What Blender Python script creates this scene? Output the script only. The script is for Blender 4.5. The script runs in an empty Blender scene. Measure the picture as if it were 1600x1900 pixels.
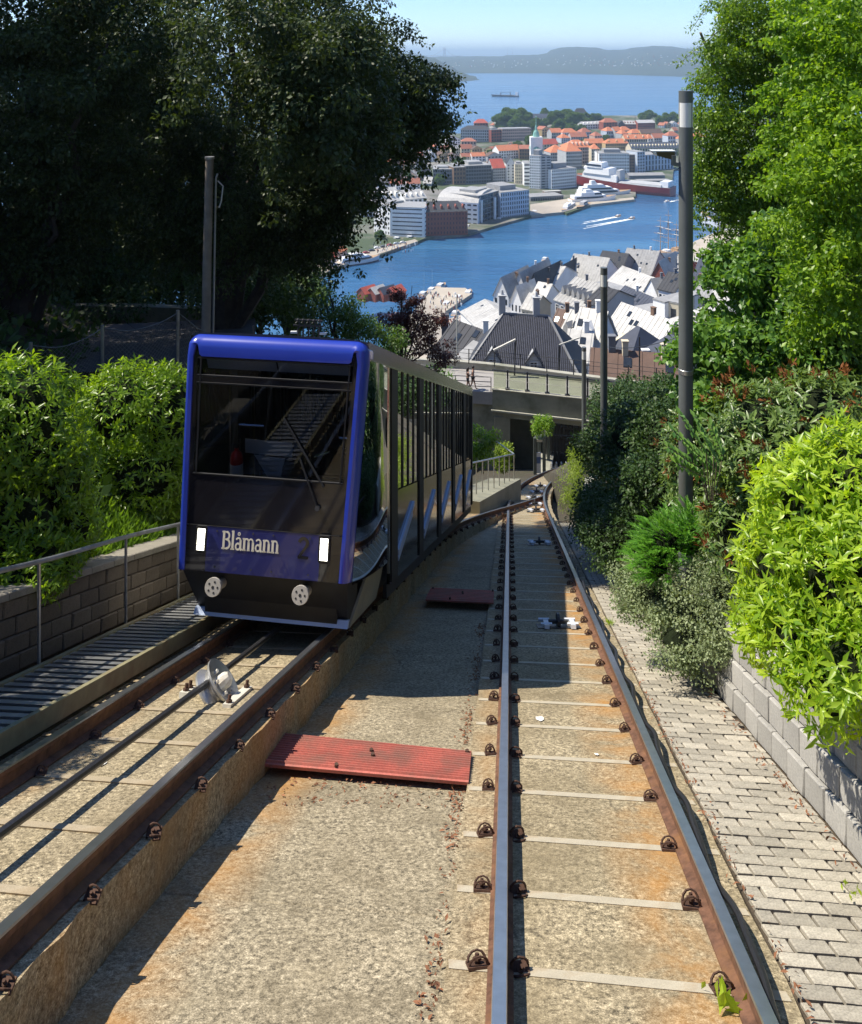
import bpy, math, random
import numpy as np
from mathutils import Vector as V, Matrix

random.seed(7)
RNG = np.random.default_rng(7)
SC = bpy.context.scene
COL = SC.collection

# ------------------------------------------------------------------ camera, sky, sun, exposure
cam_data = bpy.data.cameras.new("camera")
cam = bpy.data.objects.new("camera", cam_data)
COL.objects.link(cam)
cam.location = (0, 0, 0)
cam.rotation_euler = (math.radians(90), 0, 0)
cam_data.sensor_fit = 'HORIZONTAL'
cam_data.sensor_width = 36.0
cam_data.lens = 36.0
cam_data.shift_y = -850.0 / 1600.0
cam_data.clip_start = 0.1
cam_data.clip_end = 120000
SC.camera = cam

SUN_DIR = V((-2.33, 0.47, 3.73)).normalized()          # towards the sun
SUN_EL = math.asin(SUN_DIR.z)
world = bpy.data.worlds.new("World")
SC.world = world
world.use_nodes = True
wn = world.node_tree
sky = wn.nodes.new("ShaderNodeTexSky")
sky.sky_type = 'NISHITA'
sky.sun_disc = False
sky.sun_elevation = SUN_EL
sky.sun_rotation = math.atan2(SUN_DIR.x, SUN_DIR.y)
sky.altitude = 50
sky.air_density = 0.75
sky.dust_density = 0.0
sky.ozone_density = 5.5
tint = wn.nodes.new("ShaderNodeMix")
tint.data_type = 'RGBA'; tint.blend_type = 'MULTIPLY'
tint.inputs[0].default_value = 1.0
tint.inputs[7].default_value = (.95, .98, 1.07, 1)
wn.links.new(sky.outputs[0], tint.inputs[6])
wn.links.new(tint.outputs[2], wn.nodes["Background"].inputs[0])
wn.nodes["Background"].inputs[1].default_value = 0.125

sun_data = bpy.data.lights.new("sun", 'SUN')
sun_data.energy = 4.8
sun_data.angle = math.radians(0.53)
sun_data.color = (1.0, 0.92, 0.78)
sun = bpy.data.objects.new("sun", sun_data)
COL.objects.link(sun)
sun.rotation_euler = (-SUN_DIR).to_track_quat('-Z', 'Y').to_euler()

SC.view_settings.view_transform = 'Standard'
SC.view_settings.look = 'None'
SC.view_settings.exposure = 0.62
SC.view_settings.gamma = 1.0
SC.view_settings.use_curve_mapping = False
SC.render.engine = 'CYCLES'
SC.cycles.use_denoising = True
SC.cycles.max_bounces = 7
SC.cycles.diffuse_bounces = 3
SC.cycles.glossy_bounces = 4
SC.cycles.transmission_bounces = 4
SC.cycles.transparent_max_bounces = 12
SC.cycles.volume_bounces = 0
SC.cycles.sample_clamp_indirect = 6

# ------------------------------------------------------------------ helpers
F = 1600.0
SL = 0.4294                     # fall of the track per metre
SEA = -130.0


def P(px, py, d):
    return V(((px - 800) / F * d, d, (100 - py) / F * d))


def onplane(px, py, h):
    d = F * h / (py - 787.0)
    return P(px, py, d)


def at_z(px, py, z):
    return P(px, py, F * (-z) / (py - 100.0))


def tag(o, label=None, cat=None, group=None, kind=None):
    if label: o['label'] = label
    if cat: o['category'] = cat
    if group: o['group'] = group
    if kind: o['kind'] = kind
    return o


def empty(name, loc=(0, 0, 0), label=None, cat=None, group=None, kind=None):
    o = bpy.data.objects.new(name, None)
    COL.objects.link(o)
    o.location = loc
    return tag(o, label, cat, group, kind)


def set_parent(o, parent):
    if parent is not None:
        o.parent = parent
        o.matrix_parent_inverse = Matrix.Translation(-V(world_loc(parent)))


def world_loc(o):
    l = V(o.location)
    p = o.parent
    # parents in this script carry no rotation or scale
    while p is not None:
        l = l + V(p.location) + o.matrix_parent_inverse.translation
        o, p = p, p.parent
    return l


class MB:
    """collects faces and links them as one mesh object"""
    def __init__(self):
        self.v, self.f, self.m = [], [], []

    def poly(self, pts, m=0):
        n = len(self.v)
        self.v += [tuple(p) for p in pts]
        self.f.append(tuple(range(n, n + len(pts))))
        self.m.append(m)

    def hexa(self, p, m=0):
        """p: 4 bottom then 4 top corners, same winding"""
        n = len(self.v)
        self.v += [tuple(q) for q in p]
        for f in ((3, 2, 1, 0), (4, 5, 6, 7), (0, 1, 5, 4), (1, 2, 6, 5), (2, 3, 7, 6), (3, 0, 4, 7)):
            self.f.append(tuple(n + i for i in f))
            self.m.append(m)

    def box(self, c, s, m=0, rz=0.0, R=None):
        c = V(c)
        hx, hy, hz = s[0] / 2, s[1] / 2, s[2] / 2
        R = R or Matrix.Rotation(rz, 3, 'Z')
        pts = []
        for z in (-hz, hz):
            for x, y in ((-hx, -hy), (hx, -hy), (hx, hy), (-hx, hy)):
                pts.append(c + R @ V((x, y, z)))
        self.hexa(pts, m)

    def bar(self, a, b, w, h, m=0, up=(0, 0, 1)):
        """square bar from a to b"""
        a, b = V(a), V(b)
        d = (b - a).normalized()
        s = d.cross(V(up))
        if s.length < 1e-4: s = d.cross(V((1, 0, 0)))
        s.normalize()
        u = s.cross(d).normalized()
        s, u = s * w / 2, u * h / 2
        self.hexa([a - s - u, a + s - u, b + s - u, b - s - u, a - s + u, a + s + u, b + s + u, b - s + u], m)

    def prism(self, poly, vec, m=0, caps=True):
        vec = V(vec)
        n = len(self.v)
        k = len(poly)
        self.v += [tuple(p) for p in poly] + [tuple(V(p) + vec) for p in poly]
        for i in range(k):
            j = (i + 1) % k
            self.f.append((n + i, n + j, n + k + j, n + k + i)); self.m.append(m)
        if caps:
            self.f.append(tuple(range(n + k - 1, n - 1, -1))); self.m.append(m)
            self.f.append(tuple(range(n + k, n + 2 * k))); self.m.append(m)

    def tube(self, pts, r, n=8, m=0, cap=True):
        pts = [V(p) for p in pts]
        rs = r if isinstance(r, (list, tuple)) else [r] * len(pts)
        base = len(self.v)
        ref = None
        for i, p in enumerate(pts):
            d = (pts[min(i + 1, len(pts) - 1)] - pts[max(i - 1, 0)])
            d = d.normalized() if d.length > 1e-9 else V((0, 0, 1))
            if ref is None or abs(ref.dot(d)) > .95:
                ref = V((0, 0, 1)) if abs(d.z) < .9 else V((1, 0, 0))
            s = d.cross(ref).normalized()
            u = s.cross(d)
            for k in range(n):
                a = 2 * math.pi * k / n
                self.v.append(tuple(p + s * (math.cos(a) * rs[i]) + u * (math.sin(a) * rs[i])))
        for i in range(len(pts) - 1):
            for k in range(n):
                k2 = (k + 1) % n
                self.f.append((base + i * n + k, base + i * n + k2, base + (i + 1) * n + k2, base + (i + 1) * n + k))
                self.m.append(m)
        if cap:
            self.f.append(tuple(base + k for k in range(n - 1, -1, -1))); self.m.append(m)
            e = base + (len(pts) - 1) * n
            self.f.append(tuple(e + k for k in range(n))); self.m.append(m)

    def sweep(self, sections, m=0, closed=True, caps=True, mats=None):
        """sections: list of equal-length point lists"""
        base = len(self.v)
        k = len(sections[0])
        for s in sections:
            self.v += [tuple(p) for p in s]
        rng = k if closed else k - 1
        for i in range(len(sections) - 1):
            for j in range(rng):
                j2 = (j + 1) % k
                self.f.append((base + i * k + j, base + i * k + j2, base + (i + 1) * k + j2, base + (i + 1) * k + j))
                self.m.append(mats[j] if mats else m)
        if caps and closed:
            self.f.append(tuple(base + j for j in range(k - 1, -1, -1))); self.m.append(m)
            e = base + (len(sections) - 1) * k
            self.f.append(tuple(e + j for j in range(k))); self.m.append(m)

    def grid(self, rows, m=0):
        self.sweep(rows, m, closed=False, caps=False)

    def sphere(self, c, r, seg=10, rings=6, m=0, scale=(1, 1, 1)):
        c = V(c)
        rows = []
        for i in range(rings + 1):
            t = math.pi * i / rings
            rr = max(math.sin(t), 1e-3) * r
            rows.append([c + V((rr * math.cos(2 * math.pi * k / seg) * scale[0], rr * math.sin(2 * math.pi * k / seg) * scale[1], -r * math.cos(t) * scale[2])) for k in range(seg)])
        self.sweep(rows, m)

    def lathe(self, prof, c, axis=(0, 0, 1), n=16, m=0):
        """prof: (radius, height along axis)"""
        c, ax = V(c), V(axis).normalized()
        ref = V((0, 0, 1)) if abs(ax.z) < .9 else V((1, 0, 0))
        s = ax.cross(ref).normalized(); u = ax.cross(s)
        rows = [[c + ax * h + s * (math.cos(2 * math.pi * k / n) * max(r, 1e-4)) + u * (math.sin(2 * math.pi * k / n) * max(r, 1e-4)) for k in range(n)] for r, h in prof]
        self.sweep(rows, m)

    def mesh(self, name, mats):
        me = bpy.data.meshes.new(name)
        me.from_pydata(self.v, [], self.f)
        for mt in mats:
            me.materials.append(mt)
        if len(mats) > 1:
            me.polygons.foreach_set("material_index", self.m)
        return me

    def build(self, name, mats, parent=None, smooth=False, loc=None, **tags):
        if not isinstance(mats, (list, tuple)): mats = [mats]
        loc = V(loc) if loc is not None else V((0, 0, 0))
        if loc.length > 0:
            self.v = [(p[0] - loc.x, p[1] - loc.y, p[2] - loc.z) for p in self.v]
        me = self.mesh(name, mats)
        o = bpy.data.objects.new(name, me)
        COL.objects.link(o)
        o.location = loc
        set_parent(o, parent)
        if smooth:
            me.polygons.foreach_set("use_smooth", [True] * len(me.polygons))
            try: me.set_sharp_from_angle(angle=math.radians(38))
            except Exception: pass
        me.update()
        return tag(o, **tags)


def put(name, mesh, loc, rot=None, scale=None, parent=None, **tags):
    o = bpy.data.objects.new(name, mesh)
    COL.objects.link(o)
    o.location = loc
    if rot is not None: o.rotation_euler = rot
    if scale is not None: o.scale = scale
    set_parent(o, parent)
    return tag(o, **tags)


# ------------------------------------------------------------------ materials
def lin(c):
    return (c[0], c[1], c[2], 1.0)


def node_mat(name):
    m = bpy.data.materials.new(name)
    m.use_nodes = True
    nt = m.node_tree
    bs = nt.nodes["Principled BSDF"]
    return m, nt, bs


def add(nt, kind, **kw):
    n = nt.nodes.new(kind)
    for k, v in kw.items():
        setattr(n, k, v)
    return n


def noise(nt, scale, detail=5, rough=.6, src=None, dist=0.0):
    n = add(nt, "ShaderNodeTexNoise")
    n.inputs["Scale"].default_value = scale
    n.inputs["Detail"].default_value = detail
    n.inputs["Roughness"].default_value = rough
    n.inputs["Distortion"].default_value = dist
    if src is None:
        tc = add(nt, "ShaderNodeTexCoord")
        src = tc.outputs["Object"]
    nt.links.new(src, n.inputs["Vector"])
    return n.outputs["Fac"]


def ramp(nt, src, stops):
    r = add(nt, "ShaderNodeValToRGB")
    e = r.color_ramp.elements
    while len(e) < len(stops): e.new(0.5)
    for i, (p, c) in enumerate(stops):
        e[i].position = p
        e[i].color = lin(c) if not isinstance(c, (int, float)) else (c, c, c, 1)
    nt.links.new(src, r.inputs["Fac"])
    return r.outputs["Color"]


def mixc(nt, fac, a, b, mode='MIX'):
    n = add(nt, "ShaderNodeMix", data_type='RGBA', blend_type=mode)
    for inp, val in ((n.inputs[0], fac), (n.inputs[6], a), (n.inputs[7], b)):
        if isinstance(val, (int, float)): inp.default_value = val
        elif isinstance(val, tuple): inp.default_value = lin(val)
        else: nt.links.new(val, inp)
    return n.outputs[2]


def mathn(nt, op, a, b=0.0, c=None):
    n = add(nt, "ShaderNodeMath", operation=op)
    for i, val in enumerate((a, b) if c is None else (a, b, c)):
        if isinstance(val, (int, float)): n.inputs[i].default_value = val
        else: nt.links.new(val, n.inputs[i])
    return n.outputs[0]


def bumpn(nt, bs, h, strength=.3, dist=.02):
    b = add(nt, "ShaderNodeBump")
    b.inputs["Strength"].default_value = strength
    b.inputs["Distance"].default_value = dist
    nt.links.new(h, b.inputs["Height"])
    nt.links.new(b.outputs[0], bs.inputs["Normal"])


def M(name, col, rough=.6, metal=0.0, var=.15, scale=6.0, bump=0.0, bscale=40.0, bdist=.01, rand=0.0, spec=.5, speck=0.0, spscale=120.0, coat=0.0, dirt=None, dscale=1.2, dlo=.5, dhi=.75):
    m, nt, bs = node_mat(name)
    bs.inputs["Roughness"].default_value = rough
    bs.inputs["Metallic"].default_value = metal
    bs.inputs["Specular IOR Level"].default_value = spec
    bs.inputs["Coat Weight"].default_value = coat
    lo = tuple(max(0, c * (1 - var)) for c in col); hi = tuple(min(1, c * (1 + var)) for c in col)
    n1 = noise(nt, scale)
    c = ramp(nt, n1, [(.3, lo), (.7, hi)])
    if speck:
        n2 = noise(nt, spscale, 2, .5)
        s = ramp(nt, n2, [(.38, 1 - speck), (.62, 1 + speck)])
        c = mixc(nt, 1.0, c, s, 'MULTIPLY')
    if dirt:
        n3 = noise(nt, dscale, 6, .65)
        c = mixc(nt, ramp(nt, n3, [(dlo, 0.0), (dhi, 1.0)]), c, dirt)
    if rand:
        oi = add(nt, "ShaderNodeObjectInfo")
        r = ramp(nt, oi.outputs["Random"], [(0, 1 - rand), (1, 1 + rand)])
        c = mixc(nt, 1.0, c, r, 'MULTIPLY')
    nt.links.new(c, bs.inputs["Base Color"])
    if bump:
        bumpn(nt, bs, noise(nt, bscale, 4), bump, bdist)
    return m


def leafmat(name, dark, light, trans=.35, rough=.38, spec=.5, nscale=.7):
    m, nt, bs = node_mat(name)
    g = add(nt, "ShaderNodeNewGeometry")
    n = noise(nt, nscale, 3)
    f = mathn(nt, 'MULTIPLY_ADD', g.outputs["Random Per Island"], .65, mathn(nt, 'MULTIPLY_ADD', n, .9, -.25))
    c = ramp(nt, f, [(.12, dark), (.9, light)])
    nt.links.new(c, bs.inputs["Base Color"])
    bs.inputs["Roughness"].default_value = rough
    bs.inputs["Specular IOR Level"].default_value = spec
    tr = add(nt, "ShaderNodeBsdfTranslucent")
    c2 = mixc(nt, 1.0, c, (1.5, 1.45, .45), 'MULTIPLY')
    nt.links.new(c2, tr.inputs["Color"])
    mx = add(nt, "ShaderNodeMixShader")
    mx.inputs[0].default_value = trans
    nt.links.new(bs.outputs[0], mx.inputs[1])
    nt.links.new(tr.outputs[0], mx.inputs[2])
    nt.links.new(mx.outputs[0], nt.nodes["Material Output"].inputs["Surface"])
    return m


def glassmat(name, tint=(.3, .33, .34), rough=.02, ior=1.5, boost=0.0):
    m, nt, bs = node_mat(name)
    nt.nodes.remove(bs)
    tr = add(nt, "ShaderNodeBsdfTransparent"); tr.inputs[0].default_value = lin(tint)
    gl = add(nt, "ShaderNodeBsdfGlossy"); gl.inputs["Roughness"].default_value = rough
    gl.inputs["Color"].default_value = (.9, .92, .95, 1)
    fr = add(nt, "ShaderNodeFresnel"); fr.inputs["IOR"].default_value = ior
    f = mathn(nt, 'MINIMUM', mathn(nt, 'MULTIPLY_ADD', fr.outputs[0], 1.35, boost), .95)
    mx = add(nt, "ShaderNodeMixShader")
    nt.links.new(f, mx.inputs[0]); nt.links.new(tr.outputs[0], mx.inputs[1]); nt.links.new(gl.outputs[0], mx.inputs[2])
    nt.links.new(mx.outputs[0], nt.nodes["Material Output"].inputs["Surface"])
    return m


def emitmat(name, col, strength):
    m, nt, bs = node_mat(name)
    bs.inputs["Base Color"].default_value = lin(col)
    bs.inputs["Emission Color"].default_value = lin(col)
    bs.inputs["Emission Strength"].default_value = strength
    return m


# ------------------------------------------------------------------ leaves
def leaf_object(name, pos, axis, up, length, width, mat, parent=None, folded=True, bend=0.0, loc=None, **tags):
    """one mesh of many separate leaf blades"""
    n = len(pos)
    axis = axis / (np.linalg.norm(axis, axis=1, keepdims=True) + 1e-9)
    side = np.cross(axis, up)
    side /= (np.linalg.norm(side, axis=1, keepdims=True) + 1e-9)
    nrm = np.cross(side, axis)
    L = np.asarray(length).reshape(-1, 1) * np.ones((n, 1))
    W = L * width
    if folded:
        v = np.empty((n, 5, 3), np.float32)
        v[:, 0] = pos
        mid = pos + axis * L * .5 - nrm * L * bend * .3
        v[:, 1] = mid - side * W * .5 + nrm * W * .18
        v[:, 2] = mid
        v[:, 3] = mid + side * W * .5 + nrm * W * .18
        v[:, 4] = pos + axis * L - nrm * L * bend
        tri = np.array([[0, 2, 1], [0, 3, 2], [1, 2, 4], [2, 3, 4]])
    else:
        v = np.empty((n, 4, 3), np.float32)
        v[:, 0] = pos
        v[:, 1] = pos + axis * L * .55 - side * W * .5
        v[:, 2] = pos + axis * L - nrm * L * bend
        v[:, 3] = pos + axis * L * .55 + side * W * .5
        tri = np.array([[0, 3, 2], [0, 2, 1]])
    k = v.shape[1]
    faces = (np.arange(n)[:, None, None] * k + tri[None]).reshape(-1, 3)
    loc = np.array(loc if loc is not None else (0, 0, 0), np.float32)
    me = bpy.data.meshes.new(name)
    me.vertices.add(n * k)
    me.vertices.foreach_set("co", (v.reshape(-1, 3) - loc).ravel())
    nf = len(faces)
    me.loops.add(nf * 3)
    me.loops.foreach_set("vertex_index", faces.astype(np.int32).ravel())
    me.polygons.add(nf)
    me.polygons.foreach_set("loop_start", np.arange(0, nf * 3, 3, dtype=np.int32))
    me.materials.append(mat)
    me.update(calc_edges=True)
    o = bpy.data.objects.new(name, me)
    COL.objects.link(o)
    o.location = tuple(float(x) for x in loc)
    set_parent(o, parent)
    return tag(o, **tags)


def unit(n):
    d = RNG.normal(size=(n, 3))
    return d / np.linalg.norm(d, axis=1, keepdims=True)


def shell(c, r, n, rmin=.75, zmin=-1.0):
    """points through the outer layer of an ellipsoid and their outward directions"""
    d = unit(int(n * 1.0))
    d = d[d[:, 2] > zmin]
    rad = rmin + (1.02 - rmin) * RNG.random((len(d), 1)) ** .7
    r = np.array(r)
    return np.array(c) + d * r * rad, (d / r) / np.linalg.norm(d / r, axis=1, keepdims=True)


def rosettes(name, ells, per, leaf, width, mat, parent=None, k=8, droop=.25, keep=None, zmin=-.75, rmin=.8, **tags):
    """whorls of long leaves over a list of ellipsoids (centre, radii)"""
    ps, ax, up, ln = [], [], [], []
    for c, r in ells:
        area = (r[0] * r[1] + r[0] * r[2] + r[1] * r[2]) / 3 * 12.6
        n = int(per * area)
        p, d = shell(c, r, n, rmin, zmin)
        for i in range(len(p)):
            o = d[i] + np.array([0, 0, .55]) + RNG.normal(size=3) * .25
            o /= np.linalg.norm(o)
            a = np.cross(o, [.3, .8, .1]); a /= np.linalg.norm(a)
            b = np.cross(o, a)
            kk = k + RNG.integers(-2, 3)
            ph = RNG.random() * 6.28
            s = leaf * (.7 + .6 * RNG.random())
            for j in range(kk):
                t = ph + 6.283 * j / kk + RNG.normal() * .45
                lift = .62 - droop + RNG.normal() * .45
                if j % 3 == 0: lift += .5
                ps.append(p[i] + o * RNG.normal() * leaf * .3 + RNG.normal(size=3) * leaf * .12); ax.append(a * math.cos(t) + b * math.sin(t) + o * lift)
                up.append(o); ln.append(s * (.75 + .5 * RNG.random()))
    ps = np.array(ps)
    return leaf_object(name, ps, np.array(ax), np.array(up), np.array(ln), width, mat, parent, True, .18, **tags)


def foliage(name, ells, per, leaf, width, mat, parent=None, folded=False, rmin=.55, droop=.5, zmin=-.95, spread=1.0, **tags):
    """loose leaves through the shells of many ellipsoids"""
    P_, A_, U_, L_ = [], [], [], []
    for c, r in ells:
        area = (r[0] * r[1] + r[0] * r[2] + r[1] * r[2]) / 3 * 12.6
        n = max(6, int(per * area))
        p, d = shell(c, r, n, rmin, zmin)
        m = len(p)
        a = d * .8 + RNG.normal(size=(m, 3)) * spread * .7 + np.array([0, 0, -droop])
        u = d * .4 + RNG.normal(size=(m, 3)) * .55 + np.array([0, 0, .9])
        P_.append(p); A_.append(a); U_.append(u); L_.append(leaf * (.6 + .8 * RNG.random(m)))
    return leaf_object(name, np.concatenate(P_), np.concatenate(A_), np.concatenate(U_), np.concatenate(L_), width, mat, parent, folded, .1, **tags)


def ell(px, py, d, rx, ry, rz=None):
    """ellipsoid seen at a pixel with pixel radii at a distance"""
    s = d / F
    c = P(px, py, d)
    return (c.x, c.y, c.z), (rx * s, (rz if rz is not None else rx * s), ry * s)


def clumps(e, n, size, flat=.7, rmin=.3):
    """small ellipsoids spread through a big one"""
    p, d = shell(e[0], e[1], n, rmin)
    out = []
    for q in p:
        s = size * (.6 + .8 * random.random())
        out.append((tuple(q), (s, s, s * flat)))
    return out

# ------------------------------------------------------------------ terrain, water, sky-high haze
def smooth(t):
    t = min(1, max(0, t)); return t * t * (3 - 2 * t)


PROFILE = [(-40, 14), (-8, .2), (0, -3.3), (50, -24.9), (62, -30), (80, -38), (110, -50), (160, -72), (220, -98), (300, -124), (345, -128.4), (2500, -128.4)]


def prof(y):
    for (a, za), (b, zb) in zip(PROFILE, PROFILE[1:]):
        if y <= b:
            return za + (zb - za) * (y - a) / (b - a)
    return PROFILE[-1][1]


def left_edge(y): return -5.55 + .1441 * y
def right_edge(y): return 2.72 + .072 * y


def ground(x, y):
    z = prof(y)
    fade = 1 - smooth((y - 40) / 18)
    far = 1 - smooth((y - 60) / 50)
    dl = left_edge(y) - x
    if dl > 0:
        z += (1.55 * smooth(dl / .12) + min(9, .55 * dl)) * max(fade, .25 * far if dl < 30 else .5 * far)
    dr = x - right_edge(y)
    if dr > 0:
        z += (1.0 * smooth(dr / .15) + min(16, .62 * dr)) * fade
    return z


M_SOIL = M("soil", (.06, .05, .032), .95, var=.4, scale=2.5, bump=.6, bscale=14, bdist=.05, dirt=(.035, .05, .016), dscale=.9)
M_QUAY = M("quay_paving", (.42, .37, .30), .85, var=.12, scale=.08, dirt=(.22, .2, .18), dscale=.02)

xs = sorted(set([round(v, 3) for v in list(np.linspace(-60, 60, 61)) + list(np.linspace(-260, 330, 40))]))
ys = list(np.arange(-6, 62, 1.0)) + list(np.arange(62, 130, 4.0)) + list(np.arange(130, 352, 12.0))
mb = MB()
rows = []
for y in ys:
    le, re = left_edge(y), right_edge(y)
    line = sorted([x for x in xs if not (le - .3 < x < le + .1) and not (re - .1 < x < re + .3)] + [le - .14, le + .02, re - .02, re + .16] )
    rows.append((y, line))
n = min(len(l) for _, l in rows)
allrows = []
for y, line in rows:
    le, re = left_edge(y), right_edge(y)
    L = list(np.linspace(-220 - y * .3, le - .3, 46) ** 1) + [le - .14, le + .02] + list(np.linspace(le + .3, re - .3, 8)) + [re - .02, re + .16] + list(np.linspace(re + .4, 180 + y * .5, 46))
    allrows.append([(x, y, ground(x, y)) for x in L])
mb.grid(allrows)
hill_o = mb.build("hillside_ground", M_SOIL, smooth=True, kind="structure")

# water
wm, nt, bs = node_mat("sea_water")
bs.inputs["Base Color"].default_value = (.012, .05, .12, 1)
bs.inputs["Roughness"].default_value = .12
bs.inputs["IOR"].default_value = 1.33
tc = add(nt, "ShaderNodeTexCoord")
mp = add(nt, "ShaderNodeMapping"); mp.inputs["Scale"].default_value = (1.0, 1.6, 1.0)
nt.links.new(tc.outputs["Object"], mp.inputs[0])
n1 = noise(nt, .11, 6, .62, mp.outputs[0], .6)
n2 = noise(nt, .012, 3, .5, mp.outputs[0], 1.0)
mp2 = add(nt, "ShaderNodeMapping"); mp2.inputs["Scale"].default_value = (.0006, .006, 1)
nt.links.new(tc.outputs["Object"], mp2.inputs[0])
n3 = noise(nt, 3.0, 5, .55, mp2.outputs[0], .4)
bumpn(nt, bs, mathn(nt, 'ADD', n1, mathn(nt, 'MULTIPLY', n2, 1.2)), .9, .9)
nt.links.new(ramp(nt, n3, [(.3, (.018, .075, .18)), (.58, (.03, .12, .25)), (.75, (.06, .17, .30))]), bs.inputs["Base Color"])
nt.links.new(mathn(nt, 'MULTIPLY_ADD', n3, .34, .02), bs.inputs["Roughness"])
mb = MB()
mb.poly([(-30000, 330, SEA), (30000, 330, SEA), (30000, 42000, SEA), (-30000, 42000, SEA)])
mb.build("sea_water", wm, kind="structure")

# air
hz = bpy.data.materials.new("air")
hz.use_nodes = True
hz.node_tree.nodes.clear()
ho = hz.node_tree.nodes.new("ShaderNodeOutputMaterial")
hv = hz.node_tree.nodes.new("ShaderNodeVolumePrincipled")
hv.inputs["Color"].default_value = (.60, .81, 1.0, 1)
hv.inputs["Density"].default_value = 1.15e-4
hv.inputs["Anisotropy"].default_value = .1
hz.node_tree.links.new(hv.outputs[0], ho.inputs["Volume"])
mb = MB()
mb.box((0, 20000, 7.5), (64000, 46000, 285))
mb.build("haze", hz, kind="stuff")

# ------------------------------------------------------------------ funicular track
def cxr(u): return .58 + .0913 * u + (.0042 * (u - 28) ** 2 if u > 28 else 0)
def cxl(u):
    if u < 18: return -3.28 + .1441 * u
    x = -3.28 + .1441 * u + .011 * (min(u, 28) - 18) ** 2 + max(0, u - 28) * .2
    return min(x, cxr(u))
def hl(u): return 2.42 + .35 * smooth((u - 15) / 20)
def hr(u): return 2.77


def tz(u, h, v=0): return -h - SL * u + v


def concrete(name, base, rust_dir):
    """exposed aggregate with weather stains and rust that washed off the rails"""
    m, nt, bs = node_mat(name)
    tc = add(nt, "ShaderNodeTexCoord")
    ob = tc.outputs["Object"]
    agg = noise(nt, 30, 4, .8, ob)
    fine = noise(nt, 110, 2, .6, ob)
    big = noise(nt, .9, 6, .7, ob, .4)
    c = ramp(nt, agg, [(.36, tuple(x * .25 for x in base)), (.46, tuple(x * .75 for x in base)), (.56, tuple(x * 1.15 for x in base)), (.66, (min(1, base[0] * 1.8), min(1, base[1] * 1.83), min(1, base[2] * 1.9)))])
    c = mixc(nt, 1.0, c, ramp(nt, fine, [(.36, .62), (.64, 1.32)]), 'MULTIPLY')
    c = mixc(nt, ramp(nt, big, [(.42, 0.0), (.72, .75)]), c, (base[0] * .52, base[1] * .5, base[2] * .45))
    c = mixc(nt, ramp(nt, noise(nt, 2.6, 5, .7, ob), [(.55, 0.0), (.78, .5)]), c, (base[0] * 1.25, base[1] * 1.22, base[2] * 1.15))
    sp = add(nt, "ShaderNodeSeparateXYZ"); nt.links.new(ob, sp.inputs[0])
    w = mathn(nt, 'SUBTRACT', sp.outputs[0], mathn(nt, 'MULTIPLY', sp.outputs[1], rust_dir[0]))
    tot = None
    for w0, wid, amt in rust_dir[1]:
        d = mathn(nt, 'DIVIDE', mathn(nt, 'ABSOLUTE', mathn(nt, 'SUBTRACT', w, w0)), wid)
        k = mathn(nt, 'MULTIPLY', mathn(nt, 'MAXIMUM', mathn(nt, 'SUBTRACT', 1.0, d), 0.0), amt)
        tot = k if tot is None else mathn(nt, 'MAXIMUM', tot, k)
    rn = noise(nt, 1.3, 5, .65, ob, .5)
    # hairline cracks and dark drip marks
    wob = add(nt, "ShaderNodeVectorMath", operation='MULTIPLY_ADD')
    nz = add(nt, "ShaderNodeTexNoise"); nz.inputs["Scale"].default_value = 3.0; nt.links.new(ob, nz.inputs["Vector"])
    nt.links.new(nz.outputs["Color"], wob.inputs[0]); wob.inputs[1].default_value = (.35, .35, .35); nt.links.new(ob, wob.inputs[2])
    vo = add(nt, "ShaderNodeTexVoronoi", feature='DISTANCE_TO_EDGE'); vo.inputs["Scale"].default_value = .55
    nt.links.new(wob.outputs[0], vo.inputs["Vector"])
    ck = mathn(nt, 'MULTIPLY', ramp(nt, vo.outputs["Distance"], [(.0015, 1.0), (.006, 0.0)]), ramp(nt, noise(nt, .8, 2, .5, ob), [(.56, 0.0), (.63, .7)]))
    c = mixc(nt, ck, c, (.045, .038, .028))
    c = mixc(nt, ramp(nt, noise(nt, 2.1, 7, .72, ob), [(.5, 0.0), (.8, .8)]), c, (base[0] * .42, base[1] * .40, base[2] * .36))
    rf = mathn(nt, 'MULTIPLY', tot, ramp(nt, rn, [(.36, 0.0), (.62, 1.0)]))
    c = mixc(nt, rf, c, (.42, .20, .045))
    nt.links.new(c, bs.inputs["Base Color"])
    bs.inputs["Roughness"].default_value = .9
    bs.inputs["Specular IOR Level"].default_value = .25
    bumpn(nt, bs, mathn(nt, 'ADD', agg, fine), .55, .006)
    return m


CB = (.36, .30, .195)
M_CON_R = concrete("aggregate_concrete", CB, (.0913, [(1.0, .40, .85), (-.2, .22, .3)]))
M_CON_T = concrete("trough_concrete", (.335, .285, .195), (.1441, [(-2.28, .38, .7)]))
M_CON_L = concrete("side_slab_concrete", CB, (.1441, [(-3.9, .3, .5), (-2.5, .2, .4)]))
M_SLEEPER_L = M("worn_sleeper_concrete", (.36, .30, .205), .85, var=.12, scale=5, speck=.12, dirt=(.27, .18, .08), dscale=2.2, dlo=.5, dhi=.8)
M_SLEEPER = M("sleeper_concrete", (.41, .365, .275), .8, var=.1, scale=5, speck=.08, dirt=(.33, .2, .08), dscale=2.2, dlo=.55, dhi=.8)


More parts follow.
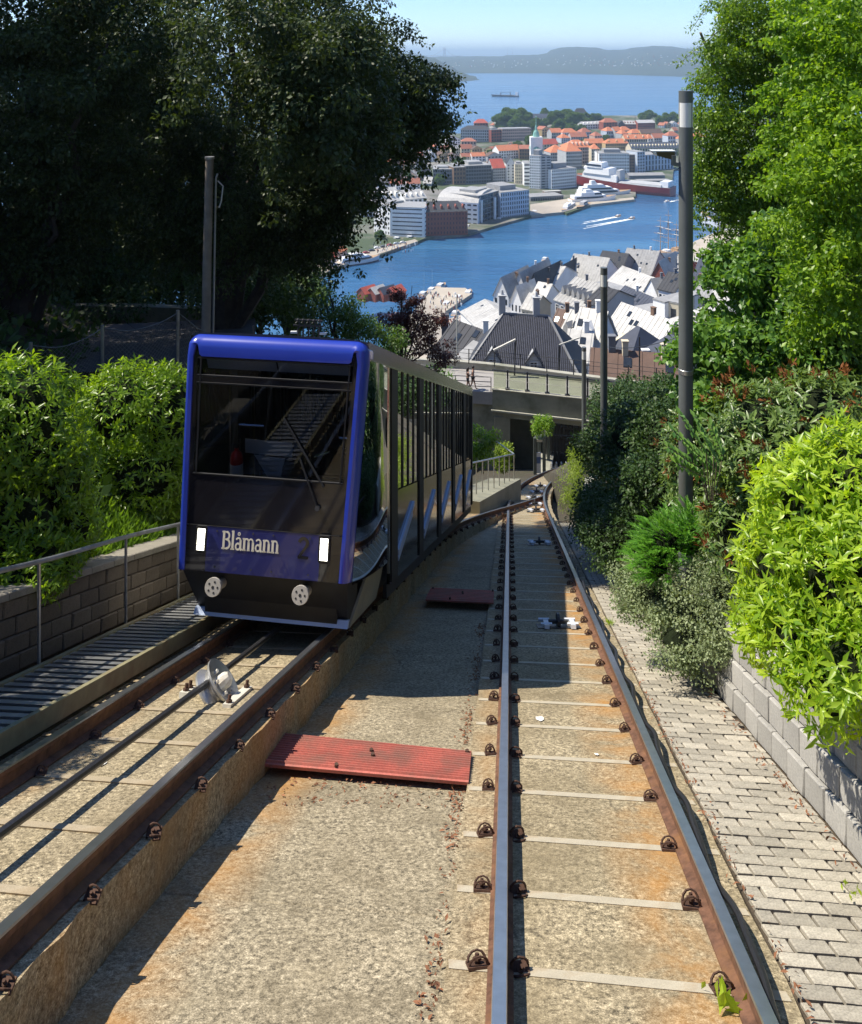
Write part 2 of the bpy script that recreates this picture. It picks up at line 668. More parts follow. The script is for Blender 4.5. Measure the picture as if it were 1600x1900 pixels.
def slab(name, cf, w0, w1, htop, us, thick, mat, jag0=0, jag1=0):
    mb = MB()
    secs = []
    for u in us:
        a, b = cf(u) + w0 + random.uniform(-jag0, jag0), cf(u) + w1 + random.uniform(-jag1, jag1)
        h = htop(u)
        secs.append([(a, u, tz(u, h)), (b, u, tz(u, h)), (b + .02, u, tz(u, h + thick)), (a - .02, u, tz(u, h + thick))])
    mb.sweep(secs)
    return mb.build(name, mat, kind="structure")


def urange(a, b, s): return [a + i * s for i in range(int((b - a) / s) + 1)]


slab("track_bed", cxr, -.925, .874, lambda u: 2.94, urange(1.6, 62, .37), .55, M_CON_R, .008, .012)
slab("track_bed", cxl, -1.0, .765, lambda u: min(hl(u) + .175, 2.932), urange(1.6, 36, .185), .75, M_CON_L, .01, .022)
for a, b in ((1.6, 5.25), (5.272, 9.0), (9.015, 17.0), (17.015, 29.5)):
    mb = MB(); secs = []
    for u in np.linspace(a, b, 14):
        l, r = cxl(u) + .5, cxr(u) - .8
        h = 3.0 + random.uniform(-.004, .004)
        secs.append([(l, u - l * .15, tz(u - l * .15, h)), (r, u - r * .15, tz(u - r * .15, h)), (r, u, tz(u, h + .3)), (l, u, tz(u, h + .3))])
    mb.sweep(secs)
    mb.build("drain_channel_floor", M_CON_T, kind="structure")

M_RUST = M("rusted_steel", (.15, .075, .045), .85, .2, var=.45, scale=14, bump=.3, bscale=90, dirt=(.24, .12, .05), dscale=3)
M_RAILTOP = M("polished_rail_steel", (.42, .43, .46), .28, .9, var=.12, scale=9)
M_CLIP = M("rusted_iron_clip", (.085, .045, .03), .85, .3, var=.4, scale=30)
M_STEEL = M("galvanised_steel", (.46, .47, .48), .42, .8, var=.15, scale=7, dirt=(.3, .27, .22), dscale=2)
M_DARKSTEEL = M("dark_steel", (.05, .05, .052), .5, .5, var=.2, scale=9)
M_PALEPAINT = M("pale_painted_steel", (.62, .60, .52), .5, 0, var=.1, scale=12, dirt=(.35, .28, .2), dscale=5)
M_BLACKRUB = M("black_cable_sheath", (.018, .018, .02), .45, 0, var=.2, scale=8)


def rail(cf, w, hf, us, parent):
    mb = MB(); secs = []
    for u in us:
        c = cf(u) + w
        z = tz(u, hf(u))
        p = [(-.034, 0), (.034, 0), (.038, -.012), (.036, -.045), (.011, -.06), (.011, -.135), (.07, -.155), (.07, -.17), (-.07, -.17), (-.07, -.155), (-.011, -.135), (-.011, -.06), (-.036, -.045), (-.038, -.012)]
        secs.append([(c + x, u, z + y) for x, y in p])
    mats = [1, 1, 0, 0, 0, 0, 0, 0, 0, 0, 0, 0, 0, 1]
    mb.sweep(secs, 0, mats=mats)
    return mb.build("rail", [M_RUST, M_RAILTOP], parent)


# one clip: base plate, spring loop, bolt
mb = MB()
mb.box((0, 0, .012), (.115, .1, .024))
for yy in (-.038, .038):
    mb.tube([(.052, yy * .8, .03), (.05, yy, .055), (.035, yy * 1.15, .082), (.008, yy * 1.25, .095), (-.022, yy * 1.15, .085), (-.042, yy * .95, .06), (-.05, yy * .7, .032)], .0085, 5)
mb.tube([(0, 0, .02), (0, 0, .095)], .013, 6)
mb.tube([(0, 0, .05), (0, 0, .066)], .027, 6)
mb.tube([(.055, -.04, .034), (.055, .04, .034)], .010, 5)
CLIP = mb.mesh("rail_clip", [M_CLIP])
mb = MB(); mb.box((0, 0, 0), (1.0, .105, .05))
TILT = math.atan(SL)


def track(label, cf, hf, us, u0, du, nsl, w0, w1, gauge, skew, clip_sides):
    u_c = us[len(us) // 4]
    root = empty("railway_track", (cf(u_c), u_c, tz(u_c, hf(u_c))), label, "railway track", "parallel tracks of the passing loop")
    rail(cf, -gauge / 2, hf, us, root); rail(cf, gauge / 2, hf, us, root)
    wid = w1 - w0
    mb = MB()
    sk = skew
    for s in (0, 1):
        pass
    pts = []
    for v in (-.05, .006):
        for x, dy in ((w0, -.039), (w1, -.039), (w1, .039), (w0, .039)):
            y = dy - x * sk
            pts.append((x, y, v - SL * y))
    mb.hexa(pts)
    SLE = mb.mesh("sleeper", [M_SLEEPER if cf is cxr else M_SLEEPER_L])
    for i in range(nsl):
        u = u0 + du * i + random.uniform(-.02, .02)
        if u < 1.9 or u > us[-1]: continue
        put("sleeper", SLE, (cf(u), u, tz(u, hf(u) + .171)), parent=root)
        for w, sides in ((-gauge / 2, clip_sides[0]), (gauge / 2, clip_sides[1])):
            for sd in sides:
                x = w + sd * .115
                y = u - x * sk
                put("rail_clip", CLIP, (cf(u) + x, y, tz(y, hf(y) + .168)), (-TILT + random.uniform(-.08, .08), random.uniform(-.08, .08), (0 if sd < 0 else math.pi) + random.uniform(-.25, .25)), tuple(q_ * (.9 if cf is cxr else .72) for q_ in (random.uniform(.85, 1.1), random.uniform(.8, 1.0), random.uniform(.62, .85))), parent=root)
    return root


RT = track("funicular track with polished rails running straight down beside the brick path", cxr, hr, urange(1.6, 60, .5), 4.55 - .755 * 3, .755, 62, -.90, .84, 1.26, .155, ((-1, 1), (-1,)))
LT = track("funicular track with rusty rails and a haulage cable under the blue car", cxl, hl, urange(1.6, 36.2, .5), 4.82 - .74 * 3, .74, 52, -.97, .69, 1.24, .17, ((1,), (1,)))

# cable clamped along the outer side of the rail
mb = MB()
pts = []
for u in np.arange(1.7, 26, .12):
    pts.append((cxr(u) + .63 + .085 + .018 * math.sin(u * 4.2) + .008 * math.sin(u * 9), u, tz(u, 2.77) - .06 + .022 * math.sin(u * 4.2 + .8)))
mb.tube(pts, .021, 7)
mb.build("cable", M_BLACKRUB, loc=pts[20], smooth=True, label="black sheathed cable sagging along the outer face of the rail by the brick path", cat="cable")

# haulage cable with its pulleys
mb = MB()
pts = [(cxl(u), u, tz(u, 2.43) - .01 * math.sin(u)) for u in np.arange(1.6, 10.6, .3)]
mb.tube(pts, .029, 8)
mb.build("haulage_cable", M("greased_cable", (.10, .10, .105), .35, .7, var=.25, scale=60), loc=pts[10], smooth=True, label="thick greased steel haulage cable between the rails in front of the blue car", cat="cable")


def pulley(u, cf, h, label, group, tilt, flip=1, full=True, mats=(M_STEEL, M_PALEPAINT)):
    o = V((cf(u), u, tz(u, h)))
    ax = V((1, -.1441 * 1.0, 0)).normalized()
    fw = V((.1441, 1, -SL)).normalized()
    up = ax.cross(fw).normalized()
    def T(a, b, c): return o + ax * a + fw * b + up * c
    root = empty("cable_pulley", o, label, "cable pulley", group)
    axis = (ax * math.cos(tilt) + up * math.sin(tilt) * flip).normalized()
    mb = MB()
    prof_ = [(.05, -.03), (.09, -.05), (.20, -.075), (.225, -.08), (.225, -.06), (.17, -.01), (.17, .02), (.225, .06), (.225, .08), (.20, .075), (.1, .04), (.05, .05)]
    mb.lathe(prof_, T(.06, 0, -.06), axis, 24)
    w = mb.build("pulley_wheel", mats[0], root, smooth=True)
    mb = MB(); mb.lathe([(.0, .03), (.075, .04), (.07, .11), (.04, .15), (0, .15)], T(.06, 0, -.06), axis, 10)
    for k in range(5):
        a = k * 1.2566
        d1 = axis.cross(fw).normalized(); d2 = axis.cross(d1)
        q = T(.06, 0, -.06) + axis * .06 + d1 * math.cos(a) * .11 + d2 * math.sin(a) * .11
        mb.tube([q - axis * .03, q + axis * .02], .016, 6)
    mb.build("hub", mats[1], root, smooth=False)
    for a, L in ((.27, .62), (-.23, .22)):
        mb = MB()
        p = [T(a - .04, -L / 2, -.15), T(a + .04, -L / 2, -.15), T(a + .04, L / 2, -.15), T(a - .04, L / 2, -.15)]
        mb.prism(p, up * .05)
        mo = mb.build("mounting_bar", mats[1], root)
        mb = MB()
        for s in (-1, 1):
            mb.tube([T(a, s * (L / 2 - .06), -.11), T(a, s * (L / 2 - .06), -.04)], .017, 6)
            mb.tube([T(a, s * (L / 2 - .06), -.10), T(a, s * (L / 2 - .06), -.08)], .03, 6)
        mb.build("bolt", M_CLIP, mo)
    return root


pulley(8.25, cxl, 2.44, "grey grooved pulley with bolted white bars guiding the cable in front of the blue car", "cable pulleys between the rails", .75)

M_BRACKET = M("white_bracket", (.62, .65, .7), .45, .1, var=.08, scale=12)


def roller(u, cf, w, h, label, scale=1.0):
    o = V((cf(u) + w, u, tz(u, h)))
    root = empty("cable_roller", o, label, "cable roller", "cable rollers between the rails of the track by the brick path")
    mb = MB()
    mb.tube([o + V((-.02, 0, .05)), o + V((.02, 0, .05))], .11 * scale, 12)
    mb.tube([o + V((-.14, 0, .05)), o + V((.14, 0, .05))], .03 * scale, 8)
    mb.build("roller_wheel", M_DARKSTEEL, root)
    for s in (-1, 1):
        mb = MB()
        a = o + V((s * .19, -.22 * scale, tz(u - .22 * scale, h) - o.z + .02)); b = o + V((s * .19 + .03, .22 * scale, tz(u + .22 * scale, h) - o.z + .02))
        mb.bar(a, b, .07, .05)
        for t in (-.5, .5):
            q = o + V((s * .19, t * .3, tz(u + t * .3, h) - o.z + .045))
            mb.box(q, (.16, .035, .03))
        mb.build("mounting_bar", M_BRACKET, root)
    mb = MB()
    mb.box(o + V((.0, -.02, -.005)), (.62, .3, .01), R=Matrix.Rotation(-TILT, 3, 'X'))
    mb.build("base_plate", M_DARKSTEEL, root)


for (px, py, lab) in ((1036, 1162, "small dark cable roller with two white brackets in the car's shadow"), (1001, 1010, "second dark cable roller with white brackets, farther down the shaded track")):
    q = onplane(px, py, 2.94)
    roller(q.y, cxr, q.x - cxr(q.y), 2.92, lab)
labs = ["first", "second", "third", "fourth", "fifth"]
for i, (px, py) in enumerate(((995, 950), (992, 938), (990, 926), (996, 915), (1003, 904))):
    q = onplane(px, py, 2.94)
    roller(q.y, cxr, q.x - cxr(q.y), 2.9, "%s sunlit cable roller of five at the bend under the bridge, counted from uphill" % labs[i], 1.3)

# red ribbed cover plates across the channel
M_RED = M("red_painted_steel", (.42, .115, .085), .65, 0, var=.16, scale=4, dirt=(.25, .12, .09), dscale=3, dlo=.42, dhi=.7, speck=.1, spscale=60)


def cover_plate(c4, label, ribs=13):
    """c4: back-left, back-right, front-right, front-left"""
    bl, br, fr, fl = c4
    root = empty("channel_cover", (bl + fr) / 2, label, "cover plate", "red ribbed plates across the drain channel")
    mb = MB()
    secs = []
    for k in range(2):
        a, b = (bl, fl) if k == 0 else (br, fr)
        line = []
        for i in range(ribs * 4 + 1):
            t = i / (ribs * 4)
            q = a.lerp(b, t)
            line.append(q + V((0, 0, (0, .026, .026, 0)[i % 4])))
        secs.append(line)
    mb.grid(secs)
    mb.build("ribbed_plate", M_RED, root)
    mb = MB()
    mb.bar(fl + V((0, 0, -.008)), fr + V((0, 0, -.008)), .02, .026)
    mb.bar(bl + V((0, 0, -.008)), br + V((0, 0, -.008)), .02, .026)
    mb.build("edge_angle", M_RED, root)
    mb = MB()
    for t, s in ((.04, .1), (.36, .95), (.52, .35), (.98, .06), (.53, .5)):
        q = bl.lerp(br, t).lerp(fl.lerp(fr, t), s)
        mb.tube([q, q + V((0, 0, .04))], .018, 6)
    mb.build("bolt", M_CLIP, root)


def pl(px, py, h): return onplane(px, py, h)
cover_plate((pl(505, 1362, 2.91), pl(875, 1398, 2.91), pl(870, 1451, 2.925), pl(492, 1417, 2.91)), "red ribbed metal plate lying sunlit across the concrete channel")
cover_plate((pl(800, 1092, 2.86), pl(917, 1098, 2.86), pl(916, 1118, 2.86), pl(790, 1112, 2.86)), "dark red ribbed metal plate across the channel in the shadow of the car", 8)

# switch tongue where the tracks meet is part of the track; leaf litter in the channel edges
n = 1500
ps = []
for i in range(n):
    r = random.random()
    if r < .6:
        u = random.uniform(3, 13); x = cxr(u) - .96 - abs(random.gauss(0, .05)); h = 2.995
        if math.sin(u * 3.1) < -.1 and random.random() < .8: continue
    elif r < .75:
        u = random.uniform(6.7, 7.3); x = random.uniform(cxl(u) + .9, cxr(u) - .95); h = 2.995
    elif r < .9:
        u = random.uniform(3.5, 12); x = cxr(u) + .9 + random.gauss(0, .025); h = 2.915
    else:
        u = random.uniform(3.5, 10); x = 2.38 + .072 * u - abs(random.gauss(0, .05)); h = 2.905
    ps.append((x, u, tz(u, h) + .008))
ps = np.array(ps)
a = RNG.normal(size=(len(ps), 3)); a[:, 2] *= .3
up = np.tile([0, .4, 1.0], (len(ps), 1)) + RNG.normal(size=(len(ps), 3)) * .4
leaf_object("fallen_leaves", ps, a, up, .018 + .036 * RNG.random(len(ps)), .42, M("dry_leaf", (.20, .085, .04), .9, var=.5, scale=12), folded=True, bend=.3, kind="stuff")

# bird droppings on the slab
mb = MB()
for (px, py, r) in ((1003, 1334, .05), (1107, 1400, .022), (192, 1417, .03), (187, 1420, .02)):
    q = onplane(px, py, 2.935 if px > 500 else 2.59)
    pts = [q + V((math.cos(a) * r * random.uniform(.6, 1.3), math.sin(a) * r * 1.3 * random.uniform(.6, 1.2), 0)) for a in np.linspace(0, 6.28, 12)[:-1]]
    mb.poly([(p.x, p.y, p.z - SL * (p.y - q.y) + .004) for p in pts])
mb.build("bird_droppings", M("chalky_white", (.8, .79, .74), .9, var=.05), kind="stuff")

# ------------------------------------------------------------------ brick path
M_PAVER = M("paving_brick", (.35, .32, .26), .88, var=.16, scale=9, rand=.22, speck=.16, spscale=90, bump=.25, bscale=60, bdist=.004, dirt=(.25, .22, .17), dscale=3, dlo=.55, dhi=.8)
M_JOINT = M("path_joint_sand", (.065, .048, .03), .95, var=.35, scale=14, speck=.3)
mb = MB()
secs = []
for u in urange(1.6, 27, .8):
    a, b = cxr(u) + .885, 2.60 + .072 * u
    secs.append([(a, u, tz(u, 2.955)), (b, u, tz(u, 2.955)), (b, u, tz(u, 3.4)), (a, u, tz(u, 3.4))])
mb.sweep(secs)
path = mb.build("brick_path", M_JOINT, kind="structure")


def paver_mesh(L, D):
    mb = MB()
    g, h, bv = .017, .06, .008
    x0, x1, y0, y1 = -L / 2 + g / 2, L / 2 - g / 2, -D / 2 + g / 2, D / 2 - g / 2
    def pt(x, y, z): return (x, y - x * .15, z - SL * (y - x * .15))
    rows = []
    for (i, z) in ((0, -h), (0, -bv), (bv, 0)):
        rows.append([pt(x0 + i, y0 + i, z), pt(x1 - i, y0 + i, z), pt(x1 - i, y1 - i, z), pt(x0 + i, y1 - i, z)])
    mb.sweep(rows)
    return mb


PL, PD = .215, .137
full = paver_mesh(PL, PD).mesh("brick", [M_PAVER])
halves = {}
pav = []
row = 0
u = 3.3
while u < 25.5:
    a, b = cxr(u) + .90, 2.44 + .072 * u
    x = a - (PL / 2 if row % 2 else 0)
    while x < b - .04:
        l, r = max(x, a), min(x + PL, b)
        if r - l > .05:
            pav.append((u, (l + r) / 2, round(r - l, 2)))
        x += PL
    row += 1
    u += PD
far = MB()
cnt = 0
for (u, x, w) in pav:
    y = u - (x - cxr(u) - 1.3) * .15
    z = tz(y, 2.925) + random.uniform(-.005, .005)
    vis = abs((x / y) * F) < 810 and y > 3.5
    if vis and cnt < 300:
        me = full if abs(w - PL) < .011 else halves.get(w)
        if me is None:
            me = halves[w] = paver_mesh(w, PD).mesh("brick", [M_PAVER])
        put("brick", me, (x, y, z), (random.gauss(0, .008), random.gauss(0, .008), random.gauss(0, .012)), parent=path)
        cnt += 1
    else:
        q = paver_mesh(w, PD)
        n0 = len(far.v)
        far.v += [(p[0] + x, p[1] + y, p[2] + z) for p in q.v]
        far.f += [tuple(i + n0 for i in f) for f in q.f]; far.m += q.m
far.build("brick_rows", M_PAVER, path, kind="stuff")

# ------------------------------------------------------------------ retaining walls
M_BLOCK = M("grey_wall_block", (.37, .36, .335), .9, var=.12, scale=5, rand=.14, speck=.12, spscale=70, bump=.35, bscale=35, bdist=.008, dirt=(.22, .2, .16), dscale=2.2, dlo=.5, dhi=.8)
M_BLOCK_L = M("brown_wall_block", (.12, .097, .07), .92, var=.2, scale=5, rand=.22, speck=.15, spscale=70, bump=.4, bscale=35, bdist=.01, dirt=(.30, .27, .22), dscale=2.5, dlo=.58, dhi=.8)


def wall_block(dx_per_u, L, H, D, side):
    """block sheared along the slope; face towards -side*x"""
    mb = MB()
    g, bv = .008, .012
    def pt(x, s, v): return (x + dx_per_u * s, s, v - SL * s)
    s0, s1, v0, v1 = -L / 2 + g, L / 2 - g, g * .6, H - g * .6
    rows = []
    for x, i in ((side * D, 0), (side * bv, 0), (0, bv)):
        rows.append([pt(x, s0 + i, v0 + i), pt(x, s1 - i, v0 + i), pt(x, s1 - i, v1 - i), pt(x, s0 + i, v1 - i)])
    mb.sweep(rows)
    return mb


def retaining_wall(label, x0, ax, hbase, courses, H, L, side, u0, u1, batter, mat, cop_mat, group=None):
    um = (u0 + u1) / 2
    root = empty("retaining_wall", (x0 + ax * um, um, tz(um, hbase)), label, "retaining wall", group)
    variants = []
    for k in range(3):
        b = wall_block(ax, L, H, .2, side)
        b.v = [(p[0] + random.uniform(-.006, .006), p[1], p[2] + random.uniform(-.003, .003)) for p in b.v]
        variants.append(b.mesh("block", [mat]))
    for c in range(courses):
        u = u0 + (L / 2 if c % 2 else 0)
        while u < u1:
            x = x0 + ax * u + side * batter * c
            put("block", random.choice(variants), (x + random.uniform(-.006, .006), u, tz(u, hbase) + c * H), parent=root)
            u += L
    # mortar core, coping
    mb = MB()
    pts0 = []
    for u in (u0 - L / 2, u1):
        x = x0 + ax * u
        pts0.append([(x + side * .03, u, tz(u, hbase) - .2), (x + side * .4, u, tz(u, hbase) - .2), (x + side * (.4 + batter * courses), u, tz(u, hbase) + courses * H - .01), (x + side * (.03 + batter * courses), u, tz(u, hbase) + courses * H - .01)])
    mb.sweep(pts0)
    mb.build("mortar_core", M_JOINT, root)
    CL = L * 1.3
    mb = MB()
    def pt(x, s, v): return (x + ax * s, s, v - SL * s)
    rows = []
    for v, i in ((0, 0), (.065, 0), (.075, .012)):
        rows.append([pt(side * (-.035 + i), -CL / 2 + .006 + i, v), pt(side * (-.035 + i), CL / 2 - .006 - i, v), pt(side * .36, CL / 2 - .006 - i, v), pt(side * .36, -CL / 2 + .006 + i, v)])
    mb.sweep(rows)
    cm = mb.mesh("coping_stone", [cop_mat])
    u = u0
    while u < u1:
        put("coping_stone", cm, (x0 + ax * u + side * batter * courses, u, tz(u, hbase) + courses * H + random.uniform(0, .006)), parent=root)
        u += CL
    return root


M_COPE = M("weathered_coping", (.24, .22, .18), .9, var=.2, scale=4, speck=.15, dirt=(.10, .10, .06), dscale=2)
retaining_wall("pale grey block wall with coping holding the planted bank beside the brick path", 2.45, .072, 2.95, 3, .245, .40, 1, 3.4, 10.7, .035, M_BLOCK, M_BLOCK)
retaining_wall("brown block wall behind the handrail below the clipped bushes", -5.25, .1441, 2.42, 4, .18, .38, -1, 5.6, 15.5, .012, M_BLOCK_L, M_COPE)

# ------------------------------------------------------------------ maintenance stairway with handrail
root = empty("stairway", (-4.58 + .1441 * 8, 8, tz(8, 2.36)), "galvanised metal stairway of narrow treads beside the rusty track", "stairway")
mb = MB()
def shp(x, y): return x + .1441 * y
TW = .74
pts = []
for z in (-.03, 0):
    for x, y in ((-TW / 2, -.045), (TW / 2, -.045), (TW / 2, .045), (-TW / 2, .045)):
        pts.append((x, y - x * .14, z - SL * (y - x * .14)))
mb.hexa(pts)
TREAD = mb.mesh("tread", [M_STEEL])
u = 3.2
while u < 15:
    put("tread", TREAD, (-4.60 + .1441 * u, u, tz(u, 2.35)), parent=root)
    u += .152
for x in (-4.995, -4.205):
    mb = MB()
    secs = [[(x + .1441 * u - .025, u, tz(u, 2.33)), (x + .1441 * u + .025, u, tz(u, 2.33)), (x + .1441 * u + .025, u, tz(u, 2.5)), (x + .1441 * u - .025, u, tz(u, 2.5))] for u in (2.8, 15.2)]
    mb.sweep(secs)
    mb.build("side_beam", M("olive_painted_beam", (.26, .24, .14), .6, .1, var=.2, scale=6, dirt=(.2, .13, .07), dscale=2), root)
root = empty("handrail", (-5.02 + .1441 * 8.4, 8.4, tz(8.4, 2.35)), "steel handrail with thin posts beside the metal stairway", "handrail")
mb = MB()
pts = [(-5.03 + .1441 * u, u, tz(u, 1.33) + .01 * math.sin(u * 2)) for u in np.arange(3, 15.2, .4)]
mb.tube(pts, .024, 8)
mb.build("top_rail", M_STEEL, root, smooth=True)
for u in (5.2, 6.8, 8.4, 10.1, 11.5, 13.1, 14.8):
    mb = MB(); x = -5.03 + .1441 * u
    mb.tube([(x, u, tz(u, 2.42)), (x, u, tz(u, 1.34))], .017, 7)
    mb.build("post", M_STEEL, root, smooth=True)

# ------------------------------------------------------------------ funicular car
TA = math.radians(8.2)
TO = V((-3.33 + .1441 * 9.77, 9.77, tz(9.77, 2.42)))
TLEN = 13.5
FWD = V((math.sin(TA), math.cos(TA), -SL * math.cos(TA)))
LAT = V((math.cos(TA), -math.sin(TA), 0))
ROOFV = 3.48


def TF(u, w, v): return TO + FWD * u + LAT * w + V((0, 0, v))
def rake(v): return .197 * max(0, v - .73)
def hw(v): return 1.02 + .045 * max(0, min(1, (v - .73) / 2.75)) * 2.6
def FP(v, w, off=0.0): return TF(rake(v) - off, w, v)


M_BLUE = M("blue_gloss_paint", (.016, .04, .36), .3, 0, var=.06, scale=2, coat=.6)
M_BLUEDK = M("dark_blue_panel_paint", (.016, .02, .13), .3, 0, var=.08, scale=3, coat=.5)
M_BLKGLOSS = M("black_gloss_panel", (.012, .011, .014), .09, 0, var=.2, scale=2, coat=.3)
M_BLKMAT = M("black_underframe_paint", (.013, .013, .014), .6, 0, var=.3, scale=6)
M_GLASS = glassmat("tinted_side_glass", (.22, .25, .23), .015, 1.7)
M_QGLASS = glassmat("dark_quarter_glass", (.035, .04, .038), .01, 1.8)
M_WIND = glassmat("windscreen_glass", (.66, .67, .69), .01, 1.45, -.02)
M_MIRSTEEL = M("mirror_steel_cladding", (.055, .058, .062), .10, 1.0, var=.1, scale=1.2)
M_CORN = M("brushed_steel_cornice", (.22, .23, .25), .2, 1.0, var=.08, scale=2)
M_LIGHTSTRIP = M("sky_tinted_strip", (.42, .50, .66), .4, .2, var=.06, scale=6)  # sky reflection on bumper strip and sills, put into the colour
M_CREAM = M("cream_lettering", (.72, .68, .56), .6, var=.03)
M_LAMPWHITE = emitmat("lit_headlamp", (1, .95, .80), 4)
M_ROOF = M("dark_roof_coat", (.055, .06, .065), .45, .2, var=.25, scale=2)
M_SEAT = M("dark_seat_cloth", (.05, .045, .05), .8, var=.2)
M_INT = M("interior_panel_grey", (.20, .19, .18), .6, var=.1)
M_CHROME = M("chromed_tube", (.5, .5, .52), .15, 1.0, var=.05)
M_REDPLAIN = M("red_cylinder_paint", (.55, .02, .02), .3, var=.08, coat=.4)
M_WHITEPLAIN = M("white_label", (.8, .8, .78), .5, var=.04)

car = empty("funicular_car", TO, "blue fronted funicular car with glossy black side windows climbing the rusty track", "funicular car")

def vv_side(v): return v < 3.0


# blue frame: band round the front
mb = MB()
path_pts = []
vs = list(np.linspace(.70, 3.18, 12))
R0 = .17
for v in vs: path_pts.append((-hw(v), v, V((1, 0)), .115))
top = ROOFV
for k in range(1, 8):
    a = math.pi / 2 * k / 8
    path_pts.append((-hw(3.2) + R0 * (1 - math.cos(a)), top - R0 + R0 * math.sin(a) * 1.0, V((math.cos(a), -math.sin(a))), .115 + .185 * k / 8))
for w in np.linspace(-hw(3.2) + R0 + .05, hw(3.2) - R0 - .05, 8):
    path_pts.append((w, top, V((0, -1)), .30))
for k in range(7, 0, -1):
    a = math.pi / 2 * k / 8
    path_pts.append((hw(3.2) - R0 * (1 - math.cos(a)), top - R0 + R0 * math.sin(a), V((-math.cos(a), -math.sin(a))), .115 + .185 * k / 8))
for v in vs[::-1]: path_pts.append((hw(v), v, V((-1, 0)), .115))
secs = []
for w, v, nrm, wid in path_pts:
    sec = []
    # cross-section: inner edge flush, rounded outer corner, then back along the side
    side = abs(nrm.x) > .9 and vv_side(v)
    for t, off in ((wid, 0.0), (wid, .035), (wid * .62, .042), (wid * .38, .028), (wid * .2, -.012), (wid * .07, -.06), (0, -.10), (0, -.13 if side else -.30), (.08, -.13 if side else -.30)):
        ww, vv = w + nrm.x * t, v + nrm.y * t
        sec.append(FP(vv, ww, off))
    secs.append(sec)
mb.sweep(secs)
mb.build("front_frame", M_BLUE, car, smooth=True)


def front_panel(name, v0, v1, w0, w1, off, mat, parent=car, thick=.02, inset=0.0, n=1, smooth=False):
    mb = MB()
    def ww(v, w): return w * (hw(v) - .095)
    p = [FP(v0, ww(v0, w0), off), FP(v0, ww(v0, w1), off), FP(v1, ww(v1, w1), off), FP(v1, ww(v1, w0), off)]
    mb.prism(p, FWD * thick)
    return mb.build(name, mat, parent)


front_panel("black_front_panel", 1.215, 1.80, -1, 1, .012, M_BLKGLOSS)
front_panel("blue_name_panel", .70, 1.205, -1, 1, .02, M_BLUEDK)
front_panel("window_surround", 1.80, 3.2, -1, -.93, .012, M_BLKGLOSS)
front_panel("window_surround", 1.80, 3.2, .93, 1, .012, M_BLKGLOSS)
front_panel("window_surround", 2.86, 2.96, -.93, .93, .012, M_BLKGLOSS)
front_panel("window_surround", 3.16, 3.3, -1, 1, .010, M_BLKGLOSS)
front_panel("windscreen", 1.80, 2.86, -.93, .93, .006, M_WIND, thick=.008)
front_panel("destination_window", 2.96, 3.16, -.93, .93, .006, M_WIND, thick=.008)
mb = MB()
for w0, w1 in ((-.9, -.01), (.01, .9)):
    mb.prism([FP(3.19, w0 * .97, -.03), FP(3.19, w1 * .97, -.03), FP(3.05, w1 * .99, -.16), FP(3.05, w0 * .99, -.16)], (0, 0, .012))
mb.build("sun_visor", M("sky_tinted_visor", (.55, .62, .74), .5, var=.08), car)  # bluish tone puts the sky's reflection into the visor colour
for s in (-1, 1):
    front_panel("headlight_recess", .70, 1.205, s * .72 if s > 0 else -.98, .98 if s > 0 else -.72, .024, M_BLKGLOSS)
    mb = MB()
    w = s * .725
    def hp(dw, v, off): return FP(v, w + dw, off)
    mb.prism([hp(-.045, .93, .05), hp(.045, .93, .05), hp(.045, 1.185, .05), hp(-.045, 1.185, .05)], FWD * .03)
    h = mb.build("headlight", M_LAMPWHITE, car)
    mb = MB()
    for a, b in (((-.055, .92), (-.055, 1.195)), ((.055, .92), (.055, 1.195)), ((-.055, .92), (.055, .92)), ((-.055, 1.195), (.055, 1.195))):
        mb.bar(hp(a[0], a[1], .045), hp(b[0], b[1], .045), .018, .03)
    mb.build("headlight_bezel", M_BLKMAT, h)

# rubber gaskets and panel joints on the front
M_RUBBER = M("black_rubber_gasket", (.008, .008, .009), .75, var=.2)
for v in (1.795, 2.865, 2.955, 3.165):
    mb = MB(); mb.bar(FP(v, -.93 * (hw(v) - .095), .014), FP(v, .93 * (hw(v) - .095), .014), .022, .016); mb.build("window_gasket", M_RUBBER, car)
for s in (-1, 1):
    mb = MB(); mb.bar(FP(1.8, s * .925 * (hw(1.8) - .13), .014), FP(3.16, s * .925 * (hw(3.1) - .13), .014), .022, .016, up=(1, 0, 0)); mb.build("window_gasket", M_RUBBER, car)
mb = MB()
for v in (1.21,):
    mb.bar(FP(v, -(hw(v) - .14), .021), FP(v, hw(v) - .14, .021), .006, .006)
mb.build("panel_joint", M_RUBBER, car)
mb = MB()
for s in (-1, 1):
    for v in (.76, 1.16):
        for w in (.12, .55):
            mb = MB(); q = FP(v, s * w, .022); mb.tube([q, q + FWD * -.004], .011, 8); mb.build("screw", M_DARKSTEEL, car)
for s in (-1, 1):
    w = s * .725
    mb = MB()
    for k in range(1, 4):
        v = .93 + .255 * k / 4
        mb = MB(); mb.bar(FP(v, w - .045, .052), FP(v, w + .045, .052), .004, .004); mb.build("lamp_lens_rib", M_CHROME, car)

# lettering, drawn with strokes
STEM, THIN = .15, .075


def arc(cx, cy, rx, ry, a0, a1, n=9):
    return [(cx + rx * math.cos(math.radians(a0 + (a1 - a0) * i / n)), cy + ry * math.sin(math.radians(a0 + (a1 - a0) * i / n))) for i in range(n + 1)]


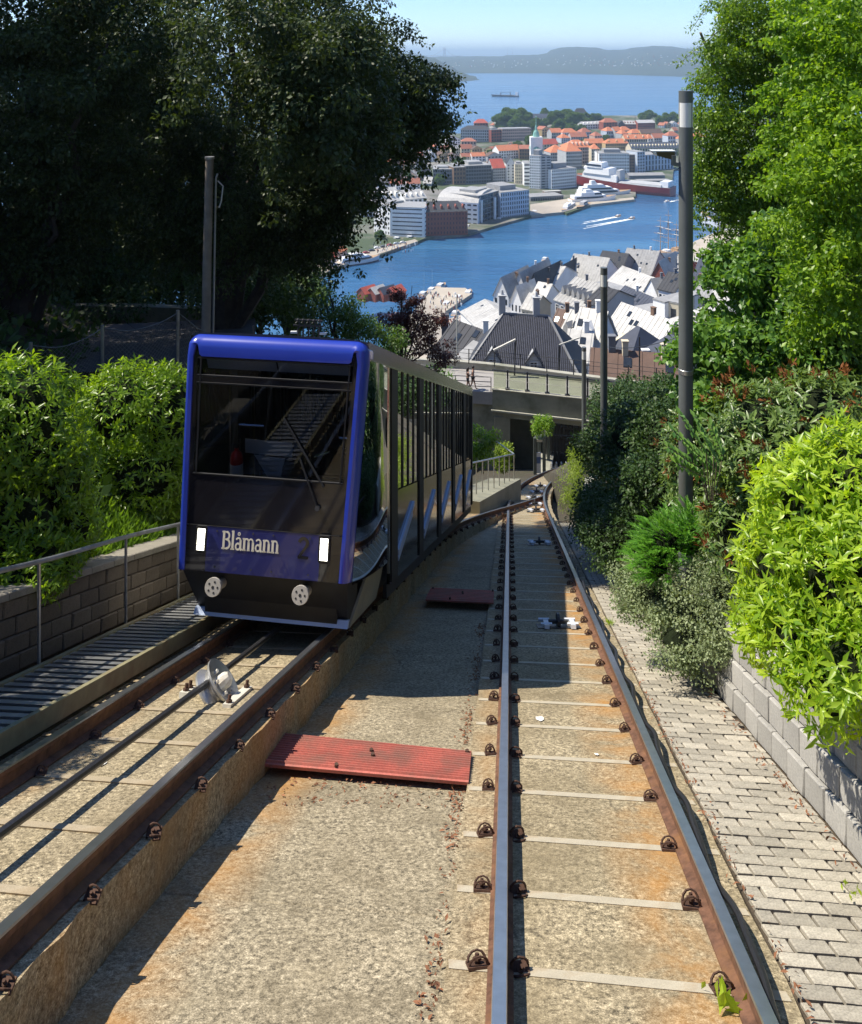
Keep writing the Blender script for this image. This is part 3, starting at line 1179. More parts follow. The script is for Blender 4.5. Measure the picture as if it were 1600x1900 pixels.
GL = {
    'B': (.62, [([(.12, 0), (.12, 1)], STEM), ([(.0, .96), (.30, .96)], THIN), ([(.0, .04), (.32, .04)], THIN), ([(.12, .55), (.32, .55)], THIN), (arc(.30, .755, .19, .205, -90, 90), .11), (arc(.31, .295, .24, .255, -90, 90), .12)]),
    'l': (.30, [([(.13, 0), (.13, 1.05)], STEM), ([(.03, 1.0), (.14, 1.03)], THIN), ([(.02, .03), (.25, .03)], THIN)]),
    'a': (.50, [([(.37, .55), (.37, .08), (.46, .02)], STEM * .9), (arc(.215, .50, .165, .17, 5, 150), .09), (arc(.20, .20, .155, .175, 40, 320), .10)]),
    'n': (.58, [([(.13, 0), (.13, .68)], STEM), ([(.03, .64), (.14, .66)], THIN), (arc(.28, .46, .16, .20, 0, 150), .09), ([(.44, .48), (.44, 0)], STEM), ([(.02, .03), (.24, .03)], THIN), ([(.34, .03), (.54, .03)], THIN)]),
    'm': (.88, [([(.13, 0), (.13, .68)], STEM), ([(.03, .64), (.14, .66)], THIN), (arc(.28, .46, .15, .20, 0, 150), .09), ([(.43, .48), (.43, 0)], STEM), (arc(.58, .46, .15, .20, 0, 150), .09), ([(.73, .48), (.73, 0)], STEM), ([(.02, .03), (.23, .03)], THIN), ([(.35, .03), (.52, .03)], THIN), ([(.65, .03), (.83, .03)], THIN)]),
    '2': (.6, [(arc(.28, .72, .20, .22, 170, -40), .15), ([(.43, .58), (.08, .07)], .13), ([(.04, .065), (.52, .065)], .13)]),
}
GL['å'] = (GL['a'][0], GL['a'][1] + [(arc(.24, .90, .075, .075, 0, 360, 12), .055)])


def letters(text, w0, v0, size, mat, name, xs=1.0, sl=-.0):
    mb = MB(); x = 0
    for ch in text:
        adv, strokes = GL[ch]
        for pts, wd in strokes:
            for k, ((ax_, ay), (bx, by)) in enumerate(zip(pts, pts[1:])):
                d = V((bx - ax_, by - ay)); d.normalize(); nrm = V((-d.y, d.x)) * wd / 2
                e = d * .012
                q = [(ax_ - nrm.x - e.x, ay - nrm.y - e.y), (bx - nrm.x + e.x, by - nrm.y + e.y), (bx + nrm.x + e.x, by + nrm.y + e.y), (ax_ + nrm.x - e.x, ay + nrm.y - e.y)]
                mb.prism([FP(v0 + size * b, w0 + size * xs * (x + a), .0225 + .0002 * (k % 3)) for a, b in q], FWD * .006)
        x += adv
    return mb.build(name, mat, car)


letters("Blåmann", -.485, .965, .20, M_CREAM, "name_lettering", .86)
letters("2", .41, .93, .24, M_BLKGLOSS, "number", 1.0)

# plow, buffers, side skirts
mb = MB()
pf = [TF(.43, -.90, .13), TF(.43, .90, .13), TF(.06, .98, .71), TF(.06, -.98, .71)]
mb.prism(pf, FWD * .5)
mb.build("front_skirt", M_BLKMAT, car)
mb = MB()
mb.prism([TF(.27, -.93, .12), TF(.27, .93, .12), TF(.335, .93, .205), TF(.335, -.93, .205)], FWD * .06)
mb.build("bumper_strip", M_LIGHTSTRIP, car)
M_SKIRT = M("pale_skirt_plate", (.24, .23, .18), .6, .1, var=.1, scale=3, dirt=(.3, .27, .2), dscale=2)
for s in (-1, 1):
    mb = MB()
    p = [TF(.41, s * .92, .10), TF(1.6, s * .99, .22), TF(1.9, s * 1.03, .62), TF(.95, s * 1.01, .62)]
    mb.prism(p if s > 0 else p[::-1], LAT * (-s * .03))
    mb.build("side_skirt", M_SKIRT, car)
    mb = MB()
    c = TF(-.18, s * .505, .56)
    mb.lathe([(0, 0), (.093, 0), (.097, .012), (.097, .03), (.06, .035), (.055, .3)], c, FWD, 24)
    b = mb.build("buffer_disc", M("buffer_rubber_grey", (.33, .31, .28), .7, var=.15, scale=20), car, smooth=True)
    mb = MB()
    side = LAT; upv = LAT.cross(FWD).normalized()
    for k in range(6):
        a = k * 1.2566
        r = .055 if k < 5 else 0
        q = c + side * math.cos(a) * r + upv * math.sin(a) * r
        mb.tube([q - FWD.normalized() * .004, q + FWD * .01], .011 if k < 5 else .016, 8)
    mb.build("bolt_hole", M_BLKMAT, b)
mb = MB()
mb.prism([TF(.3, -.8, .12), TF(.3, .8, .12), TF(.3, .8, .5), TF(.3, -.8, .5)], FWD * (TLEN - 1))
mb.build("underframe", M_BLKMAT, car)

# sides
HWS = 1.10
PIL = [2.02, 4.42, 6.72, 9.02, 11.25, 13.3]


def side_box(name, s, u0, u1, v0, v1, w_out, mat, th=.04, parent=car, level=False):
    mb = MB()
    def q(u, v):
        return TF(u, s * w_out, v + (SL * math.cos(TA) * (u - u0) if level else 0))
    p = [q(u0, v0), q(u1, v0), q(u1, v1), q(u0, v1)]
    if s < 0: p = p[::-1]
    mb.prism(p, LAT * (-s * th))
    return mb.build(name, mat, parent)


for s in (-1, 1):
    # raked quarter window beside the front frame
    mb = MB()
    p = [TF(rake(.66) + .12, s * (hw(.66) + .002), .66), TF(1.86, s * HWS, .66), TF(1.86, s * HWS, 3.24), TF(rake(3.2) + .12, s * (hw(3.2) + .002), 3.24)]
    rows = []
    for i in range(9):
        t = i / 8
        a, b = p[0].lerp(p[1], t), p[3].lerp(p[2], t)
        rows.append([a.lerp(b, k / 8) + LAT * s * .03 * math.sin(math.pi * t) for k in range(9)])
    mb.grid(rows if s > 0 else rows[::-1])
    mb.build("quarter_window", M_QGLASS, car, smooth=True)
    side_box("trim_strip", s, 1.865, 1.915, .5, 3.3, HWS + .012, M_CHROME, .03)
    side_box("lower_panel", s, 1.96, TLEN, .34, 1.56, HWS, M_MIRSTEEL, .04)
    side_box("cornice_panel", s, .62, TLEN, 3.26, 3.46, HWS + .012, M_CORN, .05)
    side_box("drip_rail", s, .62, TLEN, 3.235, 3.262, HWS + .03, M_CHROME, .04)
    side_box("sole_bar", s, 1.9, TLEN, .16, .34, HWS - .03, M_BLKMAT, .05)
    for k, u in enumerate(PIL):
        side_box("pillar", s, u, u + (.44 if k < 5 else .2), .36, 3.24, HWS + .02, M_BLKMAT, .07)
    for k in range(5):
        a, b = PIL[k] + .44, PIL[k + 1]
        wdt = (b - a) / 4
        for j in range(4):
            u0, u1 = a + wdt * j, a + wdt * (j + 1)
            side_box("side_window", s, u0 + .045, u1 - .045, 1.58, 3.235, HWS - .006, M_GLASS, .012)
        for j in range(5):
            u0 = a + wdt * j
            side_box("mullion", s, u0 - .04, u0 + .04, 1.565, 3.235, HWS + .008, M_BLKMAT, .05)
        if s > 0:
            # level door sills that step down the body
            side_box("door_sill", s, a + .02, a + .02 + 1.34, .66, .73, HWS + .035, M_LIGHTSTRIP, .05, level=True)
            side_box("door_sill", s, a + .02, a + .02 + 1.20, .575, .625, HWS + .03, M_LIGHTSTRIP, .05, level=True)
# roof
mb = MB(); secs = []
for u in (.60, 4, 8, TLEN):
    sec = [TF(u, -HWS - .01, 3.44)]
    for k in range(9):
        a = math.pi * k / 8
        sec.append(TF(u, -math.cos(a) * HWS * (1 if 0 < k < 8 else 1), 3.44 + .055 * math.sin(a) ** .6 if 0 < k < 8 else 3.45))
    sec.append(TF(u, HWS + .01, 3.44))
    secs.append(sec)
mb.sweep(secs)
mb.build("roof", M_ROOF, car)
# back end wall and stepped floor
mb = MB()
mb.prism([TF(TLEN - .06, -HWS, .34), TF(TLEN - .06, HWS, .34), TF(TLEN - .06, HWS, 3.44), TF(TLEN - .06, -HWS, 3.44)], FWD * .05)
mb.build("rear_wall", M_BLKGLOSS, car)
for k in range(6):
    u0, u1 = (.35 if k == 0 else PIL[k - 1]), PIL[k]
    mb = MB()
    z = TF(u0, 0, .55 if k else .72).z
    p = [TF(u0, -1, 0), TF(u0, 1, 0), TF(u1, 1, 0), TF(u1, -1, 0)]
    mb.prism([V((q.x, q.y, z - .05)) for q in p], (0, 0, .05))
    for j in (0, 1):
        for w0, w1 in ((-.95, -.25), (.25, .95)):
            if k == 0: continue
            q = TF((u0 + u1) / 2 + (j - .5) * .9, 0, 0)
            a = TF((u0 + u1) / 2 + (j - .5) * .9, w0, 0); b = TF((u0 + u1) / 2 + (j - .5) * .9, w1, 0)
            f = V((FWD.x, FWD.y, 0)).normalized() * .42
            g = f.normalized() * .07
            mb.prism([V((a.x, a.y, z + .38)), V((b.x, b.y, z + .38)), V((b.x, b.y, z + .38)) + f, V((a.x, a.y, z + .38)) + f], (0, 0, .09))
            mb.prism([V((a.x, a.y, z + .38)), V((b.x, b.y, z + .38)), V((b.x, b.y, z + .38)) + g, V((a.x, a.y, z + .38)) + g], (0, 0, .75))
    mb.build("floor_step" if k == 0 else "seat_bay", M_SEAT if k else M_INT, car)
# driver's desk, partition, grab poles seen through the windscreen
mb = MB()
mb.prism([TF(.36, -.15, 1.2), TF(.36, .85, 1.2), TF(.36, .85, 1.82), TF(.36, -.15, 1.78)], FWD * .35)
mb.build("control_desk", M_INT, car)
mb = MB()
mb.prism([TF(1.15, -.62, 2.02), TF(1.15, .0, 2.0), TF(1.15, .0, 2.18), TF(1.15, -.62, 2.2)], FWD * .03)
mb.prism([TF(1.15, -.50, 2.0), TF(1.15, -.1, 1.98), TF(1.15, -.16, 1.72), TF(1.15, -.25, 1.62)], FWD * .03)
mb.build("paper_rack", M("pale_grey_panel", (.75, .74, .7), .6, var=.06), car)
mb = MB()
for a, b in (((.95, -.62, 2.38), (.95, -.3, 2.38)), ((.95, -.62, 2.38), (1.0, -.64, 2.05)), ((.8, .38, 1.75), (.9, .60, 2.35)), ((.9, .66, 2.52), (.9, .66, 2.28)), ((.75, .72, 2.3), (.75, .92, 2.3)), ((1.6, .1, 1.0), (1.6, .1, 3.2)), ((1.7, -.7, 1.0), (1.7, -.7, 3.2)), ((.7, .42, 2.05), (.7, .6, 2.12))):
    mb.tube([TF(*a), TF(*b)], .016, 6)
mb.build("grab_pole", M_CHROME, car, smooth=True)
# wiper
mb = MB()
mb.tube([FP(1.50, .62, .03), FP(1.78, .50, .04), FP(2.05, .38, .03)], .011, 5)
mb.tube([FP(1.74, .68, .028), FP(2.5, .16, .028)], .013, 5)
mb.tube([FP(1.50, .62, .015), FP(1.50, .62, .05)], .03, 8)
mb.build("wiper", M_BLKMAT, car)
# roof gear
gear_m = M_DARKSTEEL
mb = MB()
c = TF(1.3, .17, 3.52)
for k in range(5):
    q = c + LAT * (-.14 + .07 * k)
    mb.tube([q, q + V((0, 0, .12)), q + V((.02, .02, .17)), q + V((0, .03, .22)), q + V((-.03, .02, .19))], .012, 6)
    mb.sphere(q + V((0, 0, .24)), .02, 8, 5)
mb.bar(c - LAT * .2 + V((0, 0, .17)), c + LAT * .2 + V((0, 0, .17)), .02, .02)
mb.bar(c - LAT * .18 + V((0, 0, .24)), c + LAT * .18 + V((0, 0, .24)), .02, .02)
mb.build("current_collector", gear_m, car)
mb = MB()
for s in (-.19, .19):
    mb.box(c + LAT * s + V((0, 0, .08)), (.09, .03, .025))
mb.build("collector_shoe", M_WHITEPLAIN, car)
for w in (-.42, .42):
    mb = MB(); mb.tube([TF(.9, w, 3.48), TF(.9, w, 3.62)], .008, 5); mb.build("aerial", gear_m, car)

# fire extinguisher behind the windscreen
q = TF(.62, -.53, 1.60)
ext = empty("fire_extinguisher", q, "red fire extinguisher with a white label standing behind the windscreen of the blue car", "fire extinguisher")
mb = MB(); mb.lathe([(0, 0), (.075, 0), (.078, .02), (.078, .38), (.06, .44), (.025, .47), (.025, .5)], q, (0, 0, 1), 16)
mb.build("cylinder_body", M_REDPLAIN, ext, smooth=True)
mb = MB(); mb.lathe([(.0795, .12), (.0795, .32)], q, (0, 0, 1), 16)
mb.build("paper_label", M_WHITEPLAIN, ext, smooth=True)
mb = MB(); mb.tube([q + V((0, 0, .5)), q + V((0, 0, .54))], .02, 8); mb.bar(q + V((-.05, 0, .545)), q + V((.06, 0, .56)), .02, .015)
mb.build("valve", M_BLKMAT, ext)

# ------------------------------------------------------------------ road bridge over the track
M_CONC = M("cast_concrete", (.36, .35, .29), .85, var=.14, scale=.8, speck=.06, spscale=30, dirt=(.16, .17, .11), dscale=.5, bump=.1, bscale=20)
M_CONC_OLD = M("mossy_concrete", (.24, .235, .175), .9, var=.2, scale=.7, dirt=(.10, .10, .06), dscale=.45, bump=.15, bscale=12)
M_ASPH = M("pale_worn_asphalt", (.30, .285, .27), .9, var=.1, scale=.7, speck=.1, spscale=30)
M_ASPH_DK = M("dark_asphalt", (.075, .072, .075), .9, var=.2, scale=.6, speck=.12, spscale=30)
M_GLASSPAN = glassmat("pale_glass_panel", (.80, .84, .74), .05, 1.45)

DZ = -24.7


def near_e(t): return V((2.0 + 11.5 * t, 62.9 - 2.6 * t, DZ - .25 * t))     # t 0..1 from the glass rail's start
bridge = empty("road_bridge", (8, 64, DZ), "concrete road bridge with glass balustrade crossing over the track", "bridge")
far_a, far_b = V((-9, 71.3, DZ + .15)), V((26, 60.6, DZ - .3))
near_a, near_b = V((-9, 64.6, DZ + .1)), V((26, 57.4, DZ - .45))
N0, N1 = at_z(914, 728, DZ), at_z(1115, 750, DZ - .2)
NB = N0 + (N1 - N0) * 2.6
mb = MB()
mb.prism([V((-14, 65.6, DZ - .9)), N0 + V((0, 0, -.9)), NB + V((0, 0, -.7)), far_b + V((0, 0, -.6)), V((-14, 72.8, DZ - .75))], (0, 0, .9))
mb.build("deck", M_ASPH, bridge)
mb = MB()   # far parapet: thick concrete upstand
fa, fb = at_z(768, 684, DZ), at_z(1262, 737, DZ - .3)
fl = (fb - fa)
FPX = [(560, 676), (700, 680), (770, 683), (850, 686.5), (920, 693), (1000, 703), (1100, 716), (1200, 729.5), (1262, 738), (1360, 752)]
fpts = [at_z(x, y, DZ - .3 * max(0, (x - 768) / 494)) for x, y in FPX]
mb.sweep([[p, p + V((0, .35, 0)), p + V((0, .35, .6)), p + V((0, 0, .6))] for p in fpts])
mb.build("far_parapet", M_CONC, bridge)
mb = MB()
mb.sweep([[p + V((0, -.06, .604)), p + V((0, .42, .604)), p + V((0, .42, .69)), p + V((0, -.06, .69))] for p in fpts])
mb.build("parapet_cap", M_CONC, bridge)
mb = MB()   # near fascia beam and ledge
nv = (N1 - N0)
back = V((0, .6, 0))
mb.prism([N0 + V((0, -.02, -1.75)), NB + V((0, -.02, -1.65)), NB + back + V((0, 0, -1.65)), N0 + back + V((0, 0, -1.75))], (0, 0, 1.95))
mb.build("fascia_beam", M_CONC_OLD, bridge)
mb = MB()
mb.prism([N0 + V((-.1, -.22, -1.32)), NB + V((0, -.22, -1.25)), NB + V((0, -.03, -1.25)), N0 + V((-.1, -.03, -1.32))], (0, 0, .12))
mb.build("ledge", M_CONC, bridge)
mb = MB()
mb.prism([N0 + V((0, -.1, .205)), NB + V((0, -.1, .305)), NB + V((0, .45, .305)), N0 + V((0, .45, .205))], (0, 0, .07))
mb.build("kerb_cap", M_CONC, bridge)
for i in range(10):
    t = .145 + .185 * i
    if t > 2.3: break
    q = N0 + nv * t + V((0, .15, .27 + .04 * t))
    mb = MB(); mb.bar(q, q + V((0, 0, 1.42)), .14, .12, up=(1, 0, 0)); mb.box(q + V((0, 0, .05)), (.32, .24, .1))
    mb.build("balustrade_post", M_DARKSTEEL, bridge)
    if i < 9:
        q2 = N0 + nv * (t + .185) + V((0, .15, .27 + .04 * (t + .185)))
        mb = MB(); d = (q2 - q).normalized() * .1
        mb.prism([q + d + V((0, 0, .06)), q2 - d + V((0, 0, .06)), q2 - d + V((0, .02, .06)), q + d + V((0, .02, .06))], (0, 0, 1.22))
        mb.build("glass_panel", M_GLASSPAN, bridge)
q = N0 + V((.1, .15, .27)); q2 = N0 + nv * .145 + V((0, .15, .27)); d = (q2 - q).normalized() * .1
mb = MB(); mb.prism([q, q2 - d, q2 - d + V((0, .02, 0)), q + V((0, .02, 0))], (0, 0, 1.22)); mb.build("glass_panel", M_GLASSPAN, bridge)
mb = MB()
mb.bar(N0 + V((0, .15, 1.6)), N0 + nv * 1.9 + V((0, .15, 1.66)), .06, .05)
mb.build("top_rail", M_DARKSTEEL, bridge)
# low railing left of the glass
mb = MB()
ra, rb = V((-6, 64.2, DZ + .04)), N0 + V((-.1, .05, .04))
for k in range(5):
    q = ra.lerp(rb, k / 4); mb.tube([q, q + V((0, 0, 1.05))], .035, 6)
for h in (.35, .7, 1.05):
    mb.tube([ra + V((0, 0, h)), rb + V((0, 0, h))], .028, 6)
mb.build("low_railing", M_DARKSTEEL, bridge)
# far side thin posts with a wire rail
for k in range(12):
    q = fa + fl * (-.08 + k * .1) + V((0, .2, .76))
    mb = MB(); mb.tube([q, q + V((0, 0, 1.15))], .045, 6); mb.build("fence_post", M_DARKSTEEL, bridge)
mb = MB()
for h in (.4, .8, 1.12):
    mb.tube([fa - fl * .08 + V((0, .2, .76 + h)), fa + fl * 1.03 + V((0, .2, .76 + h))], .018, 5)
mb.build("fence_wire", M_DARKSTEEL, bridge)
# abutment wall at the left and the pier face under the deck
mb = MB()
A0, A1 = P(850, 800, 63.4), P(918, 800, 62.9)
mb.prism([V((-12, 66.5, -31.5)), V((A1.x + .3, 63.0, -31.5)), V((A1.x + 1.3, 70, -31.5)), V((-12, 73, -31.5))], (0, 0, 6.3))
mb.build("abutment", M_CONC_OLD, bridge)
mb = MB()
q0, q1 = P(918, 850, 62.6), P(942, 850, 62.6)
mb.prism([V((q0.x, 62.7, -32)), V((q1.x + .2, 62.7, -32)), V((q1.x + .2, 63.6, -32)), V((q0.x, 63.6, -32))], (0, 0, 5.6))
mb.build("pier", M_CONC_OLD, bridge)
mb = MB()
q0, q1 = P(942, 850, 68), P(1004, 850, 68)
mb.prism([V((q0.x - 2, 69, -33)), V((q1.x, 66.5, -33)), V((q1.x + .6, 70, -33)), V((q0.x - 2, 72, -33))], (0, 0, 7.2))
mb.build("inner_wall", M_CONC_OLD, bridge)

# dark arched tunnel mouth beyond the bridge
tun = empty("tunnel_portal", P(1050, 880, 72), "dark arched tunnel mouth behind the bars under the bridge", "tunnel")
cx, cy, cz = P(1052, 880, 72).x, 72.0, P(1052, 890, 72).z
mb = MB()
outer = [(-6, -1), (-6, 8), (6, 8), (6, -1)]
n = 14
arcp = [(-3.0, -1)] + [(-3.0 * math.cos(math.pi * k / n), 2.2 + 3.0 * math.sin(math.pi * k / n)) for k in range(n + 1)] + [(3.0, -1)]
ring = [V((cx + a, cy, cz + b)) for a, b in arcp]
out = [V((cx - 6, cy, cz - 1))] + [V((cx + max(-6, min(6, a * 2.4)), cy, cz + max(b, 6.5 if 0 < i < len(arcp) - 1 else b))) for i, (a, b) in enumerate(arcp)][1:-1] + [V((cx + 6, cy, cz - 1))]
for i in range(len(ring) - 1):
    mb.hexa([ring[i], ring[i + 1], ring[i + 1] + V((0, .8, 0)), ring[i] + V((0, .8, 0)), out[i], out[i + 1], out[i + 1] + V((0, .8, 0)), out[i] + V((0, .8, 0))])
mb.build("arch_wall", M_CONC_OLD, tun)
mb = MB()
mb.sweep([[V((cx + a, cy + .4, cz + b)) for a, b in arcp], [V((cx + a + 3, cy + 26, cz + b - 8)) for a, b in arcp]], closed=False, caps=False)
mb.poly([V((cx + a + 3, cy + 26, cz + b - 8)) for a, b in arcp])
mb.build("lining", M("sooty_lining", (.05, .047, .042), .95, var=.3, scale=.6), tun)

# gate shelter beside the tunnel
gd = 58.0
gate = empty("platform_shelter", P(1012, 890, gd), "small metal platform shelter with an information panel by the tunnel mouth", "shelter")
M_SHEL = M("grey_green_steel", (.10, .12, .11), .5, .3, var=.15, scale=2)
def G(px, py, d=gd): return P(px, py, d)
mb = MB()
for px, d in ((993, gd), (1010, gd), (1018, gd + 3.2), (1001, gd + 3.2)):
    q = G(px, 892, d); mb.bar(q, V((q.x, q.y, G(px, 812, gd).z)), .2, .2, up=(1, 0, 0))
mb.build("corner_post", M_SHEL, gate)
mb = MB()
a, b = G(990, 820), G(1011, 820)
mb.prism([a, b, b + V((.75, 3.4, -.7)), a + V((.75, 3.4, -.7))], (0, 0, .14))
mb.build("shelter_roof", M_STEEL, gate)
mb = MB()
mb.prism([G(995, 878), G(1004, 878), G(1004, 840), G(995, 840)], (0, .08, 0))
ip = mb.build("information_panel", M("pale_notice", (.62, .66, .72), .4, var=.05), gate)
mb = MB(); mb.prism([G(995, 860, gd - .02), G(1004, 860, gd - .02), G(1004, 848, gd - .02), G(995, 848, gd - .02)], (0, .015, 0))
mb.build("printed_map", M("blue_print", (.07, .13, .3), .4, var=.3, scale=3), ip)
mb = MB()
a, b = G(988, 896), G(1016, 900)
mb.prism([a, b, b + V((1, 4, 0)), a + V((1, 4, 0))], (0, 0, .18))
mb.build("plinth", M_CONC, gate)
# bars of the fence across the mouth
fence = empty("iron_fence", P(1045, 885, 62), "tall dark iron bar fence in front of the tunnel mouth", "fence")
q0, q1 = P(1015, 885, 61.5), P(1082, 885, 64)
for k in range(26):
    q = q0.lerp(q1, k / 25)
    mb = MB(); mb.tube([V((q.x, q.y, q.z - .3)), V((q.x, q.y, q.z + 3.9 + .25 * math.sin(k * 2.3)))], .035, 5)
    mb.build("bar", M_DARKSTEEL, fence)
mb = MB()
for h in (.25, 3.0):
    mb.bar(q0 + V((0, 0, h)), q1 + V((0, 0, h)), .06, .08)
mb.build("cross_rail", M_DARKSTEEL, fence)
# turnstiles
for k in range(4):
    q = P(1024 + 9.0 * k, 889, 59.5)
    r = empty("turnstile", q, ["steel turnstile nearest the shelter in the row before the tunnel", "steel turnstile second from the shelter in the row before the tunnel", "steel turnstile third from the shelter in the row before the tunnel", "steel turnstile at the planted end of the row before the tunnel"][k], "turnstile", "turnstiles in front of the tunnel mouth")
    mb = MB()
    mb.box(q + V((0, 0, .45)), (.16, .5, .9)); mb.tube([q + V((0, -.2, .9)), q + V((0, -.15, 1.1)), q + V((0, .15, 1.1)), q + V((0, .2, .9))], .05, 6)
    mb.build("pedestal", M_STEEL, r)
    mb = MB()
    for a in range(3):
        mb.tube([q + V((.08, -.1, .8)), q + V((.08 + .2 * math.cos(a * 2.09), -.12, .8 + .2 * math.sin(a * 2.09)))], .02, 5)
    mb.build("arm", M_CHROME, r)

# railing and kerb wall beside the track, just past the car
rl = empty("railing", onplane(930, 890, 2.5), "thin steel railing along the sunlit ledge beyond the rear of the car", "railing")
ra, rb = onplane(872, 921, 2.3), onplane(954, 893, 2.2)
for k in range(9):
    q = ra.lerp(rb, k / 8); mb = MB(); mb.tube([q, q + V((0, 0, 1.05))], .022, 6); mb.build("post", M_STEEL, rl)
mb = MB()
mb.tube([ra + V((0, 0, 1.05)), rb + V((0, 0, 1.05)), rb + V((.0, 9, -2.5))], .026, 6)
mb.build("top_rail", M_STEEL, rl)
mb = MB()
mb.prism([ra + V((-.9, 0, -1.4)), ra + V((.3, -.3, -1.42)), rb + V((.3, .3, -1.45)), rb + V((-.9, .3, -1.42))], (0, 0, 1.4))
mb.build("ledge_pavement", M_CONC_OLD, kind="structure")

# ------------------------------------------------------------------ lamp posts
M_POST = M("slate_grey_post_paint", (.14, .155, .155), .45, .1, var=.12, scale=1.5, dirt=(.12, .12, .10), dscale=1.2)
M_DIFF = M("frosted_white_lantern", (.78, .79, .76), .35, 0, var=.02)


def lamp(px, d, w_px, top, l0, l1, bot, label, arm=False):
    r = w_px * d / F / 2
    b = P(px, bot, d)
    root = empty("lamp_post", b, label, "lamp post", "lamp posts along the planted bank")
    def z(py): return (100 - py) / F * d
    def seg(name, z0, z1, rr, m, n=16):
        mb = MB(); mb.lathe([(0, 0), (rr, 0), (rr, z1 - z0), (0, z1 - z0)], V((b.x, b.y, z0)), (0, 0, 1), n)
        return mb.build(name, m, root, smooth=True)
    seg("pole", b.z - .6, z(l1), r, M_POST, 20)
    lan = seg("lantern", z(l1), z(l0), r * .99, M_DIFF, 20)
    mb = MB()
    for a in range(3):
        t = a * 2.09 + 1.2
        mb.bar(V((b.x + math.cos(t) * r, b.y + math.sin(t) * r, z(l1))), V((b.x + math.cos(t) * r, b.y + math.sin(t) * r, z(l0))), .008, .008, up=(1, 0, 0))
    mb.build("lantern_rib", M_POST, lan)
    seg("cap", z(l0), z(top), r, M_POST, 20)
    if arm:
        mb = MB(); mb.lathe([(r * 1.0, 0), (r * 1.05, .005), (r * 1.05, .06), (r, .065)], V((b.x, b.y, z(693))), (0, 0, 1), 20)
        mb.build("band", M_STEEL, root, smooth=True)
        mb = MB()
        mb.bar(P(1262, 306, d), P(1248, 303, d), .05, .05)
        mb.box(P(1250, 297, d), (.05, .06, .13))
        mb.build("floodlight_bracket", M_POST, root)
        mb = MB()
        mb.prism([P(1212, 281, d), P(1253, 281, d), P(1253, 298, d), P(1221, 289, d)], (0, .14, 0))
        fl_ = mb.build("floodlight", M("olive_floodlight_case", (.09, .075, .03), .5, .1, var=.1), root)
        mb = MB()
        mb.prism([P(1209, 279.5, d - .005), P(1254, 279.5, d - .005), P(1254, 281.5, d - .005), P(1218, 281.5, d - .005), P(1220, 290, d - .005)], (0, .15, 0))
        mb.build("floodlight_visor", M_DIFF, fl_)
    return root


lamp(1273, 11.4, 26, 168, 190, 235, 985, "tall grey lamp post with a floodlight arm standing in the shrubs", True)
lamp(1121, 24, 13, 496, 509, 531, 800, "second lamp post beside the road bridge, dark with a white lantern")
lamp(1084, 39, 8.5, 644, 651, 666, 850, "small farthest lamp post in front of the tunnel mouth")

# street lamps on the bridge road: thin masts with curved heads
for (px, d, t, b, head, lab) in ((1038, 70, 640, 700, -18, "thin street lamp with a bent head against the dark slate roof"), (848, 74, 545, 668, 0, "white flagpole-thin mast beyond the far parapet of the bridge"), (1187, 71, 625, 712, -6, "thin wooden mast beyond the bridge parapet before the brown tiled roof")):
    q = P(px, b, d); r = empty("street_mast", q, lab, "mast")
    mb = MB(); mb.tube([q - V((0, 0, 1)), P(px, t, d)], .06, 6); mb.build("pole", M_PALEPAINT if head == 0 else M_DARKSTEEL, r)
    if head < -10:
        mb = MB(); mb.bar(P(px, t, d), P(px + 0, t, d) + V((1.6, -.3, .7)), .14, .09); mb.build("lamp_head", M_PALEPAINT, r)
# street lamp on a bent arm just in front of the slate roof
q = P(955, 672, 66); r = empty("street_mast", q, "street lamp with a long slanted lit-edge head in front of the slate roof dormers", "mast")
mb = MB(); mb.tube([q - V((0, 0, 1)), P(957, 632, 66)], .06, 6); mb.build("pole", M_DARKSTEEL, r)
mb = MB(); mb.bar(P(916, 650, 66), P(957, 630, 66), .2, .13); mb.build("lamp_head", M_PALEPAINT, r)

# ------------------------------------------------------------------ wooden pole with conduit, fence, upper road
q = P(380, 660, 19.4)
pole = empty("utility_pole", q, "weathered wooden utility pole with cables standing before the dark trees", "utility pole")
tp = P(389, 293, 19.4)
M_WOOD = M("weathered_pole_wood", (.26, .22, .17), .9, var=.25, scale=3, bump=.3, bscale=25)
mb = MB(); mb.tube([q - V((0, 0, 1)), q.lerp(tp, .5), tp], [.108, .10, .093], 12); mb.build("pole", M_WOOD, pole, smooth=True)
mb = MB(); mb.tube([tp - V((0, 0, .02)), tp + V((0, 0, .03))], .11, 12); mb.build("cap", M_STEEL, pole)
mb = MB()
b0 = P(395, 640, 19.3)
mb.tube([b0, P(401, 330, 19.3), P(404, 322, 19.3)], .022, 6)
mb.build("conduit", M_STEEL, pole)
mb = MB(); mb.tube([P(404, 335, 19.3), P(414, 345, 19.3), P(411, 372, 19.3), P(407, 385, 19.3)], .016, 6); mb.build("cable_loop", M_PALEPAINT, pole)

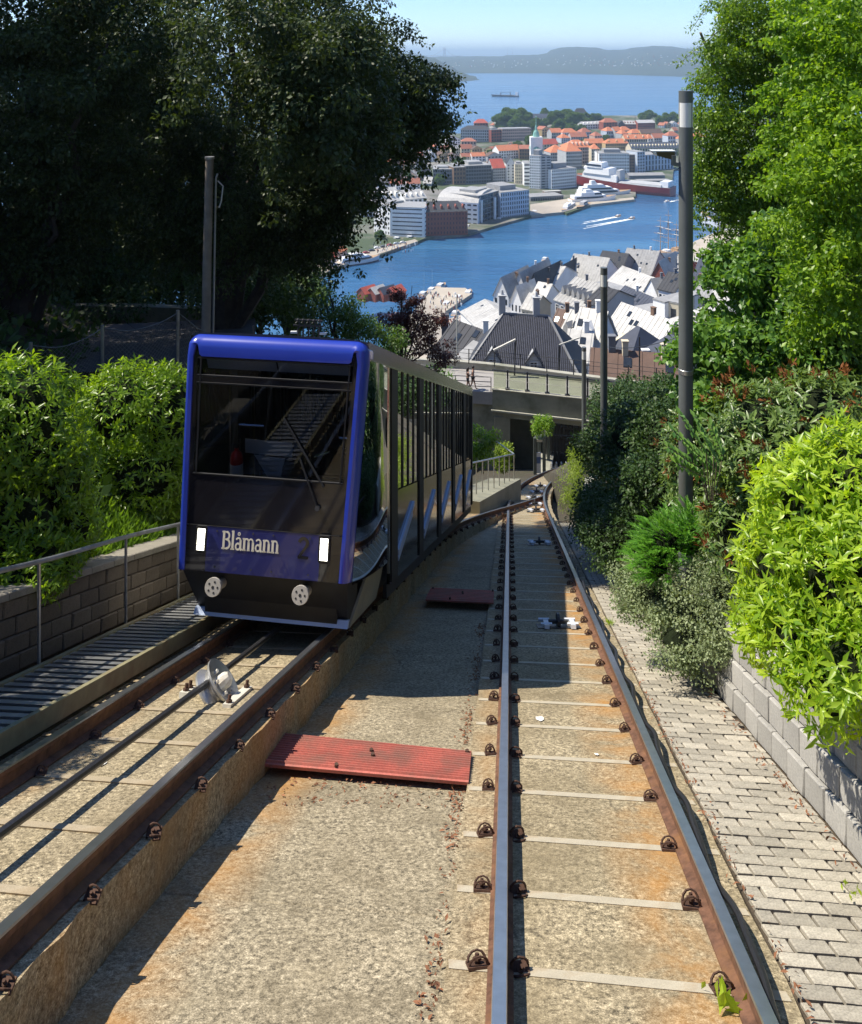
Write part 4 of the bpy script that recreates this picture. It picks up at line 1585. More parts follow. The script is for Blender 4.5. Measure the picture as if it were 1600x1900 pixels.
# chain-link fence
fd = 17.5
tops = [(-30, 672, 15.6), (57, 640, 16.2), (190, 608, 17.0), (330, 580, 17.8), (470, 640, 18.6)]
fen = empty("chain_link_fence", P(190, 690, 17), "sagging chain-link fence with slim posts behind the clipped bushes", "fence")
M_WIRE = M("grey_wire", (.20, .20, .19), .5, .6, var=.1)
for (px, py, d) in tops:
    a = P(px, py, d); mb = MB()
    mb.tube([a - V((0, 0, 1.75)), a + V((0, 0, .05))], .035, 8); mb.build("post", M_STEEL, fen, smooth=True)
mb = MB()
HH = 1.45
for (p0, p1) in zip(tops, tops[1:]):
    a, b = P(*p0), P(*p1)
    L = (b - a).length
    def FPt(s, h):
        t = s / L
        return a.lerp(b, t) + V((0, .02 * math.sin(s * 9), -.35 * (1 - (2 * t - 1) ** 2) * .5 - (HH - h)))
    step = .085
    k = -int(HH / step)
    while k * step < L:
        for sgn in (1, -1):
            pts = []
            for j in range(9):
                h = HH * j / 8
                s = k * step + (h if sgn > 0 else HH - h)
                if 0 <= s <= L: pts.append(FPt(s, h))
            if len(pts) > 1:
                for c, e in zip(pts, pts[1:]):
                    mb.bar(c, e, .006, .006)
        k += 1
    mb.tube([FPt(L * i / 12, HH) for i in range(13)], .009, 5)
mb.build("wire_mesh", M_WIRE, fen, kind="stuff")

# upper road with a kerb wall behind the fence
mb = MB(); secs = []
for i in range(30):
    x = -22 + i * .9
    y0 = 20.5 + .02 * (x + 12) ** 2 * .2; z0 = -6.9 - .12 * (x + 12) * .35
    secs.append([(x, y0, -.105 * 60 + (100 - 100) - .6 - .03 * x * 0 - .0 + (-.2)), (x, y0 + 7, -.2 - 9.6)])
rows = []
for i in range(34):
    px = -120 + i * 18
    a, b = P(px, 690, 18.6), P(px, 592 + 10 * math.sin(i * .11), 27)
    rows.append([a, a.lerp(b, .5), b])
mb.grid(rows)
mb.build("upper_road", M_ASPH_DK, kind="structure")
mb = MB()
kp = [P(px, 586 + .00012 * (px - 150) ** 2, 28) for px in range(-60, 470, 40)]
secs = [[p + V((0, 0, -.6)), p + V((0, .35, -.6)), p + V((0, .35, .32)), p + V((0, 0, .32))] for p in kp]
mb.sweep(secs)
mb.build("kerb_wall", M_CONC_OLD, loc=kp[5], label="low concrete kerb wall along the dark upper road under the trees", cat="wall", kind="thing")

# ------------------------------------------------------------------ overhead wires
wires = empty("overhead_wire", P(1160, 690, 45), "thin overhead wires strung above the bridge road", "wire")
for k, (a, b) in enumerate(((P(1112, 640, 40), P(1400, 560, 20)), (P(780, 690, 66), P(1250, 745, 56)), (P(780, 676, 66), P(1250, 725, 56)), (P(200, 560, 22), P(340, 600, 20)), (P(340, 588, 19), P(520, 640, 22)))):
    mb = MB()
    mb.tube([a.lerp(b, t / 8) - V((0, 0, .5 * (1 - (2 * t / 8 - 1) ** 2))) for t in range(9)], .012 if k < 3 else .008, 4)
    mb.build("wire_span", M_BLACKRUB, wires)

# ------------------------------------------------------------------ people
def person(base, h, yaw, stride, top_c, bottom_c, hair_c, skin_c, label, long_hair=True, arm_bent=False):
    """one continuous body grown with a skin modifier over a walking skeleton"""
    c, s = math.cos(yaw), math.sin(yaw)
    def X(f, l, z): return (base[0] + (f * c - l * s) * h, base[1] + (f * s + l * c) * h, base[2] + z * h)
    root = empty("person", base, label, "person", "people walking on the road")
    J = {'pel': (0, 0, .53), 'wai': (.005, 0, .62), 'che': (.01, 0, .73), 'nek': (.01, 0, .83), 'hd0': (.02, 0, .875), 'hd1': (.025, 0, .955),
         'lsh': (.01, .10, .80), 'lel': (-.03, .13, .65), 'lwr': (.03, .13, .53), 'lha': (.05, .125, .475),
         'rsh': (.01, -.10, .80), 'rel': (.04, -.13, .66) if not arm_bent else (.05, -.13, .68), 'rwr': (.10, -.12, .55) if not arm_bent else (.15, -.06, .70), 'rha': (.12, -.115, .50) if not arm_bent else (.18, -.02, .73),
         'lhi': (0, .05, .50), 'lkn': (stride * .55, .05, .275), 'lan': (stride, .05, .045), 'lto': (stride + .075, .055, .02),
         'rhi': (0, -.05, .50), 'rkn': (-stride * .2, -.05, .28), 'ran': (-stride * 1.0, -.05, .06), 'rto': (-stride * 1.0 + .07, -.055, .015)}
    Rr = {'pel': .075, 'wai': .062, 'che': .074, 'nek': .03, 'hd0': .045, 'hd1': .045, 'lsh': .033, 'lel': .024, 'lwr': .017, 'lha': .016, 'rsh': .033, 'rel': .024, 'rwr': .017, 'rha': .016,
          'lhi': .056, 'lkn': .036, 'lan': .022, 'lto': .016, 'rhi': .056, 'rkn': .036, 'ran': .022, 'rto': .016}
    E = [('pel', 'wai'), ('wai', 'che'), ('che', 'nek'), ('nek', 'hd0'), ('hd0', 'hd1'), ('che', 'lsh'), ('lsh', 'lel'), ('lel', 'lwr'), ('lwr', 'lha'), ('che', 'rsh'), ('rsh', 'rel'), ('rel', 'rwr'), ('rwr', 'rha'),
         ('pel', 'lhi'), ('lhi', 'lkn'), ('lkn', 'lan'), ('lan', 'lto'), ('pel', 'rhi'), ('rhi', 'rkn'), ('rkn', 'ran'), ('ran', 'rto')]
    def skinned(name, keys, edges, mat, grow=0.0, override={}):
        idx = {k: i for i, k in enumerate(keys)}
        me = bpy.data.meshes.new(name)
        me.from_pydata([X(*override.get(k, J[k])) for k in keys], [(idx[a], idx[b]) for a, b in edges], [])
        o = bpy.data.objects.new(name, me); COL.objects.link(o)
        me.materials.append(mat)
        o.modifiers.new("skin", 'SKIN'); sv = me.skin_vertices[0].data
        for k in keys:
            r = (Rr[k] + grow) * h; sv[idx[k]].radius = (r, r)
            sv[idx[k]].use_root = k == keys[0]
        sub = o.modifiers.new("sub", 'SUBSURF'); sub.levels = 2; sub.render_levels = 2
        set_parent(o, root)
        return o
    skinned("body", list(J), E, M("skin", skin_c, .6, var=.05))
    skinned("top", ['che', 'wai', 'nek', 'lsh', 'rsh'], [('che', 'wai'), ('che', 'nek'), ('che', 'lsh'), ('che', 'rsh')], M("cotton_top", top_c, .8, var=.1), .010, {'nek': (.01, 0, .80)})
    sh = {'lkn': (stride * .28, .05, .39), 'rkn': (-stride * .1, -.05, .39)}
    skinned("shorts", ['pel', 'wai', 'lhi', 'lkn', 'rhi', 'rkn'], [('pel', 'wai'), ('pel', 'lhi'), ('lhi', 'lkn'), ('pel', 'rhi'), ('rhi', 'rkn')], M("shorts_cloth", bottom_c, .85, var=.1), .013, dict(sh, wai=(.003, 0, .60)))
    mb = MB()
    mb.sphere(X(.010, 0, .948), .060 * h, 12, 8, scale=(1, 1, 1.05))
    if long_hair:
        mb.sphere(X(-.03, 0, .88), .052 * h, 10, 7, scale=(.8, 1.0, 1.7))
    mb.build("hair", M("dark_hair", hair_c, .6, var=.2), root, smooth=True)
    mb = MB()
    for l in (.02, -.02): mb.sphere(X(.064, l, .938), .007 * h, 6, 4)
    mb.build("eyes", M_BLKMAT, root)
    mb = MB(); mb.sphere(X(.072, 0, .925), .010 * h, 6, 4, scale=(1, .8, 1.4)); mb.build("nose", bpy.data.materials["skin"], root)
    mb = MB()
    for kx in ('lto', 'rto'):
        j = J[kx]
        mb.sphere(X(j[0] - .035, j[1], .018), .034 * h, 8, 5, scale=(1.25, .7, .55))
    mb.build("shoes", M_BLKMAT, root)
    return root


q = at_z(868, 724, DZ); person((q.x, q.y, q.z + .01), 1.68, math.radians(10), .13, (.035, .03, .035), (.04, .04, .045), (.025, .017, .012), (.42, .24, .16), "person with long dark hair in a dark top and shorts walking on the bridge", True, True)
q = at_z(877.5, 722, DZ); person((q.x, q.y, q.z + .01), 1.72, math.radians(-12), .12, (.05, .045, .05), (.03, .03, .035), (.03, .02, .014), (.45, .26, .18), "person with bare arms in dark clothes a step behind on the bridge", False)
q = P(401, 622, 26.5); person((q.x, q.y, q.z - .75), 1.7, math.radians(175), .1, (.20, .12, .11), (.05, .05, .06), (.22, .13, .08), (.5, .3, .22), "person in a dusky pink top on the upper road behind the utility pole", True)

# ------------------------------------------------------------------ trees and shrubs
L_BEECH = leafmat("dark_beech_leaf", (.022, .036, .013), (.072, .108, .034), .28, .5, .3)
L_GLOSSY = leafmat("glossy_laurel_leaf", (.06, .14, .010), (.30, .46, .03), .52, .33, .55, 1.2)
L_BRIGHT = leafmat("bright_rhododendron_leaf", (.15, .29, .012), (.50, .64, .055), .5, .36, .5, 1.4)
L_TINGED = leafmat("olive_rhododendron_leaf", (.05, .11, .025), (.20, .29, .07), .32, .36, .5, 1.2)
L_BROWN = leafmat("brown_seed_head", (.10, .035, .012), (.28, .11, .035), .15, .7, .2, 3)
L_BIRCH = leafmat("birch_leaf", (.06, .13, .018), (.24, .38, .042), .48, .38, .5, .9)
L_LIME = leafmat("lime_green_leaf", (.08, .19, .014), (.30, .46, .04), .48, .4, .45, 1.0)
L_MAPLE = leafmat("maple_leaf", (.05, .14, .03), (.19, .34, .06), .42, .4, .5, .9)
L_COTON = leafmat("grey_green_small_leaf", (.12, .17, .075), (.32, .38, .2), .25, .5, .4, 2)
L_JUNI = leafmat("fresh_fern_green", (.05, .18, .02), (.18, .40, .04), .35, .55, .3, 2)
L_DARKSH = leafmat("deep_green_leaf", (.020, .048, .012), (.07, .13, .028), .25, .5, .35, .9)
L_GRASSY = leafmat("yellow_green_leaf", (.12, .20, .02), (.30, .40, .05), .4, .5, .3, 1.5)
L_COPPER = leafmat("copper_leaf", (.045, .014, .014), (.13, .04, .032), .25, .45, .4, 1.0)
L_GRASS = leafmat("grass_blade", (.06, .14, .015), (.2, .34, .04), .35, .5, .3, 2)
L_CITY = leafmat("city_tree_leaf", (.06, .12, .03), (.16, .25, .05), .3, .6, .2, .06)
M_BARK = M("dark_bark", (.055, .045, .036), .95, var=.35, scale=4, bump=.5, bscale=20, bdist=.03)
M_CORE = M("painted_inner_shade", (.014, .02, .009), 1.0, var=.5, scale=9, bump=.8, bscale=25, bdist=.05, spec=.1)  # near-black colour stands for the shade inside the bushes
M_BARK2 = M("grey_brown_bark", (.16, .13, .10), .9, var=.3, scale=6, bump=.3, bscale=30)


def limbs(root, base, tops, r0, mat, name="trunk", fork=.35):
    mb = MB()
    for i, t in enumerate(tops):
        a = V(base); b = V(t)
        pts, rs = [], []
        for k in range(7):
            s = k / 6
            j = V((random.uniform(-1, 1), random.uniform(-1, 1), 0)) * r0 * 1.3 * s * (1 - s) * 4
            q = a.lerp(b, s) + j
            if i: q.z = a.z + (b.z - a.z) * (s ** .8)
            pts.append(q); rs.append(r0 * (1 if i == 0 else .45) * (1 - .85 * s) + .01)
        mb.tube(pts, rs, 9 if i == 0 else 6)
    return mb.build(name, mat, root, smooth=True)


def tree(name, label, cat, base, ells, ncl, csize, per, leaf, width, mat, r0, tops, bark=M_BARK, group=None, flat=.6, droop=.5, rmin=.3, folded=False, extra=None, wild=0, hang=.25):
    root = empty(name, base, label, cat, group)
    limbs(root, base, tops, r0, bark)
    cl = []
    tot = sum(e[1][0] * e[1][1] * e[1][2] for e in ells)
    for e in ells:
        k = max(3, int(ncl * (e[1][0] * e[1][1] * e[1][2]) ** .67 / sum((q[1][0] * q[1][1] * q[1][2]) ** .67 for q in ells)))
        cl += clumps(e, k, csize, flat, rmin)
        if wild:
            p, dd = shell(e[0], e[1], wild, .9)
            for q, w in zip(p, dd):
                st = np.array(w) * (.9 - .5 * hang) + np.array([0, 0, random.uniform(-.7, .3) - hang])
                for j in range(random.randint(2, 4 + int(4 * hang))):
                    s = csize * (.75 - .13 * j) * random.uniform(.7, 1.2)
                    cl.append((tuple(q + st * csize * .55 * j), (s, s, s * flat)))
    foliage("crown", cl, per, leaf, width, mat, root, folded, .35, droop)
    if extra: extra(root)
    return root


# big dark trees uphill of the car on the left
d = 24
tree("beech_tree", "huge dark beech tree with drooping boughs behind the blue car", "tree", P(418, 640, d + 1),
     [ell(430, 150, d, 270, 230, 3.6), ell(610, 60, d - 1, 120, 170, 2.2), ell(640, 190, d - 1, 130, 120, 2.0), ell(755, 165, d - 1, 70, 60, 1.1), ell(575, 330, d - .5, 85, 110, 1.6), ell(330, 350, d + 1, 150, 120, 2.2), ell(655, 300, d - 1, 40, 55, .9), ell(540, 410, d, 75, 70, 1.4), ell(775, 225, d - 1, 40, 42, .7), ell(700, 255, d - 1, 34, 34, .7), ell(640, 350, d - .5, 28, 40, .6), ell(600, 400, d - .5, 32, 36, .6), ell(440, 430, d, 170, 90, 2), ell(480, 60, 18.5, 150, 130, 1.9), ell(560, 205, 18.2, 100, 90, 1.5), ell(640, 255, 19.5, 75, 65, 1.3), ell(600, 140, 18, 85, 80, 1.5), ell(650, 110, 19, 70, 80, 1.1)],
     520, .60, 85, .105, .6, L_BEECH, .42, [P(425, 60, d + 1), P(640, 150, d), P(600, 320, d), P(250, 200, d + 1), P(520, -20, d), P(740, 165, d - 1)], droop=.75, wild=12)
d = 21
tree("beech_tree", "broad dark tree filling the upper corner above the clipped bushes", "tree", P(42, 660, d + 1),
     [ell(70, 120, d, 210, 230, 3.0), ell(-60, 350, d, 150, 160, 2.2), ell(190, 60, d + 1, 120, 160, 2.0), ell(130, 360, d + 1, 150, 100, 1.9), ell(30, 460, d + 1, 140, 70, 1.8)],
     330, .6, 80, .10, .6, L_BEECH, .33, [P(60, 60, d + 1), P(200, 80, d), P(-80, 200, d), P(110, 340, d)], droop=.7)
d = 33
tree("beech_tree", "slender dark tree with a bare trunk farther back between the two big trees", "tree", P(185, 640, d),
     [ell(230, 200, d, 170, 220, 3.5), ell(200, 400, d, 190, 90, 3.0), ell(420, 420, d + 2, 170, 80, 3)],
     260, .85, 60, .15, .6, L_BEECH, .38, [P(200, 100, d), P(330, 160, d), P(90, 220, d)], droop=.6)
d = 40
tree("beech_tree", "dark tree at the back whose foliage shows light gaps of sky", "tree", P(540, 640, d),
     [ell(480, 330, d, 145, 160, 4), ell(500, 480, d, 85, 70, 3), ell(330, 470, d, 150, 60, 3)],
     170, 1.0, 42, .18, .6, L_BEECH, .4, [P(530, 250, d), P(620, 330, d), P(430, 330, d)], droop=.6)
for i, (px, py, d, rx, ry, lab) in enumerate(((60, 500, 29, 130, 80, "dark understorey shrub at the edge of the frame below the broad tree"), (230, 530, 30, 120, 60, "dark understorey shrub along the upper road"), (480, 545, 28, 110, 60, "dark shrub right behind the roof of the blue car"), (330, 510, 34, 130, 70, "dark understorey shrub behind the utility pole"))):
    r = empty("forest_shrub", P(px, py + ry, d), lab, "shrub", "shrubs under the dark trees")
    foliage("foliage", clumps(ell(px, py, d, rx, ry, 2.2), 60, .7, .7), 45, .13, .55, L_DARKSH, r)
    limbs(r, P(px, py + ry + 20, d), [P(px + 10, py - ry * .5, d), P(px - 40, py - ry * .3, d)], .08, M_BARK, "stem")
# off to the side the wood goes on uphill, it shades the edge of the road
for i, (x, y, z, s) in enumerate(((-15.5, 20, 4.5, 4.6), (-17, 29, 3, 5.2), (-16, 39, -4, 5.5))):
    b = V((x, y, z - 9))
    tree("beech_tree", ["dark tree of the wood beyond the frame, nearest the camera", "dark tree of the wood beyond the frame, middle one", "dark tree of the wood beyond the frame, lowest one"][i], "tree", b, [((x, y, z), (s, s, s * 1.2))], 90, 1.2, 26, .2, .6, L_BEECH, .4, [V((x, y, z + 2)), V((x + 2, y, z + 1))])

# sunlit edge trees beyond the car
d = 34
tree("young_tree", "sunlit green tree spilling out of the shade behind the car roof", "tree", P(640, 690, d),
     [ell(605, 590, d, 70, 58, 1.5), ell(550, 530, d, 50, 42, 1.2), ell(675, 610, d, 42, 45, 1.0), ell(540, 560, d, 70, 70, 1.3), ell(715, 640, d, 30, 35, .8)],
     110, .42, 110, .10, .55, leafmat("sunny_edge_leaf", (.04, .09, .018), (.15, .26, .04), .4, .45, .4), .1, [P(610, 540, d), P(580, 500, d), P(680, 590, d)])
d = 42
tree("copper_shrub", "copper leaved small tree with bare twigs in front of the marina", "tree", P(748, 690, d),
     [ell(745, 580, d, 50, 42, 1.2), ell(785, 600, d, 38, 45, 1.0), ell(720, 615, d, 40, 45, 1.0), ell(790, 655, d, 50, 40, 1.2)],
     120, .33, 130, .10, .6, L_COPPER, .09, [P(745, 535, d), P(790, 560, d), P(710, 590, d), P(765, 530, d), P(810, 640, d)])
d = 46
for k, (px, py, rx, ry, lab) in enumerate(((790, 700, 50, 20, "low green bush at the foot of the copper tree"), (730, 665, 35, 35, "rounded green bush beside the copper tree just above the car roof"))):
    r = empty("bush", P(px, py + ry, d), lab, "bush", "bushes near the copper tree")
    foliage("foliage", clumps(ell(px, py, d, rx, ry, 1), 26, .4), 70, .10, .55, L_MAPLE, r)

# left clipped laurel bushes
def bush_core(root, e, k=.72):  # solid blob inside the foliage, its dark colour painted as inner shade
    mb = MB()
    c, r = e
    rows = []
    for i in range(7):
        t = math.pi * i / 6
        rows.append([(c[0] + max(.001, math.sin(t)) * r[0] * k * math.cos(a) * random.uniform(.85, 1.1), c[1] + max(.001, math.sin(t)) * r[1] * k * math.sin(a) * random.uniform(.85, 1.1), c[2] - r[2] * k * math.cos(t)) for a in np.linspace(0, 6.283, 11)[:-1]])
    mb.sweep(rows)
    return mb.build("shade_core", M_CORE, root, smooth=True)


def bush(label, base, ells, per, leaf, width, mat, k=8, cat="bush", name="laurel_bush", core=.66, group=None, droop=.25, zmin=-.8, rmin=.8):
    root = empty(name, base, label, cat, group)
    rosettes("foliage", ells, per, leaf, width, mat, root, k, droop, zmin=zmin, rmin=rmin)
    limbs(root, base, [V(e[0]) for e in ells[:4]], .028, M_BARK, "stem")
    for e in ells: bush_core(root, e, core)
    return root


bush("rounded glossy laurel bush nearest the handrail, lit on its crown and dark below", V((-4.75, 9.5, ground(-4.75, 9.5))),
     [ell(25, 790, 9.9, 130, 125, .75), ell(-80, 860, 9.5, 120, 190, .7), ell(95, 890, 10.2, 85, 105, .5), ell(30, 970, 9.6, 105, 110, .5), ell(-30, 1060, 9.0, 90, 60, .4), ell(60, 1040, 9.3, 75, 55, .35), ell(130, 985, 10.0, 55, 55, .35), ell(10, 1085, 8.9, 100, 48, .3), ell(95, 1050, 9.4, 60, 40, .3), ell(-330, 780, 8.0, 170, 160, 1.0), ell(-350, 800, 6.9, 170, 150, .9)], 95, .088, .30, L_GLOSSY, group="clipped laurel bushes behind the block wall")
bush("bright topped laurel bush between the rounded bush and the blue car", V((-4.6, 13.3, ground(-4.6, 13.3))),
     [ell(235, 760, 13.5, 95, 85, .8), ell(165, 830, 13.6, 55, 70, .6), ell(305, 775, 13.6, 75, 95, .7), ell(270, 880, 13.2, 80, 85, .55), ell(190, 890, 13.3, 60, 85, .5), ell(325, 880, 13.6, 50, 80, .5), ell(235, 940, 13.0, 80, 36, .4), ell(290, 935, 13.4, 55, 36, .4)], 78, .098, .29, L_GLOSSY, group="clipped laurel bushes behind the block wall")

# grass on the wall top
n = 9000
ps = np.empty((n, 3))
for i in range(n):
    u = random.uniform(9.5, 14.5); x = -5.62 + .1441 * u - abs(random.gauss(0, .5))
    ps[i] = (x, u, ground(x, u) + .0)
ax = RNG.normal(size=(n, 3)) * .45 + np.array([0, 0, 1.0])
leaf_object("grass", ps, ax, RNG.normal(size=(n, 3)), .07 + .16 * RNG.random(n), .10, L_GRASS, folded=False, bend=.3, kind="stuff")

# right bank ------------------------------------------------------
d = 16
tree("weeping_tree", "fine leaved tree with hanging boughs behind the tall lamp post", "tree", P(1500, 780, d + 2),
     [ell(1430, 60, d, 110, 110, 1.0), ell(1375, 110, d - .3, 70, 90, .7), ell(1345, 180, d - .5, 55, 110, .6), ell(1360, 300, d - .3, 62, 90, .7), ell(1420, 250, d, 90, 160, .9), ell(1400, 380, d - .2, 75, 90, .7), ell(1500, 150, d, 100, 190, 1), ell(1470, 380, d, 90, 130, .9), ell(1318, 330, d - .6, 26, 45, .3), ell(1420, 480, d, 70, 70, .7), ell(1385, 20, d - .4, 45, 50, .5), ell(1480, 30, d, 90, 80, .9), ell(1500, 300, d + .3, 80, 130, .8)],
     430, .27, 230, .06, .55, L_BIRCH, .2, [P(1480, 20, d + 1), P(1400, 180, d), P(1380, 330, d), P(1470, 350, d + .5), P(1340, 100, d), P(1300, 60, d - .4)], bark=M_BARK2, droop=.8, flat=.5, wild=26, rmin=.2, hang=.9)
tree("birch_tree", "shaded birch filling the background between the weeping tree and the lime green one", "tree", P(1640, 760, 24), [ell(1540, 100, 22, 110, 180, 1.8), ell(1500, 320, 22, 110, 150, 1.8), ell(1600, 420, 22, 120, 160, 1.8), ell(1420, 420, 21, 80, 110, 1.2)], 300, .5, 90, .10, .6, L_BIRCH, .2, [P(1560, 60, 22), P(1500, 300, 22), P(1620, 380, 22)], bark=M_BARK2, rmin=.2)
# trailing twigs in the open sky
r = empty("hanging_twig", P(1330, 60, d - .5), "thin leafy twigs hanging free against the fjord beside the lamp post top", "twig")
cl = []
for (a, b) in (((1320, 0), (1282, 45)), ((1330, 60), (1262, 105)), ((1335, 120), (1268, 160)), ((1335, 150), (1285, 195)), ((1310, 330), (1296, 400)), ((1330, 260), (1292, 320))):
    for t in np.linspace(0, 1, 9):
        q = P(a[0] + (b[0] - a[0]) * t, a[1] + (b[1] - a[1]) * t + 12 * t * t, d - .6)
        cl.append((tuple(q), (.09, .09, .07)))
foliage("leaves", cl, 230, .055, .5, L_BIRCH, r)
mb = MB()
for (a, b) in (((1320, 0), (1282, 45)), ((1330, 60), (1262, 105)), ((1335, 120), (1268, 160)), ((1335, 150), (1285, 195))):
    mb.tube([P(a[0] + 20, a[1] - 10, d - .5), P(*a, d - .6), P(b[0], b[1] + 12, d - .6)], [.012, .008, .004], 5)
mb.build("stem", M_BARK2, r)
d = 10.5
tree("lime_green_tree", "sunny lime green tree crowding the edge of the frame", "tree", P(1680, 820, d + .8),
     [ell(1560, 130, d, 75, 110, .6), ell(1590, 250, d - .3, 95, 120, .7), ell(1540, 330, d - .2, 75, 100, .6), ell(1600, 430, d - .3, 90, 110, .6), ell(1530, 470, d, 60, 80, .5), ell(1600, 40, d, 70, 90, .6), ell(1500, 60, d + .6, 65, 90, .5), ell(1480, 230, d + .5, 60, 100, .5), ell(1470, 400, d + .4, 60, 80, .5), ell(1540, 560, d, 70, 70, .5)],
     330, .20, 220, .066, .55, L_LIME, .12, [P(1640, 60, d + .4), P(1580, 250, d), P(1560, 420, d)], bark=M_BARK2, droop=.55, flat=.38, wild=22, rmin=.2)
d = 12.5
tree("maple_tree", "bushy young maple with broad leaves above the brown tipped shrubs", "tree", P(1480, 860, d + 1),
     [ell(1400, 600, d, 90, 100, .8), ell(1500, 560, d, 110, 110, .9), ell(1560, 640, d, 100, 90, .8), ell(1340, 660, d + .3, 60, 70, .6), ell(1450, 690, d - .2, 110, 60, .7), ell(1330, 720, d + .3, 55, 55, .5), ell(1480, 460, d, 60, 60, .6), ell(1390, 510, d + .5, 50, 60, .5), ell(1680, 600, d + .5, 100, 120, .9), ell(1820, 580, d + .5, 110, 130, 1.0)],
     300, .28, 150, .10, .72, L_MAPLE, .1, [P(1480, 500, d), P(1400, 580, d), P(1560, 560, d), P(1340, 640, d)], bark=M_BARK2, folded=True, droop=.6, flat=.45, wild=14)

root = bush("large rhododendron with brown faded flower heads on the bank behind the lamp post", P(1450, 1120, 9.4),
     [ell(1420, 800, 9.6, 100, 85, .7), ell(1530, 790, 9.2, 95, 95, .7), ell(1385, 860, 9.5, 70, 90, .5), ell(1300, 860, 12.9, 75, 100, .6), ell(1290, 960, 12.5, 60, 60, .5), ell(1440, 900, 9.0, 90, 90, .5), ell(1368, 960, 9.2, 60, 80, .45), ell(1380, 1010, 8.8, 70, 80, .45), ell(1600, 760, 9.2, 60, 60, .5), ell(1700, 780, 9.2, 90, 90, .6), ell(1840, 760, 9.2, 100, 100, .7)], 75, .098, .28, L_TINGED, name="rhododendron_bush", group="rhododendrons on the planted bank", droop=.45)
ps, ax = [], []
for c, r in ((ell(1420, 790, 9.6, 108, 92, .74)), ell(1530, 780, 9.2, 100, 100, .74), ell(1300, 850, 12.9, 78, 104, .62), ell(1380, 1000, 8.8, 76, 84, .5), ell(1440, 900, 9, 95, 95, .55)):
    p, dd = shell(c, r, 34, .95, -.2)
    for q, w in zip(p, dd):
        for k in range(14):
            ps.append(q + RNG.normal(size=3) * .025); ax.append(w + np.array([0, 0, .4]) + RNG.normal(size=3) * .7)
ps = np.array(ps)
leaf_object("faded_flower_heads", ps, np.array(ax), RNG.normal(size=(len(ps), 3)), .045 + .05 * RNG.random(len(ps)), .3, L_BROWN, root)

bush("vivid yellow green rhododendron spilling over the pale block wall", P(1560, 1330, 6.1),
     [ell(1500, 940, 6.5, 95, 110, .45), ell(1590, 900, 6.3, 90, 110, .45), ell(1450, 1060, 6.4, 75, 90, .4), ell(1560, 1080, 6.0, 100, 110, .4), ell(1480, 1190, 6.0, 80, 80, .35), ell(1590, 1240, 5.6, 90, 90, .32), ell(1530, 1290, 5.6, 65, 55, .28), ell(1420, 1160, 6.5, 55, 60, .3), ell(1640, 1060, 5.8, 80, 160, .4), ell(1740, 960, 6.3, 110, 140, .5), ell(1880, 900, 6.2, 120, 150, .5), ell(1730, 1230, 5.3, 100, 100, .35), ell(1900, 1150, 5.2, 130, 150, .4), ell(1950, 1330, 4.6, 120, 110, .35)], 135, .088, .27, L_BRIGHT, name="rhododendron_bush", group="rhododendrons on the planted bank", core=.55, droop=.2, rmin=.7)

# fern-like juniper
def sprays(name, label, cat, base, ells, n, L, mat, leaf, lean):
    root = empty(name, base, label, cat)
    ps, ax, up, ln = [], [], [], []
    for c, r in ells:
        p, dd = shell(c, r, n, .2, -.3)
        for q, w in zip(p, dd):
            dirv = w * .8 + np.array(lean) + RNG.normal(size=3) * .25
            dirv /= np.linalg.norm(dirv)
            sd = np.cross(dirv, [0, 0, 1.0]); sd /= np.linalg.norm(sd) + 1e-6
            for k in range(12):
                t = k / 11
                pos = q + dirv * L * t + np.array([0, 0, -.25 * L * t * t])
                for sg in (-1, 1):
                    ps.append(pos); ax.append(dirv * .8 + sd * sg * .8 + np.array([0, 0, .1])); up.append([0, 0, 1]); ln.append(leaf * (1.1 - .8 * t))
    leaf_object("foliage", np.array(ps), np.array(ax), np.array(up) + RNG.normal(size=(len(ps), 3)) * .3, np.array(ln), .3, mat, root, False)
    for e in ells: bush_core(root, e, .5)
    return root


sprays("fern_bush", "feathery fresh green conifer bush in front of the lamp post foot", "bush", P(1230, 1090, 10.4), [ell(1235, 1010, 10.4, 55, 50, .35), ell(1275, 1000, 10.6, 50, 55, .35), ell(1215, 1050, 10.3, 45, 40, .3)], 330, .2, L_JUNI, .055, (-.5, -.2, .45))
# grey-green cotoneaster carpet
r = empty("cotoneaster", P(1290, 1230, 9.6), "low grey green cotoneaster spreading over the end of the brick path", "bush")
es = [ell(1185, 1085, 10.9, 48, 42, .45), ell(1240, 1130, 10.3, 70, 60, .5), ell(1300, 1150, 9.8, 85, 75, .5), ell(1270, 1190, 9.6, 80, 45, .4), ell(1350, 1090, 9.7, 60, 75, .4), ell(1345, 1180, 9.4, 50, 55, .35), ell(1215, 1110, 10.6, 65, 40, .4)]
cl = []
for e in es: cl += clumps(e, 42, .13, .8, .5)
foliage("foliage", cl, 620, .03, .62, L_COTON, r, rmin=.3, droop=.2)
for e in es: bush_core(r, e, .5)

